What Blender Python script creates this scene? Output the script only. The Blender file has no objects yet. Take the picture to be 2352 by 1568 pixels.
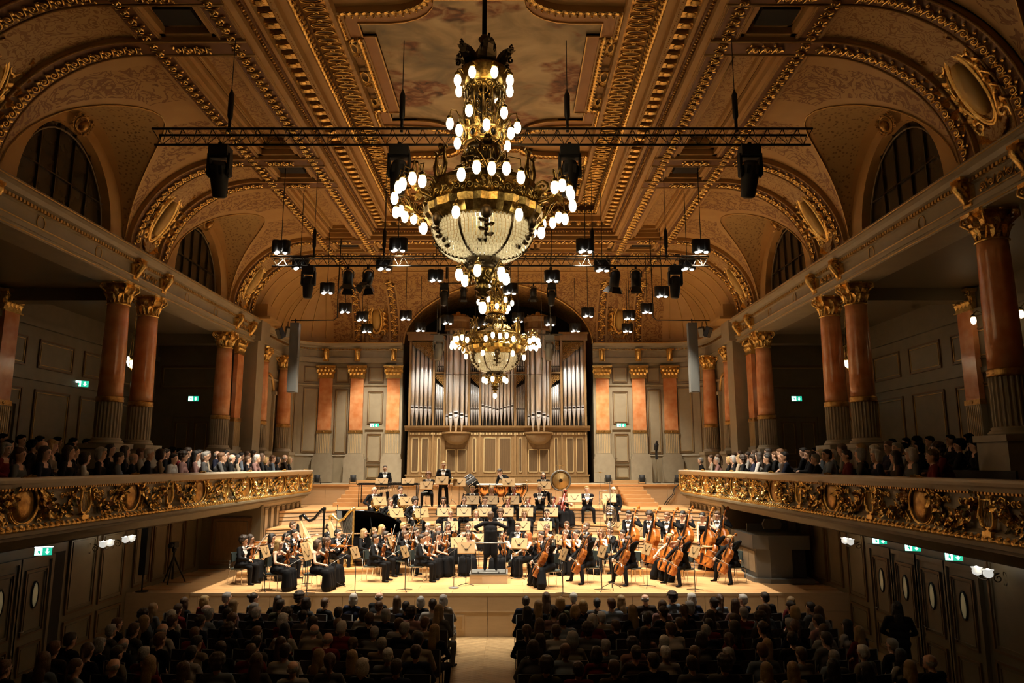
import bpy, math, random
import numpy as np
from mathutils import Vector, Matrix
random.seed(7)
sc = bpy.context.scene
COL = sc.collection
PI = math.pi
# ---------------------------------------------------------------- camera, world, exposure
FPX, TH = 1660.0, math.atan(282/1660.0)
CAM = (0.66, 0.0, 4.53)
cd = bpy.data.cameras.new('camera'); cam = bpy.data.objects.new('camera', cd); COL.objects.link(cam)
cd.sensor_fit = 'HORIZONTAL'; cd.sensor_width = 36.0; cd.lens = 36.0*FPX/2352.0; cd.clip_start = 0.1; cd.clip_end = 200
cam.location = CAM; cam.rotation_euler = (PI/2+TH, 0, 0); sc.camera = cam
w = bpy.data.worlds.new('world'); sc.world = w; w.use_nodes = True
w.node_tree.nodes['Background'].inputs[0].default_value = (0.30, 0.17, 0.07, 1)
w.node_tree.nodes['Background'].inputs[1].default_value = 0.002
sc.view_settings.view_transform = 'Standard'; sc.view_settings.look = 'None'
sc.view_settings.exposure = 0.0; sc.view_settings.gamma = 1.0; sc.view_settings.use_curve_mapping = False
WARM = (1.0, 0.60, 0.25); STAGE = (1.0, 0.88, 0.70)
cy = sc.cycles; cy.max_bounces = 5; cy.diffuse_bounces = 4; cy.glossy_bounces = 3; cy.transmission_bounces = 4; cy.transparent_max_bounces = 4; cy.sample_clamp_indirect = 4.0; cy.use_adaptive_sampling = True; cy.adaptive_threshold = .08; cy.adaptive_min_samples = 16; cy.caustics_reflective = False; cy.caustics_refractive = False
P_LAMP, P_CH, P_BOWL = 2750.0, 2.3, 13.0
# ---------------------------------------------------------------- helpers
_S, _C = math.sin(TH), math.cos(TH)
def ray(px, py):
    u = (px-1176)/FPX; v = (784-py)/FPX
    return u, _C-v*_S, _S+v*_C
def atX(px, py, X):
    d = ray(px, py); t = (X-CAM[0])/d[0]; return Vector((X, t*d[1], CAM[2]+t*d[2]))
def atY(px, py, Y):
    d = ray(px, py); t = Y/d[1]; return Vector((CAM[0]+t*d[0], Y, CAM[2]+t*d[2]))
def atZ(px, py, Z):
    d = ray(px, py); t = (Z-CAM[2])/d[2]; return Vector((CAM[0]+t*d[0], t*d[1], Z))
def V3(*a): return Vector(a)
class MB:
    def __init__(s): s.v = []; s.f = []; s.m = []; s.s = []
    def add(s, V, F, m=0, sm=False, M=None):
        o = len(s.v)
        if M is not None: V = [M @ Vector(p) for p in V]
        s.v.extend([tuple(p) for p in V]); s.f.extend([tuple(i+o for i in f) for f in F])
        s.m.extend([m]*len(F)); s.s.extend([sm]*len(F)); return s
    def mb(s, o, M=None, m=None):
        k = len(s.v)
        V = o.v if M is None else [tuple(M @ Vector(p)) for p in o.v]
        s.v.extend(V); s.f.extend([tuple(i+k for i in f) for f in o.f])
        s.m.extend(o.m if m is None else [m]*len(o.f)); s.s.extend(o.s); return s
    def box(s, c, d, m=0, rz=0, M=None, ch=0):
        x, y, z = d[0]/2, d[1]/2, d[2]/2
        V = [(a*x, b*y, e*z) for e in (-1, 1) for a, b in ((-1, -1), (1, -1), (1, 1), (-1, 1))]
        T = Matrix.Translation(c) @ Matrix.Rotation(rz, 4, 'Z') if M is None else M @ Matrix.Translation(c) @ Matrix.Rotation(rz, 4, 'Z')
        return s.add(V, [(3, 2, 1, 0), (4, 5, 6, 7), (0, 1, 5, 4), (1, 2, 6, 5), (2, 3, 7, 6), (3, 0, 4, 7)], m, False, T)
    def bx(s, x0, x1, y0, y1, z0, z1, m=0): return s.box(((x0+x1)/2, (y0+y1)/2, (z0+z1)/2), (abs(x1-x0), abs(y1-y0), abs(z1-z0)), m)
    def tube(s, pts, r, n=6, m=0, caps=True, closed=False, sm=True):
        P = [Vector(p) for p in pts]; k = len(P); V = []; up = None
        R = r if isinstance(r, (list, tuple)) else [r]*k
        for i in range(k):
            a = P[(i-1) % k] if (i or closed) else P[0]; b = P[(i+1) % k] if (i < k-1 or closed) else P[-1]
            t = (b-a); t = t.normalized() if t.length > 1e-9 else Vector((0, 0, 1))
            if up is None: up = Vector((0, 0, 1)) if abs(t.z) < .9 else Vector((1, 0, 0))
            e = t.cross(up)
            if e.length < 1e-6: e = t.orthogonal()
            e.normalize(); up = e.cross(t).normalized()
            for j in range(n):
                q = 2*PI*j/n; V.append(P[i]+(e*math.cos(q)+up*math.sin(q))*R[i])
        F = [(i*n+j, i*n+(j+1) % n, ((i+1) % k)*n+(j+1) % n, ((i+1) % k)*n+j) for i in range(k if closed else k-1) for j in range(n)]
        if caps and not closed: F += [tuple(range(n-1, -1, -1)), tuple((k-1)*n+j for j in range(n))]
        return s.add(V, F, m, sm)
    def cone(s, p0, p1, r0, r1=None, n=10, m=0, sm=True): return s.tube([p0, p1], [r0, r0 if r1 is None else r1], n, m, True, False, sm)
    def lathe(s, prof, n=16, m=0, c=(0, 0, 0), sm=True, a0=0.0, a1=2*PI, flute=0.0, M=None):
        full = abs(a1-a0-2*PI) < 1e-6; k = n if full else n+1; V = []
        for r, z in prof:
            for j in range(k):
                a = a0+(a1-a0)*j/n; q = r*(1-flute) if (flute and j % 2) else r
                V.append((c[0]+q*math.cos(a), c[1]+q*math.sin(a), c[2]+z))
        F = [(i*k+j, i*k+(j+1) % k, (i+1)*k+(j+1) % k, (i+1)*k+j) for i in range(len(prof)-1) for j in range(n)]
        if full: F += [tuple(range(k-1, -1, -1)), tuple((len(prof)-1)*k+j for j in range(k))]
        return s.add(V, F, m, sm, M)
    def sph(s, c, r, nu=10, nv=7, m=0, M=None):
        r = r if isinstance(r, (tuple, list)) else (r, r, r); V = [(c[0], c[1], c[2]-r[2])]
        for i in range(1, nv):
            t = -PI/2+PI*i/nv
            for j in range(nu):
                a = 2*PI*j/nu; V.append((c[0]+r[0]*math.cos(t)*math.cos(a), c[1]+r[1]*math.cos(t)*math.sin(a), c[2]+r[2]*math.sin(t)))
        V.append((c[0], c[1], c[2]+r[2])); L = len(V)-1
        F = [(0, 1+(j+1) % nu, 1+j) for j in range(nu)]+[(L, 1+(nv-2)*nu+j, 1+(nv-2)*nu+(j+1) % nu) for j in range(nu)]
        F += [(1+i*nu+j, 1+i*nu+(j+1) % nu, 1+(i+1)*nu+(j+1) % nu, 1+(i+1)*nu+j) for i in range(nv-2) for j in range(nu)]
        return s.add(V, F, m, True, M)
    def ext(s, poly, a, b, ax='y', m=0, caps=True, sm=False, M=None):
        # polygon extruded along an axis: 'y' poly=(x,z); 'x' poly=(y,z); 'z' poly=(x,y)
        f = {'y': lambda p, t: (p[0], t, p[1]), 'x': lambda p, t: (t, p[0], p[1]), 'z': lambda p, t: (p[0], p[1], t)}[ax]
        n = len(poly); V = [f(p, a) for p in poly]+[f(p, b) for p in poly]
        F = [(i, (i+1) % n, n+(i+1) % n, n+i) for i in range(n)]
        if caps: F += [tuple(range(n-1, -1, -1)), tuple(range(n, 2*n))]
        return s.add(V, F, m, sm, M)
    def grid(s, P, m=0, sm=True, flip=False):
        k = len(P[0]); V = [q for r in P for q in r]
        F = [(i*k+j, i*k+j+1, (i+1)*k+j+1, (i+1)*k+j) for i in range(len(P)-1) for j in range(k-1)]
        if flip: F = [f[::-1] for f in F]
        return s.add(V, F, m, sm)
    def mesh(s, name, mats):
        me = bpy.data.meshes.new(name); me.from_pydata(s.v, [], s.f)
        for q in (mats if isinstance(mats, (list, tuple)) else [mats]): me.materials.append(MAT[q] if isinstance(q, str) else q)
        me.polygons.foreach_set('material_index', s.m); me.polygons.foreach_set('use_smooth', s.s); me.update(); return me
    def build(s, name, mats, parent=None, loc=(0, 0, 0), rot=(0, 0, 0)): return mobj(name, s.mesh(name, mats), parent, loc, rot)
def mobj(name, me, parent=None, loc=(0, 0, 0), rot=(0, 0, 0), M=None):
    o = bpy.data.objects.new(name, me); COL.objects.link(o)
    if parent is not None: o.parent = parent
    if M is not None: o.matrix_basis = M
    else: o.location = loc; o.rotation_euler = rot
    return o
def tag(o, label=None, cat=None, group=None, kind=None):
    if label: o['label'] = label
    if cat: o['category'] = cat
    if group: o['group'] = group
    if kind: o['kind'] = kind
    return o
def thing(name, label, cat, loc=(0, 0, 0), rz=0, group=None, M=None):
    o = bpy.data.objects.new(name, None); COL.objects.link(o); o.empty_display_size = .1
    if M is not None: o.matrix_basis = M
    else: o.location = loc; o.rotation_euler = (0, 0, rz)
    return tag(o, label, cat, group)
def struct(name, label=None):
    o = bpy.data.objects.new(name, None); COL.objects.link(o); o['kind'] = 'structure'
    if label: o['label'] = label
    return o
KIDS = {}
def copy_tree(o, parent=None, M=None, label=None, loc=None, rz=None, group=None):
    c = o.copy(); COL.objects.link(c); c.parent = parent
    if M is not None: c.matrix_basis = M
    if loc is not None: c.location = loc
    if rz is not None: c.rotation_euler = (0, 0, rz)
    if label: c['label'] = label
    if group: c['group'] = group
    for ch in kids(o): copy_tree(ch, c)
    return c
def kids(o):
    if o.name not in KIDS: KIDS[o.name] = list(o.children)
    return KIDS[o.name]
def point(name, loc, power, col, r=.08, parent=None):
    l = bpy.data.lights.new(name, 'POINT'); l.energy = power; l.color = col; l.shadow_soft_size = r
    o = bpy.data.objects.new(name, l); COL.objects.link(o); o.location = loc
    if parent is not None: o.parent = parent
    return o
def spot(name, loc, aim, power, col, ang, blend=.5, r=.1, parent=None):
    l = bpy.data.lights.new(name, 'SPOT'); l.energy = power; l.color = col; l.shadow_soft_size = r; l.spot_size = math.radians(ang); l.spot_blend = blend
    o = bpy.data.objects.new(name, l); COL.objects.link(o); o.location = loc
    o.rotation_euler = (Vector(aim)-Vector(loc)).to_track_quat('-Z', 'Y').to_euler()
    if parent is not None: o.parent = parent
    return o
def lerp(a, b, t): return a+(b-a)*t
ORD = ['first', 'second', 'third', 'fourth', 'fifth', 'sixth', 'seventh', 'eighth', 'ninth', 'tenth', 'eleventh', 'twelfth', 'thirteenth', 'fourteenth', 'fifteenth', 'sixteenth', 'seventeenth', 'eighteenth', 'nineteenth', 'twentieth', 'twenty-first', 'twenty-second', 'twenty-third', 'twenty-fourth', 'twenty-fifth', 'twenty-sixth', 'twenty-seventh', 'twenty-eighth', 'twenty-ninth', 'thirtieth']+['%dth' % i for i in range(31, 99)]
# ---------------------------------------------------------------- materials
MAT = {}
def mat(name, c, rough=.6, metal=0.0, c2=None, scale=4.0, kind='noise', bump=0.0, bscale=30.0, objcol=False, emit=0.0, stretch=None, trans=0.0, detail=4.0, ramp=(.35, .65), rnd=0.0, coords='Object', band=None, spec=None):
    m = bpy.data.materials.new(name); m.use_nodes = True; nt = m.node_tree; b = nt.nodes['Principled BSDF']; N = nt.nodes.new; L = nt.links.new
    b.inputs['Base Color'].default_value = (*c, 1); b.inputs['Roughness'].default_value = rough; b.inputs['Metallic'].default_value = metal
    if spec is not None: b.inputs['Specular IOR Level'].default_value = spec
    tc = N('ShaderNodeTexCoord'); mp = N('ShaderNodeMapping'); L(tc.outputs[coords], mp.inputs[0])
    if stretch: mp.inputs['Scale'].default_value = stretch
    out = None
    if c2 is not None:
        if kind == 'noise':
            t = N('ShaderNodeTexNoise'); t.inputs['Scale'].default_value = scale; t.inputs['Detail'].default_value = detail; o = t.outputs[0]
            if 'swirl' in name or 'motif' in name: t.inputs['Distortion'].default_value = 2.5
        elif kind == 'voronoi':
            t = N('ShaderNodeTexVoronoi'); t.inputs['Scale'].default_value = scale; o = t.outputs[0]
        else:
            t = N('ShaderNodeTexWave'); t.inputs['Scale'].default_value = scale; t.inputs['Distortion'].default_value = detail; t.inputs['Detail'].default_value = 3; o = t.outputs[1]
        L(mp.outputs[0], t.inputs[0]); r = N('ShaderNodeValToRGB'); L(o, r.inputs[0])
        r.color_ramp.elements[0].position = ramp[0]; r.color_ramp.elements[1].position = ramp[1]
        r.color_ramp.elements[0].color = (*c, 1); r.color_ramp.elements[1].color = (*c2, 1); out = r.outputs[0]
        if band:
            e = r.color_ramp.elements; e[0].position = band[0]-.02; e[1].position = band[0]; a_ = e.new(band[1]); a_.color = (*c2, 1); a_ = e.new(band[1]+.02); a_.color = (*c, 1)
    if objcol:
        oi = N('ShaderNodeObjectInfo'); out = oi.outputs['Color']
    if rnd:
        oi = N('ShaderNodeObjectInfo'); mr = N('ShaderNodeMapRange'); L(oi.outputs['Random'], mr.inputs[0]); mr.inputs[3].default_value = 1-rnd; mr.inputs[4].default_value = 1+rnd
        mx = N('ShaderNodeMix'); mx.data_type = 'RGBA'; mx.blend_type = 'MULTIPLY'; mx.inputs[0].default_value = 1
        if out is not None: L(out, mx.inputs[6])
        else: mx.inputs[6].default_value = (*c, 1)
        L(mr.outputs[0], mx.inputs[7]); out = mx.outputs[2]
    if out is not None: L(out, b.inputs['Base Color'])
    if bump:
        t = N('ShaderNodeTexNoise'); t.inputs['Scale'].default_value = bscale; L(mp.outputs[0], t.inputs[0]); bp = N('ShaderNodeBump'); bp.inputs['Strength'].default_value = bump; bp.inputs['Distance'].default_value = .02
        L(t.outputs[0], bp.inputs['Height']); L(bp.outputs[0], b.inputs['Normal'])
    if emit:
        b.inputs['Emission Color'].default_value = (*c, 1); b.inputs['Emission Strength'].default_value = emit
        m.cycles.emission_sampling = 'NONE'
    if trans: b.inputs['Transmission Weight'].default_value = trans
    MAT[name] = m; return m
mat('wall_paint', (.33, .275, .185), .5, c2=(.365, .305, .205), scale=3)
mat('wall_olive', (.165, .135, .082), .5, c2=(.19, .155, .095), scale=3)  # olive wall paint darkened to put gallery and lower-wall shade into the colour
mat('ceil_border', (.42, .20, .06), .5, c2=(.46, .23, .075), scale=3)
mat('frame_brown', (.15, .085, .035), .45)
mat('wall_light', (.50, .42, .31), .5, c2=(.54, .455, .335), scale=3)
mat('trim_paint', (.19, .145, .085), .5)
mat('gilt_line', (.62, .40, .14), .4, .6)
mat('gold', (1.0, .70, .25), .25, .85, c2=(.74, .44, .11), scale=14, bump=.3, bscale=60)
mat('gold_dark', (.62, .37, .11), .34, .8, c2=(.36, .19, .05), scale=10, bump=.3, bscale=50)
mat('brass', (.46, .32, .10), .28, .95, c2=(.20, .13, .035), scale=20, bump=.2, bscale=80)
mat('bronze_dark', (.09, .065, .035), .4, .8)
mat('marble', (.66, .24, .085), .22, c2=(.82, .42, .20), scale=2.2, detail=8, kind='noise')
mat('stone', (.34, .285, .20), .55, c2=(.38, .32, .225), scale=5)
mat('ceil_paint', (.48, .285, .10), .55, c2=(.53, .325, .12), scale=2)
mat('ceil_shade_umber', (.09, .045, .018), .6)  # paints the shade between modillions onto the soffit; also the dark guilloche inlay
mat('ceil_swirl', (.50, .32, .12), .6, c2=(.30, .15, .045), scale=3.6, detail=1.0, band=(.47, .53))
mat('ceil_motif', (.48, .295, .105), .6, c2=(.25, .115, .036), scale=2.5, detail=3.0, band=(.455, .525))
mat('ceil_dots', (.25, .14, .048), .6, c2=(.47, .31, .12), scale=11, kind='voronoi', ramp=(.24, .38))
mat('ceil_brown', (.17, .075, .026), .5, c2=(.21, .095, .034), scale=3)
mat('ceil_ochre', (.60, .40, .12), .5)
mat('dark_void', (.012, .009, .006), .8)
mat('glass_night', (.03, .024, .016), .25, c2=(.05, .038, .022), scale=2)
mat('oak_stage', (.54, .30, .125), .38, c2=(.61, .36, .16), scale=3, stretch=(1, 9, 9), rnd=.07)
mat('oak_face', (.50, .36, .215), .45, c2=(.54, .39, .23), scale=2, stretch=(1, 6, 6), rnd=.04)
mat('parquet', (.30, .20, .10), .35, c2=(.40, .28, .14), scale=6, stretch=(2, 8, 1), rnd=.16)
mat('organ_oak', (.215, .128, .053), .42, c2=(.26, .158, .068), scale=3, stretch=(8, 8, 1))
mat('organ_rib', (.12, .072, .033), .5)
mat('organ_gilt', (.72, .54, .28), .45, .2)
mat('pipe_metal', (.90, .91, .95), .28, .4)
mat('fret_gold', (.50, .30, .10), .4, .6)
mat('black_metal', (.012, .012, .013), .45, .3)
mat('black_matte', (.010, .010, .011), .7)
mat('grey_metal', (.17, .175, .165), .5, .3)
mat('gong_bronze', (.48, .33, .14), .45, .8)
mat('truss_metal', (.045, .036, .024), .4, .6)
mat('chrome', (.75, .73, .7), .18, 1.0)
mat('silver', (.86, .86, .86), .14, 1.0)
mat('brass_inst', (.85, .60, .22), .16, 1.0)
mat('copper', (.80, .40, .16), .2, 1.0)
mat('chair_fab', (.045, .06, .055), .6)
mat('seat_dark', (.022, .016, .013), .6)
mat('desk_wood', (.44, .285, .13), .5, c2=(.47, .31, .145), scale=4)
mat('varnish', (.27, .070, .012), .2, c2=(.44, .145, .024), scale=7, rnd=.22)
mat('ebony', (.012, .009, .008), .3)
mat('spruce', (.78, .58, .28), .35, c2=(.83, .64, .33), scale=5, stretch=(10, 1, 1))
mat('bowhair', (.85, .80, .70), .6)
mat('bassoon_red', (.17, .02, .01), .2)
mat('piano_black', (.006, .006, .006), .07)
mat('skin', (.70, .43, .30), .5, rnd=.16)
mat('cloth', (.02, .02, .02), .8, objcol=True, spec=.15)
mat('hair', (.02, .02, .02), .5, objcol=True, bump=.5, bscale=90)
mat('black_cloth', (.006, .006, .007), .8, spec=.15)
mat('white_shirt', (.80, .78, .74), .7)
mat('lip', (.45, .15, .12), .5)
mat('paper', (.85, .82, .74), .7)
mat('console_grey', (.12, .115, .10), .5)
mat('drum_white', (.85, .83, .78), .5)
mat('bulb', (1.0, .84, .56), .3, emit=5.0)
mat('lamp_lens', (1.0, .93, .80), .3, emit=30.0)
mat('globe', (1.0, .84, .55), .3, emit=5.0)
mat('sconce_bulb', (1.0, .92, .78), .3, emit=14.0)
mat('frosted', (.85, .83, .75), .4, emit=.7)
mat('exit_green', (.02, .50, .30), .5, emit=1.2)
mat('exit_white', (.80, 1.0, .95), .5, emit=2.4)
mat('led_white', (.9, .95, 1.0), .5, emit=6.0)
mat('oval_glass', (.62, .52, .27), .2, emit=.10)
def crystal():
    m = bpy.data.materials.new('crystal'); m.use_nodes = True; nt = m.node_tree; b = nt.nodes['Principled BSDF']; out = nt.nodes['Material Output']
    b.inputs['Base Color'].default_value = (.95, .93, .85, 1); b.inputs['Roughness'].default_value = .12; b.inputs['Transmission Weight'].default_value = .35
    t = nt.nodes.new('ShaderNodeBsdfTranslucent'); t.inputs[0].default_value = (.95, .92, .80, 1); mx = nt.nodes.new('ShaderNodeMixShader'); mx.inputs[0].default_value = .6
    nt.links.new(b.outputs[0], mx.inputs[1]); nt.links.new(t.outputs[0], mx.inputs[2]); nt.links.new(mx.outputs[0], out.inputs[0]); MAT['crystal'] = m
crystal()
def painting():
    m = bpy.data.materials.new('painting'); m.use_nodes = True; nt = m.node_tree; b = nt.nodes['Principled BSDF']; N = nt.nodes.new; L = nt.links.new
    b.inputs['Roughness'].default_value = .6; tc = N('ShaderNodeTexCoord')
    def ns(sc_, det, dist, off):
        mp = N('ShaderNodeMapping'); mp.inputs['Location'].default_value = off; mp.inputs['Scale'].default_value = (1, 1.25, 1); L(tc.outputs['Object'], mp.inputs[0])
        t = N('ShaderNodeTexNoise'); t.inputs['Scale'].default_value = sc_; t.inputs['Detail'].default_value = det; t.inputs['Distortion'].default_value = dist; L(mp.outputs[0], t.inputs[0]); return t.outputs[0]
    def rp(o, els):
        r = N('ShaderNodeValToRGB'); L(o, r.inputs[0]); e = r.color_ramp.elements
        while len(e) < len(els): e.new(.5)
        for k, (p, c) in enumerate(els): e[k].position = p; e[k].color = (*c, 1)
        return r.outputs[0]
    def mixc(f, a, c):
        x = N('ShaderNodeMix'); x.data_type = 'RGBA'; L(f, x.inputs[0]); L(a, x.inputs[6]); L(c, x.inputs[7]); return x.outputs[2]
    sky = rp(ns(.9, 6, .8, (3, 1, 0)), [(.30, (.24, .21, .14)), (.46, (.44, .34, .19)), (.56, (.62, .48, .27)), (.70, (.74, .60, .36))])
    fig = rp(ns(2.6, 4, 1.2, (1, 7, 2)), [(.35, (.10, .05, .025)), (.50, (.34, .14, .06)), (.60, (.50, .32, .17)), (.72, (.58, .42, .26))])
    msk = rp(ns(.75, 3, .4, (5.2, 2.4, 1)), [(.52, (0, 0, 0)), (.60, (1, 1, 1))])
    L(mixc(msk, sky, fig), b.inputs['Base Color']); MAT['painting'] = m
painting()
# ---------------------------------------------------------------- ornament units
def MF(P, T, N, s=(1, 1, 1)):
    T = Vector(T).normalized(); N = Vector(N).normalized(); B = N.cross(T).normalized()
    M = Matrix.Identity(4)
    for i in range(3): M[i][0] = T[i]*s[0]; M[i][1] = B[i]*s[1]; M[i][2] = N[i]*s[2]; M[i][3] = P[i]
    return M
def WF(P, N):
    # wall frame: x along the wall, y out of the wall, z up
    N = Vector(N).normalized(); T = N.cross(Vector((0, 0, 1))); M = Matrix.Identity(4)
    for i in range(3): M[i][0] = T[i]; M[i][1] = N[i]; M[i][2] = (0, 0, 1)[i]; M[i][3] = P[i]
    return M
def spiral(c, r0, r1, a0, turns, n, flip=1):
    return [(c[0]+(r0+(r1-r0)*t)*math.cos(a0+flip*2*PI*turns*t), c[1]+(r0+(r1-r0)*t)*math.sin(a0+flip*2*PI*turns*t)) for t in [i/(n-1) for i in range(n)]]
def leaf(mb, h, w, out, m=0, M=None, n=5):
    P = []
    for i in range(n):
        t = i/(n-1); ww = w*(math.sin(PI*(.16+.80*t))**.7)*.5; y = out*(t**2.2); z = h*(t if t < .8 else .8+(t-.8)*.2)
        P.append([(-ww, y*1.1, z), (0, y-.12*w, z*1.02), (ww, y*1.1, z)])
    g = MB(); g.grid(P, m); g.s = [False]*len(g.f)
    return mb.mb(g, M)
def scroll_unit():
    u = MB(); p = spiral((.14, 0), .05, .30, .3, 1.35, 13); p += [(-.28, -.34), (-.5, -.1)]
    u.tube([(a, b, .10) for a, b in p], [.06]*11+[.07, .075, .05, .02], 4, 0, False)
    u.sph((.14, 0, .10), (.09, .09, .10), 6, 4)
    for sx, sy, r in ((-.18, .22, .5), (-.3, .05, 2.2), (.45, -.28, -.6)):
        leaf(u, .34, .22, .10, 0, Matrix.Translation((sx, sy, .03)) @ Matrix.Rotation(r, 4, 'Z') @ Matrix.Rotation(-1.2, 4, 'X'), 4)
    return u
SCROLL = scroll_unit()
def leafrow_unit():
    u = MB(); leaf(u, 1.0, .95, .55, 0, Matrix.Translation((0, -.5, .0)) @ Matrix.Rotation(-PI/2+.25, 4, 'X'), 4); u.sph((.5, .2, .12), .16, 5, 4); return u
LEAFU = leafrow_unit()
def strip(mb, unit, fn, n, s, m=None, alt=False):
    for i in range(n):
        P, T, N = fn((i+.5)/n); k = -1 if (alt and i % 2) else 1
        mb.mb(unit, MF(P, T, N, (s[0], s[1]*k, s[2])), m)
    return mb
def capital(r, h, square=False, flat=False):
    u = MB(); n = 8
    if not flat: u.lathe([(r*.98, 0), (r*1.05, .03*h), (r*.98, .07*h), (r*.9, .1*h), (r*.92, .5*h), (r*1.18, .88*h)], 16)
    for ring, (hh, ww, oo, a0) in enumerate(((.48*h, r*.85, r*.42, 0), (.78*h, r*.85, r*.5, PI/n))):
        for k in range(n):
            a = 2*PI*k/n+a0
            leaf(u, hh, ww, oo, 0, Matrix.Rotation(a, 4, 'Z') @ Matrix.Translation((0, r*.90, .08*h)))
    for k in range(4):
        a = PI/4+k*PI/2; p = spiral((r*1.38, .80*h), .02*h, .17*h, PI/2, 1.5, 10, -1)
        p = [(r*.95, .45*h)]+[(x, z) for x, z in p[::-1]]
        u.tube([(math.cos(a)*x, math.sin(a)*x, z) for x, z in p], r*.10, 5)
    q = []
    for k in range(4):
        for da, rr in ((-.13, 1.62), (.13, 1.62), (PI/4, 1.22)):
            a = PI/4+k*PI/2+da; q.append((math.cos(a)*r*rr, math.sin(a)*r*rr))
    u.ext(q, .88*h, h, 'z'); u.sph((0, -r*1.25, .93*h), r*.16, 6, 4); u.sph((0, r*1.25, .93*h), r*.16, 6, 4)
    for s_ in (-1, 1): u.sph((s_*r*1.25, 0, .93*h), r*.16, 6, 4)
    return u
CAPM = capital(.29, .62).mesh('capital', 'gold')
def cart_frame(w, h):
    # gilt cartouche around an oval, in a wall frame (x along, y out, z up)
    u = MB(); a, b = w*.30, h*.36
    u.tube([(a*1.12*math.cos(t), .05, b*1.12*math.sin(t)) for t in [2*PI*i/20 for i in range(20)]], .035*h, 5, 0, False, True)
    u.tube([(a*1.02*math.cos(t), .07, b*1.02*math.sin(t)) for t in [2*PI*i/20 for i in range(20)]], .016*h, 4, 0, False, True)
    for sx in (-1, 1):
        for z0, z1, k in ((.36, .44, 1), (-.36, -.44, -1)):
            p = spiral((sx*w*.36, z0*h), .01*h, .11*h, 0 if sx > 0 else PI, 1.4, 11, sx*k)
            p += [(sx*w*.47, z0*h*.3), (sx*w*.44, 0)]
            u.tube([(x, .06, z) for x, z in p], .026*h, 5)
        for k in range(5):
            z = h*(-.3+.15*k); leaf(u, .22*h, .17*h, .10*h, 0, Matrix.Translation((sx*w*.42, .03, z-.08*h)) @ Matrix.Rotation(sx*.7, 4, 'Y'), 4)
            u.sph((sx*w*(.44+.03*(k % 2)), .05, z), .04*h, 6, 4)
    for k in range(5):
        q = (k-2)*.42
        leaf(u, .26*h, .17*h, .12*h, 0, Matrix.Translation((.20*w*math.sin(q)*.6, .03, .38*h)) @ Matrix.Rotation(q, 4, 'Y'), 4)
        leaf(u, .22*h, .17*h, .12*h, 0, Matrix.Translation((.20*w*math.sin(q)*.6, .03, -.38*h)) @ Matrix.Rotation(PI-q, 4, 'Y'), 4)
    u.sph((0, .07, .50*h), .055*h, 8, 5); return u
def oval(w, h, d=.05):
    u = MB(); n = 20; P = [[(0, d*1.3, 0)]*n+[(0, d*1.3, 0)]]
    for k in (.5, 1.0): P.append([(w/2*k*math.cos(2*PI*i/n), d*(1.25-.5*k*k), h/2*k*math.sin(2*PI*i/n)) for i in range(n+1)])
    P.append([(w/2*math.cos(2*PI*i/n), 0, h/2*math.sin(2*PI*i/n)) for i in range(n+1)]); u.grid(P, 0, True, True); return u
PANELS = {}
def panel(parent, M, w, h, m='wall_paint', fm='gilt_line', name='panel', t=.04, d=.045):
    # framed field in a wall frame: moulding of four mitred bars around a slightly sunk board
    k = (round(w, 2), round(h, 2), m, fm, t, d)
    ob = 'trim_paint' if m == 'wall_light' else 'frame_brown'
    if k not in PANELS:
        u = MB()
        for x0, x1, z0, z1 in ((-w/2, w/2, h/2-t, h/2), (-w/2, w/2, -h/2, -h/2+t), (-w/2, -w/2+t, -h/2+t, h/2-t), (w/2-t, w/2, -h/2+t, h/2-t)):
            u.bx(x0, x1, 0, d, z0, z1, 1)
        i = t*2.2
        for x0, x1, z0, z1 in ((-w/2+i, w/2-i, h/2-i-t*.4, h/2-i), (-w/2+i, w/2-i, -h/2+i, -h/2+i+t*.4), (-w/2+i, -w/2+i+t*.4, -h/2+i, h/2-i), (w/2-i-t*.4, w/2-i, -h/2+i, h/2-i)):
            u.bx(x0, x1, 0, d*.8, z0, z1, 2)
        u.bx(-w/2+t, w/2-t, -.005, d*.3, -h/2+t, h/2-t, 0); PANELS[k] = u.mesh(name, [m, ob, fm])
    return mobj(name, PANELS[k], parent, M=M)
# ---------------------------------------------------------------- floor
WX = 9.75; YF = 20.37; ZST = 1.10; YN = 2.0
floor = struct('floor', 'parquet hall floor in chevron pattern')
MB().bx(-WX, WX, YN, YF, -.12, -.012).build('subfloor', 'parquet', floor)
pw = .14; sk = .40
for s in (-1, 1):
    u = MB(); V = [(0, 0), (s*.74, -sk), (s*.74, -sk+pw-.006), (0, pw-.006)]
    u.ext(V if s > 0 else V[::-1], -.012, 0.0, 'z'); me = u.mesh('plank', 'parquet')
    for i in range(44): mobj('plank', me, floor, (s*.003, 14.4+i*pw, random.uniform(0, .001)))
# ---------------------------------------------------------------- stage
stage = thing('stage', 'light oak concert stage with rising tiers before the organ', 'stage', (0, YF, 0))
def SB(x0, x1, y0, y1, z0, z1, name, m, parent=stage):
    u = MB(); u.bx(x0, x1, y0-YF, y1-YF, z0, z1); return u.build(name, m, parent)
SB(-WX, WX, YF+.02, 25.6, 0, ZST-.03, 'stage_base', 'oak_face')
bw, bd = 1.95, .64
me = MB().box((0, 0, 0), (bw-.006, bd-.006, .03)).mesh('floor_board', 'oak_stage')
for j in range(8):
    for i in range(11):
        x = -9.75+(i+.5*(j % 2))*bw
        if -9.6 < x < 9.6: mobj('floor_board', me, stage, (x if j % 2 == 0 else x, .32+j*bd, ZST-.015))
SB(-9.74, 9.74, YF-.05, YF+.03, ZST-.06, ZST+.012, 'edge_strip', 'oak_face')
fm = MB()
fm.bx(-.97, .97, 0, .04, 0, 1.04, 0)
fm.bx(-.97, .97, -.012, 0, .62, .65, 0)
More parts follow.
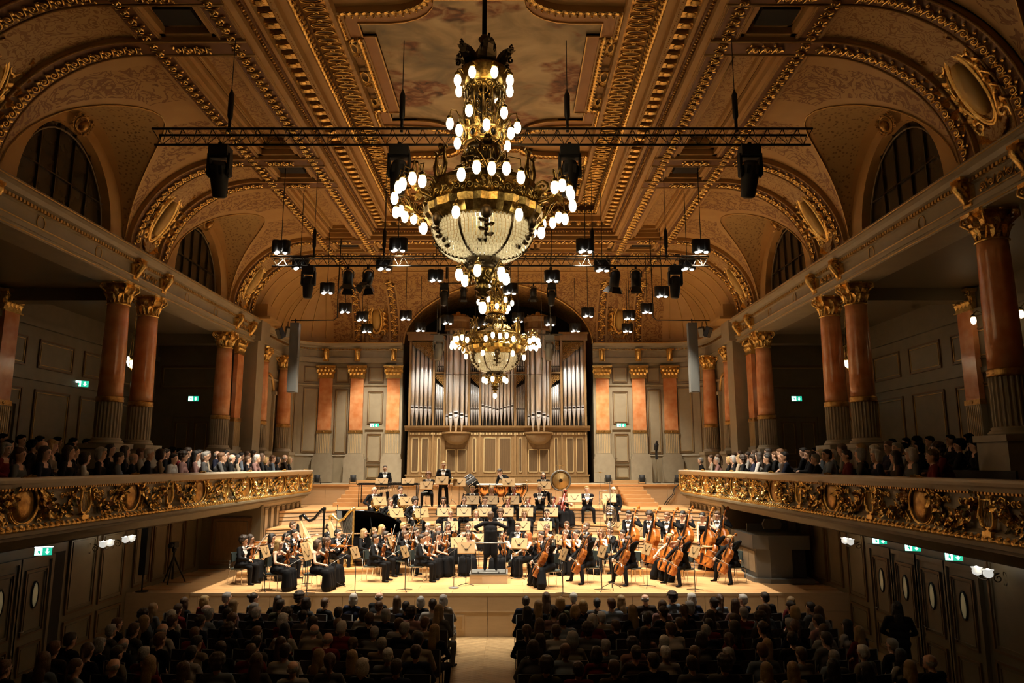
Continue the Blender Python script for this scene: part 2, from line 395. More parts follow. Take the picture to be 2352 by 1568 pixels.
fm.bx(-.36, .36, -.015, 0, .14, .56, 0); fm.bx(-.30, .30, -.022, -.01, .19, .51, 1)
fm = fm.mesh('front_panel', ['oak_face', 'desk_wood'])
for i in range(10): mobj('front_panel', fm, stage, (-8.775+i*1.95, -.045, 0))
TIERS = [(24.1, 1.28, .02), (25.2, 1.62, .034), (26.5, 2.0, .038), (27.8, 2.36, .04), (29.15, 2.86, .04)]
TX = 7.75
def fy(k, x): return TIERS[k][0]-TIERS[k][2]*x*x if k < 5 else 31.1
for k, (y, z, c) in enumerate(TIERS):
    zb = ZST if k == 0 else TIERS[k-1][1]
    for q in range(6):
        xs = [-TX+TX/3*q+TX/3*i/5 for i in range(6)]; xs[0] += .002; xs[-1] -= .002
        u = MB(); u.ext([(x, fy(k, x)-YF) for x in xs]+[(x, min(fy(k+1, x)+.4, 31.1)-YF) for x in xs[::-1]], z-.05, z, 'z'); u.build('tread', 'oak_stage', stage)
        u = MB(); u.ext([(x, fy(k, x)+.04-YF) for x in xs]+[(x, fy(k, x)+.09-YF) for x in xs[::-1]], zb-.02, z-.05, 'z'); u.build('riser_face', 'oak_face', stage)
    if k:
        for q in (.3, .55, .8):
            zz = lerp(zb, z, q); u = MB(); u.tube([(x, fy(k, x)+.034-YF, zz) for x in [-TX+TX*i/12 for i in range(25)]], .009, 4); u.build('slot_strip', 'black_matte', stage)  # thin black strips stand in for the dark gaps in the riser
ZP = 3.70
SB(-9.3, 9.3, 31.1, 33.8, ZP-.06, ZP, 'platform_deck', 'stone')
for x0, x1 in ((-9.3, -7.2), (-7.2, -5.0), (-5.0, -2.5), (-2.5, 0), (0, 2.5), (2.5, 5.0), (5.0, 7.2), (7.2, 9.3)):
    SB(x0+.004, x1-.004, 31.06, 31.12, 2.86, ZP-.06, 'platform_face', 'oak_face'); SB(x0+.003, x1-.003, 31.0, 31.16, ZP-.06, ZP+.01, 'platform_cap', 'oak_stage')
for s in (-1, 1):
    SB(s*7.75, s*9.7, 29.6, 31.1, 2.75, 2.84, 'side_deck', 'oak_stage')
    for k in range(5): SB(s*(5.35-.06*k), s*(6.55-.10*k), 29.75+.26*k, 31.05, 2.86+.15*k, 2.86+.15*(k+1)-.003, 'step', 'oak_stage')
    SB(s*5.05, s*6.45, 32.1, 32.6, ZP, ZP+.14, 'step', 'oak_stage'); SB(s*4.9, s*6.9, 32.6, 33.3, ZP, ZP+.05, 'step', 'stone')
# ---------------------------------------------------------------- lower walls
walls = {}
for s, sd in ((-1, 'left'), (1, 'right')):
    wl = struct('wall_'+sd, 'panelled side wall of the hall'); walls[s] = wl
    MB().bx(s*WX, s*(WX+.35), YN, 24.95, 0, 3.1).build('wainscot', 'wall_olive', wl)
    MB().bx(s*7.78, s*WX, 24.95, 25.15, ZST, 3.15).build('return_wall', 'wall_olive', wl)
    MB().bx(s*7.78, s*7.95, 25.15, 29.62, ZST, 3.3).build('cabinet_wall', 'wall_light', wl)
    N = (-s, 0, 0)
    for k in range(7): panel(wl, WF((s*7.78, 25.45+k*.61, 2.2), N), .5, 1.75, 'wall_light', 'trim_paint', t=.03)
    if s < 0: panel(wl, WF((-8.75, 24.95, 2.0), (0, -1, 0)), 1.35, 1.55, 'organ_oak', 'trim_paint', t=.06)
    for k in range(4): panel(wl, WF((s*WX, 21.05+k*1.02, 2.0), N), .9, 1.6, 'wall_olive', 'trim_paint')
    for y, ww in (((18.15, 1.15), (19.5, 1.15)) if s < 0 else ((19.75, 1.0), (13.6, 1.5), (11.8, 1.4))):
        panel(wl, WF((s*WX, y, 1.95), N), ww, 1.75, 'wall_olive', 'trim_paint', t=.05); panel(wl, WF((s*WX, y, .6), N), ww, .65, 'wall_olive', 'trim_paint', t=.05)
    b = MB().bx(s*(WX-.03), s*WX, YN, 20.3, 0, .14).build('baseboard_'+sd, 'trim_paint'); b['kind'] = 'structure'
# double doors with oval windows
def door(n, s, y, lab, w=.96, h=2.45):
    d = struct('door_%d' % n, lab); d.matrix_basis = WF((s*(WX-.001), y, 0), (-s, 0, 0))
    u = MB(); u.bx(-w/2, w/2, 0, .05, 0, h); u.build('leaf', 'wall_olive', d)
    u = MB()
    for x0, x1, z0, z1 in ((-w/2-.09, -w/2, 0, h+.1), (w/2, w/2+.09, 0, h+.1), (-w/2, w/2, h, h+.1)): u.bx(x0, x1, 0, .09, z0, z1)
    u.build('door_frame', 'trim_paint', d)
    for z, hh in ((1.62, 1.35), (.45, .62)): panel(d, Matrix.Translation((0, .05, z)), w-.22, hh, 'wall_olive', 'trim_paint', t=.035)
    u = MB(); u.tube([(.11*math.cos(t), .075, 1.75+.27*math.sin(t)) for t in [2*PI*i/18 for i in range(18)]], .022, 5, 0, False, True); fr = u.build('window_ring', 'ebony', d)
    oval(.21, .52, .02).build('oval_pane', 'oval_glass', fr, (0, .062, 1.75))
    u = MB(); u.cone((w/2-.1, .05, 1.05), (w/2-.1, .11, 1.05), .012); u.cone((w/2-.1, .11, 1.05), (w/2-.22, .11, 1.05), .011); u.build('door_handle', 'chrome', d)
for i, (s, y, lab) in enumerate(((1, 18.35, 'dark panelled door with oval window, nearest the stage on the right'), (1, 17.27, 'panelled door with oval window, second from stage on the right'), (1, 16.2, 'panelled door with oval window, third from stage on the right'), (1, 15.1, 'panelled door with oval window, nearest the camera on the right'), (-1, 16.35, 'left panelled door with oval window nearer the stage'), (-1, 15.25, 'left panelled door with oval window nearer the camera'))):
    door(i+1, s, y, lab)
u = MB().bx(-WX-.004, -WX+.012, 16.93, 17.42, 0, 2.55).build('trim_1', 'dark_void'); u['kind'] = 'structure'; u['label'] = 'dark door opening beside the left door'  # near-black sheet painted in place of the unlit door opening
# ---------------------------------------------------------------- exit signs
def exit_sign(P, N, lab, sc_=1.0, glow=0):
    t = thing('exit_sign', lab, 'exit sign', group='green exit signs', M=WF(P, N))
    w_, h_ = .42*sc_, .21*sc_
    MB().bx(-w_/2, w_/2, -.02, .02, -h_/2, h_/2).build('housing', 'grey_metal', t)
    u = MB().bx(-w_/2+.008, w_/2-.008, .02, .024, -h_/2+.008, h_/2-.008); u.build('panel_face', 'exit_green', t)
    u = MB(); x = w_*.22       # running figure, arrow, door
    u.bx(-w_*.46, -w_*.05, .024, .027, -h_*.42, h_*.42, 0); u.sph((-w_*.24, .027, h_*.22), (h_*.08, .003, h_*.08), 6, 4, 1)
    u.ext([(-w_*.30, h_*.12), (-w_*.18, h_*.12), (-w_*.14, -h_*.08), (-w_*.2, -h_*.36), (-w_*.25, -h_*.1), (-w_*.36, -h_*.36), (-w_*.28, -h_*.04)], .027, .03, 'y', 1)
    u.ext([(x-h_*.09, h_*.34), (x+h_*.09, h_*.34), (x+h_*.09, -h_*.02), (x+h_*.26, -h_*.02), (x, -h_*.36), (x-h_*.26, -h_*.02), (x-h_*.09, -h_*.02)], .024, .028, 'y', 0)
    u.v = [(-a_, b_, c_) for a_, b_, c_ in u.v]; u.f = [f_[::-1] for f_ in u.f]; u.build('pictogram', ['exit_white', 'exit_green'], t)
    if glow:
        MB().bx(-w_/2, w_/2, -.02, .02, h_/2, h_/2+.012).build('light_strip', 'led_white', t)
        l = point('sign_glow', (0, -.10*glow, h_/2+.03), .8, (.7, .85, 1), .04, t)
    return t
for px, py, n in ((2020, 1241, 'above the right door nearest the stage'), (2096, 1257, 'above the middle doors on the right'), (2190, 1278, 'above the right door nearest the camera')):
    P = atX(px, py, WX-.55); exit_sign(P, (-.35, -.94, 0), 'lit green exit sign '+n, .75, 1)
P = atX(100, 1266, -WX+.55); exit_sign(P, (.35, -.94, 0), 'lit green exit sign above the left door under balcony', .8, 1)
# ---------------------------------------------------------------- sconces
def sconce(P, N, lab):
    t = thing('wall_sconce', lab, 'wall lamp', group='twin tulip wall lamps', M=WF(P, N))
    u = MB(); leaf(u, .22, .10, .02, 0, Matrix.Translation((0, .01, -.10))); leaf(u, .16, .10, .02, 0, Matrix.Translation((0, .01, -.02)) @ Matrix.Rotation(PI, 4, 'Y')); u.build('wall_plate', 'bronze_dark', t)
    u = MB(); p = spiral((.14, -.03), .02, .10, 0, 1.3, 12); u.tube([(0, y, z) for y, z in p]+[(0, .20, .02), (0, .34, .0), (0, .42, -.04)], .012, 5)
    u.tube([(-.16, .42, .0), (-.10, .42, -.05), (0, .42, -.05), (.10, .42, -.05), (.16, .42, .0)], .011, 5); u.build('arm', 'bronze_dark', t)
    for x in (-.16, .16):
        u = MB(); u.lathe([(.02, 0), (.075, .03), (.085, .08), (.075, .115), (.10, .15), (.098, .152)], 12, 0, (x, .42, 0)); sh = u.build('tulip_shade', 'frosted', t)
        u = MB(); u.sph((x, .42, .12), .052, 8, 6); u.build('bulb', 'sconce_bulb', sh)
    point('sconce_light', (0, .46, .20), 1.3, (1, .82, .55), .08, t)
for px, py, s, n in ((255, 1254, -1, 'left wall, nearer camera'), (308, 1243, -1, 'left wall, nearer stage'), (1930, 1248, 1, 'right wall by the stage'), (2225, 1322, 1, 'right wall near the camera')):
    P = atX(px if s < 0 else px+50, py, s*WX) if 0 else atX({255: 205, 308: 258, 1930: 1985, 2225: 2310}[px], py+2, s*WX)
    sconce(P, (-s, 0, 0), 'bronze wall lamp with two lit tulip shades, '+n)
# ---------------------------------------------------------------- balconies
ZR = 4.31
cfm = cart_frame(1.12, .84).mesh('cartouche_frame', 'gold'); ovm = oval(.52, .56, .07).mesh('medallion', 'gold_dark')
ly = MB()
for s in (-1, 1):
    ly.tube([(s*x, .08, z) for x, z in ((.03, -.26), (.13, -.20), (.17, -.06), (.13, .08), (.12, .20), (.19, .26), (.21, .20))], [.03, .035, .04, .032, .026, .024, .015], 6)
ly.tube([(-.15, .08, .16), (.15, .08, .16)], .018, 5); ly.bx(-.10, .10, .0, .12, -.36, -.28); ly.bx(-.05, .05, .02, .10, -.29, -.22)
for x in (-.06, -.02, .02, .06): ly.tube([(x, .08, -.22), (x, .08, .16)], .005, 4)
leaf(ly, .22, .16, .08, 0, Matrix.Translation((0, .04, .16))); ly.sph((0, .08, .30), .045, 7, 5)
lym = ly.mesh('lyre', 'gold')
def garland(w, seed):
    R = random.Random(seed); u = MB(); n = 40
    for i in range(n):
        t = i/(n-1); x = (t-.5)*w; z = .16-.34*(1-(2*t-1)**2)
        for k in range(2):
            a = R.uniform(0, 2*PI); m = 0 if R.random() < .72 else (1 if R.random() < .6 else 2)
            q = (x+R.uniform(-.03, .03), .05+R.uniform(0, .09), z+R.uniform(-.10, .08))
            if R.random() < .5: u.sph(q, R.uniform(.025, .05), 6, 4, m)
            else: leaf(u, R.uniform(.12, .20), .10, .07, m, Matrix.Translation(q) @ Matrix.Rotation(a, 4, 'Y'), 4)
    for s in (-1, 1):
        p = spiral((s*w*.44, .14), .01, .085, 0, 1.4, 10, s); u.tube([(x, .06, z) for x, z in p]+[(s*w*.36, .05, -.02)], .022, 5)
        leaf(u, .30, .13, .07, 0, Matrix.Translation((s*w*.49, .03, .12)) @ Matrix.Rotation(PI, 4, 'Y'))
        for k in range(3): u.tube([(s*w*(.14+.11*k)+x*.8, .04, .12+z*.8) for x, z in spiral((0, 0), .01, .075, k, 1.3, 9, s)], .017, 4)
    return u
mat('leaf_green', (.12, .10, .035), .5, .3); mat('fruit_red', (.30, .13, .05), .45, .2)
gms = [garland(1.08, k).mesh('garland', ['gold', 'leaf_green', 'fruit_red']) for k in range(3)]
YB0, YB1 = 5.0, 29.65
lm = MB(); leafN = 154
for s, sd in ((-1, 'left'), (1, 'right')):
    b = thing('balcony', 'cream %s balcony with gilded cartouche parapet' % sd, 'balcony', (s*7.5, YB1, 3.5)); inv = Matrix.Translation((-s*7.5, -YB1, -3.5))
    def bp(poly, name, m, y0=YB0, y1=YB1): u = MB(); u.ext([(s*x, z) for x, z in poly], y0, y1); u.v = [tuple(inv @ Vector(p)) for p in u.v]; return u.build(name, m, b)
    bp([(7.40, 4.22), (7.38, 4.27), (7.40, ZR), (7.92, ZR), (7.92, 4.22)], 'hand_rail', 'wall_light', YB0, YB1+.05)
    bp([(7.46, 4.14), (7.42, 4.22), (7.85, 4.22), (7.85, 3.5), (7.58, 3.5), (7.58, 4.1)], 'parapet', 'wall_light')
    bp([(7.58, 3.60), (7.50, 3.54), (7.50, 3.50), (7.85, 3.5), (7.85, 3.60)], 'fascia', 'wall_paint')
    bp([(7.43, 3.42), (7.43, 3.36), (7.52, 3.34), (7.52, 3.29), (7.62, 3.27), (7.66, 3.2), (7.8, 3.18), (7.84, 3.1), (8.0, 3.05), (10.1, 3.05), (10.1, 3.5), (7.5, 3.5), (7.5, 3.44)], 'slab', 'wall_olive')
    u = MB(); strip(u, LEAFU, lambda t: (Vector((s*7.47, YB0+.1+(YB1-YB0-.1)*t, 3.47)), Vector((0, -s, 0)), Vector((-s, 0, -.25))), leafN, (.165, .13, .16))
    u.tube([(s*7.46, YB0, 3.395), (s*7.46, YB1+.03, 3.395)], .028, 6); u.v = [tuple(inv @ Vector(p)) for p in u.v]; u.build('leaf_moulding', 'gold', b)['kind'] = 'stuff'
    u = MB()
    for k in range(300):
        y = YB0+(k+.5)*(YB1-YB0)/300; u.bx(s*7.54, s*7.47, y-.022, y+.022, 4.10, 4.14)
    u.v = [tuple(inv @ Vector(p)) for p in u.v]; u.build('dentil_row', 'gold_dark', b)['kind'] = 'stuff'
    N = (-s, 0, 0)
    for k in range(7):
        y = 8.95+3.45*k
        for nm, me, dy in (('cartouche_frame', cfm, 0), ('medallion', ovm, 0), ('lyre', lym, 1.725), ('garland', gms[k % 3], .92), ('garland', gms[(k+1) % 3], -.92)):
            if y+dy < YB1-.2: mobj(nm, me, b, M=inv @ WF((s*7.58, y+dy, 3.86), N))
    mobj('cartouche_frame', cfm, b, M=inv @ WF((s*7.72, YB1+.01, 3.86), (0, 1, 0)) @ Matrix.Scale(.55, 4, (1, 0, 0)))
    mobj('lyre', lym, b, M=inv @ WF((s*7.56, YB1-.12, 3.86), (-s*.7, .7, 0)))
    # gallery floor, outer wall, end wall, ceiling, beam
    g = walls[s]
    MB().bx(s*7.8, s*13.4, YB0, 28.3, 3.35, 3.5).build('gallery_floor', 'trim_paint', g)
    for k in range(3): MB().bx(s*(10.2+1.0*k), s*13.4, YB0, 28.2, 3.5+.18*k, 3.68+.18*k).build('gallery_step', 'trim_paint', g)
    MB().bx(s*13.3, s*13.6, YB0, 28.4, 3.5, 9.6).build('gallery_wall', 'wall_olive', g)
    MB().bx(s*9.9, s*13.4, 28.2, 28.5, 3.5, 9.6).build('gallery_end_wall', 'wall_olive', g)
    MB().bx(s*9.6, s*13.5, YB0, 28.4, 9.3, 9.5).build('gallery_ceiling', 'trim_paint', g)
    for y in (12.4, 19.55, 26.7): MB().bx(s*10.0, s*13.3, y-.25, y+.25, 8.95, 9.3).build('gallery_beam', 'trim_paint', g)
    for k in range(9):
        y = 8.4+k*2.25; panel(g, WF((s*13.3, y, 7.75), (-s, 0, 0)), 1.7, .85, 'wall_olive', 'gilt_line'); panel(g, WF((s*13.3, y, 5.6), (-s, 0, 0)), 1.7, 2.2, 'wall_olive', 'gilt_line')
    MB().bx(s*13.24, s*13.3, YB0, 28.2, 6.95, 7.1).build('gallery_moulding', 'wall_olive', g); MB().bx(s*13.2, s*13.3, YB0, 28.2, 8.5, 8.7).build('gallery_moulding', 'wall_olive', g)
    panel(g, WF((s*11.9, 28.2, 7.9), (0, -1, 0)), 2.4, .9, 'wall_olive', 'gilt_line')
# doors in the gallery end walls
def gdoor(n, P, N, lab, w_=1.5, h_=2.3, two=True, pm='wall_olive'):
    d = struct('door_%d' % n, lab); d.matrix_basis = WF(P, N)
    u = MB(); u.bx(-w_/2, w_/2, 0, .04, 0, h_); u.build('leaf', pm, d)
    u = MB()
    for x0, x1, z0, z1 in ((-w_/2-.12, -w_/2, 0, h_+.14), (w_/2, w_/2+.12, 0, h_+.14), (-w_/2, w_/2, h_, h_+.14)): u.bx(x0, x1, 0, .1, z0, z1)
    u.build('door_frame', pm, d)
    for x in ((-w_/4, w_/4) if two else (0,)):
        for z, hh in ((h_*.64, h_*.56), (h_*.18, h_*.26)): panel(d, Matrix.Translation((x, .04, z)), (w_/2 if two else w_)-.2, hh, pm, 'gilt_line', t=.03)
    u = MB(); u.cone((.08 if two else w_/2-.1, .04, 1.05), (.08 if two else w_/2-.1, .10, 1.05), .012); u.cone((.08 if two else w_/2-.1, .10, 1.05), (.2 if two else w_/2-.22, .10, 1.05), .011); u.build('door_handle', 'chrome', d)
for n, s in ((7, -1), (8, 1)):
    gdoor(n, (s*11.75, 28.2, 4.04), (0, -1, 0), 'dark double door in the %s gallery end wall' % ('left' if s < 0 else 'right'))
exit_sign(Vector((-11.75, 28.15, 7.05)), (0, -1, 0), 'green exit sign over the left gallery end door', 1.0)
exit_sign(Vector((11.75, 28.15, 7.05)), (0, -1, 0), 'green exit sign over the right gallery end door', 1.0)
gdoor(9, (-13.3, 19.5, 3.9), (1, 0, 0), 'dark double door in the left gallery side wall', 1.4)
P = atX(187, 881, -13.2); exit_sign(P, (.75, -.66, 0), 'green exit sign on the left gallery side wall', 1.0)
# ---------------------------------------------------------------- columns
def flutes(r, h, n=22):
    u = MB(); V = []; k = n*4
    for z in (0, h):
        for j in range(k):
            a = 2*PI*j/k; q = r*(1.0, 1.0, .90, .90)[j % 4]; V.append((q*math.cos(a), q*math.sin(a), z))
    return u.add(V, [(j, (j+1) % k, k+(j+1) % k, k+j) for j in range(k)]+[tuple(range(k, 2*k))], 0)
flm = flutes(.315, .95).mesh('fluted_drum', 'stone')
shm = MB().lathe([(.30, 0), (.295, .6), (.285, 1.4), (.27, 2.2), (.262, 2.45)], 24).mesh('shaft', 'marble')
bdm = MB().lathe([(.315, 0), (.335, .03), (.32, .07), (.33, .12), (.315, .15)], 24).mesh('gilt_band', 'gold_dark')
bsm = MB().lathe([(.39, 0), (.41, .03), (.38, .07), (.34, .09), (.36, .12), (.32, .15)], 24).mesh('base', 'stone')
pdm = MB().box((0, 0, -.78), (.86, .86, 1.5)).box((0, 0, -.06), (.94, .94, .12)).mesh('pedestal', 'stone')
C0 = thing('column', '', 'column')
for nm, me, z in (('pedestal', pdm, 0), ('base', bsm, 0), ('fluted_drum', flm, .12), ('gilt_band', bdm, 1.06), ('shaft', shm, 1.2), ('capital', CAPM, 3.62)): mobj(nm, me, C0, (0, 0, z))
first = True
COLS = [(9.78, 11.6, 'nearest camera'), (9.78, 13.22, 'second from camera'), (9.78, 18.75, 'nearer one of middle pair'), (9.78, 20.32, 'farther one of middle pair'), (9.78, 25.95, 'single one beside the dark pilaster'), (9.62, 29.45, 'beside the arched niche, gallery side'), (9.42, 31.95, 'next to the curved corner')]
for s, sd in ((-1, 'left'), (1, 'right')):
    for x, y, n in COLS:
        if s < 0 and y < 13: continue
        lab = 'orange marble column with gilded capital, %s side, %s' % (sd, n)
        if first: C0.location = (s*x, y, 5.05); C0['label'] = lab; C0['group'] = 'marble gallery columns'; first = False; kids(C0)
        else: copy_tree(C0, None, None, lab, (s*x, y, 5.05))
# flat marble pilasters
def pil_parts():
    d = {}
    u = MB(); u.bx(-.33, .33, 0, .16, 0, .95)
    for k in range(8): x = -.27+k*.077; u.bx(x-.011, x+.011, .16, .175, .04, .92, 1)
    d['fluted_drum'] = u.mesh('fluted_drum', ['stone', 'organ_gilt'])
    d['shaft'] = MB().bx(-.30, .30, 0, .15, 0, 2.42).mesh('shaft', 'marble'); d['gilt_band'] = MB().bx(-.34, .34, 0, .18, 0, .14).sph((0, .18, .07), (.05, .02, .05), 6, 4).mesh('gilt_band', 'gold_dark')
    d['pedestal'] = MB().bx(-.48, .48, 0, .28, -1.15, -.12).bx(-.44, .44, 0, .24, -.12, .0).bx(-.40, .40, 0, .2, 0, .12).mesh('pedestal', 'stone')
    u = MB()
    for ring, (hh, oo, n, zz) in enumerate(((.28, .12, 4, .04), (.26, .14, 5, .22))):
        for k in range(n): leaf(u, hh, .20, oo, 0, Matrix.Translation(((k-(n-1)/2)*.17, .13, zz)))
    for s in (-1, 1): u.tube([(s*(.30+x), .22, z) for x, z in spiral((.06, .48), .015, .09, 0, 1.4, 10, s)], .022, 5)
    u.bx(-.36, .36, 0, .14, 0, .52); u.bx(-.46, .46, 0, .30, .52, .60); u.bx(-.37, .37, 0, .2, 0, .04); u.sph((0, .28, .52), .06, 6, 4)
    d['capital'] = u.mesh('capital', 'gold'); return d
PP = pil_parts()
def pilaster(P, N, lab, zs=1.0):
    t = thing('pilaster', lab, 'pilaster', group='flat marble pilasters', M=WF(P, N))
    for nm, z in (('pedestal', 0), ('fluted_drum', .12), ('gilt_band', 1.06), ('shaft', 1.2), ('capital', 3.60)): mobj(nm, PP[nm], t, (0, 0, z))
for s, sd in ((-1, 'left'), (1, 'right')):
    pilaster((s*9.85, 27.35, 5.05), (-s, 0, 0), 'shadowed orange marble pilaster on the %s pier' % sd)
    for x, n in ((4.87, 'nearest the organ'), (6.57, 'second from the organ'), (8.03, 'farthest from the organ')):
        y = 33.72 if x < 7.75 else 33.75-2+math.sqrt(4-(x-7.75)**2)-.02
        pilaster((s*x, y, 4.88), (0, -1, 0), 'orange marble pilaster %s, %s of it' % (n, sd))
    # pier and projecting block
    MB().bx(s*9.3, s*10.1, 27.95, 28.75, 3.5, 9.3).bx(s*9.15, s*10.1, 27.85, 28.85, 9.3, 10.12).build('trim_%d' % (2+(s > 0)), 'wall_paint')['kind'] = 'structure'
    MB().bx(s*8.75, s*10.1, 27.6, 29.1, 10.12, 10.22).bx(s*8.95, s*10.1, 27.8, 28.9, 10.22, 10.75).build('trim_%d' % (4+(s > 0)), 'ceil_paint')['kind'] = 'structure'
# gallery wall pilaster capitals
for s, sd in ((-1, 'left'), (1, 'right')):
    for y, n in ((19.55, 'nearer'), (26.7, 'farther')):
        pilaster((s*13.28, y, 5.05), (-s, 0, 0), 'dim pilaster on the %s gallery outer wall, %s one' % (sd, n))
# ---------------------------------------------------------------- back wall with curved corners
def plan(s, o, n=8):
    # plan points of the wall line offset inwards by o: side, corner, back
    R = 2.0; pts = [(s*(WX-o), 28.6)]
    for k in range(n+1):
        a = PI/2*k/n
        if o < R: pts.append((s*(WX-R+(R-o)*math.cos(a)), 33.75-R+(R-o)*math.sin(a)))
        else: pts.append((s*(WX-o), 33.75-o))
    pts.append((s*4.45, 33.75-o)); return pts
def psweep(mb, s, prof, m=0, sm=False, n=8):
    P = [[(x, y, z) for x, y in plan(s, o, n)] for o, z in prof]; mb.grid(P, m, sm, s > 0); return mb
wb = struct('wall_back', 'panelled rear stage wall with curved corners')
ENT = [(.0, 9.22), (.22, 9.22), (.22, 9.38), (.26, 9.38), (.26, 9.44), (.18, 9.46), (.18, 9.78), (.24, 9.80), (.24, 9.86), (.34, 9.88), (.34, 9.94), (.52, 9.98), (.56, 10.10), (.50, 10.14), (.0, 10.16)]
for s in (-1, 1):
    u = MB(); psweep(u, s, [(0, 3.0), (0, 9.3)], 0); u.build('curved_wall', 'wall_paint', wb)
    u = MB(); psweep(u, s, ENT, 0); u.build('entablature', 'wall_paint', wb)
    u = MB(); psweep(u, s, [(.565, 10.085), (.57, 10.10), (.55, 10.13), (.50, 10.15)], 0); u.build('gilt_edge', 'gilt_line', wb)
    u = MB(); psweep(u, s, [(0, 8.12), (.05, 8.14), (.07, 8.2), (0, 8.24)]); psweep(u, s, [(0, 4.9), (.05, 4.93), (0, 5.0)]); u.build('string_course', 'wall_paint', wb)
    u = MB(); q = plan(s, .30, 10)
    for (x0, y0), (x1, y1) in zip(q, q[1:]):
        L = math.hypot(x1-x0, y1-y0); k = max(1, int(L/.11))
        for i in range(k):
            t = (i+.5)/k; u.box((lerp(x0, x1, t), lerp(y0, y1, t), 9.83), (.06, .06, .06), 0, math.atan2(y1-y0, x1-x0))
    u.build('dentil_row', 'gold_dark', wb)['kind'] = 'stuff'
    for x, ww, z, hh in ((5.72, .72, 7.15, 1.5), (5.72, .72, 8.67, .75), (7.3, .62, 6.5, 3.0), (7.3, .62, 8.67, .75)):
        panel(wb, WF((s*x, 33.75, z), (0, -1, 0)), ww, hh, 'wall_paint', 'gilt_line', t=.035)
    for a in (30, 62):
        A = math.radians(a); P = (s*(7.75+2.0*math.cos(A)), 31.75+2.0*math.sin(A), 0); N = (-s*math.cos(A), -math.sin(A), 0)
        for z, hh in ((6.55, 3.0), (8.67, .75)): panel(wb, WF((P[0]-s*math.cos(A)*.01, P[1]-math.sin(A)*.01, z), N), .72, hh, 'wall_paint', 'gilt_line', t=.035)
    gdoor(10 if s < 0 else 11, (s*5.72, 33.74, ZP+.06), (0, -1, 0), 'beige door in the back wall %s of the organ' % ('left' if s < 0 else 'right'), .86, 2.35, False, 'wall_paint')
    exit_sign(Vector((s*5.72, 33.68, 6.30)), (0, -1, 0), 'green exit sign over the door %s of the organ' % ('left' if s < 0 else 'right'), 1.0)
    # arched niche between the two corner columns
    u = MB(); u.tube([(s*(WX-.03), 30.7+.62*math.cos(t), 7.6+.75*math.sin(t)) for t in [PI*i/14 for i in range(15)]], .07, 6); u.build('arch_moulding', 'gilt_line', wb)
    u = MB(); u.bx(s*(WX-.12), s*WX, 30.0, 30.14, 3.7, 7.6); u.bx(s*(WX-.12), s*WX, 31.26, 31.4, 3.7, 7.6); u.bx(s*(WX-.18), s*WX, 29.95, 30.2, 7.5, 7.65); u.bx(s*(WX-.18), s*WX, 31.2, 31.45, 7.5, 7.65); u.build('niche_pier', 'stone', wb)
    # recess behind the organ
    u = MB(); u.bx(s*4.45, s*4.75, 33.6, 36.6, 3.7, 10.16); u.build('recess_side', 'wall_paint', wb)
MB().bx(-4.8, 4.8, 36.4, 36.7, 3.0, 13.4).build('recess_back', 'dark_void', wb)  # near-black colour puts the darkness of the recess into the wall
MB().bx(-4.7, 4.7, 33.7, 36.5, 3.5, 3.68).build('recess_floor', 'trim_paint', wb)
# brackets over columns and pilasters
bk = MB()
bk.tube([(0, y, z) for y, z in spiral((.16, .42), .02, .13, PI/2, 1.3, 12, -1)]+[(0, .14, .18), (0, .10, .05)], [.10]*13+[.07], 6)
bk.bx(-.13, .13, 0, .12, 0, .5); leaf(bk, .34, .22, .16, 0, Matrix.Translation((0, .08, .02)))
bk.bx(-.16, .16, 0, .30, .5, .56); bkm = bk.mesh('bracket', 'gold')
for s in (-1, 1):
    for x in (4.87, 6.57): mobj('bracket', bkm, wb, M=WF((s*x, 33.56, 9.28), (0, -1, 0)))
    A = math.acos(.14); mobj('bracket', bkm, wb, M=WF((s*8.03, 33.54, 9.28), (0, -1, 0)))
# ---------------------------------------------------------------- side entablatures over the columns
for n, (s, sd) in ((6, (-1, 'left')), (7, (1, 'right'))):
    t = struct('trim_%d' % n, '%s gallery entablature with gilt brackets' % sd)
    def sp(poly, name, m): u = MB(); u.ext([(s*x, z) for x, z in poly], YB0, 28.0); return u.build(name, m, t)
    sp([(9.45, 9.25), (9.45, 9.36), (9.41, 9.36), (9.41, 9.46), (9.38, 9.48), (9.48, 9.50), (9.48, 9.80), (9.42, 9.82), (9.42, 9.90), (9.30, 9.93), (9.26, 10.02), (9.18, 10.06), (9.20, 10.16), (10.2, 10.16), (10.2, 9.25)], 'architrave', 'wall_paint')
    u = MB()
    for x, z in ((9.185, 10.11), (9.375, 9.475), (9.445, 9.30)): u.tube([(s*x, YB0, z), (s*x, 28.0, z)], .014, 4)
    u.build('gilt_edge', 'gilt_line', t)
    u = MB()
    for k in range(205):
        y = YB0+.1+k*.112; u.bx(s*9.36, s*9.43, y-.032, y+.032, 9.83, 9.895)
    u.build('dentil_row', 'gilt_line', t)['kind'] = 'stuff'
    for y in (11.6, 13.22, 18.75, 20.32, 25.95, 27.35): mobj('bracket', bkm, t, M=WF((s*9.50, y, 9.38), (-s, 0, 0)))
    u = MB(); u.tube([(.13*math.cos(q), .01, .15*math.sin(q)) for q in [2*PI*i/18 for i in range(18)]], .012, 4, 0, False, True); rm = u.mesh('ring', 'gilt_line')
    for y in (7.4, 9.9, 14.9, 17.1, 22.0, 24.2): mobj('ring', rm, t, M=WF((s*9.48, y, 9.65), (-s, 0, 0)))
    for y in (12.4, 19.53, 26.65):
        u = MB(); strip(u, SCROLL, lambda q: (Vector((s*9.47, y-.5+q, 9.65)), Vector((0, 1, 0)), Vector((-s, 0, 0))), 4, (.26, .26, .3), None, True); u.build('scroll_relief', 'gold_dark', t)
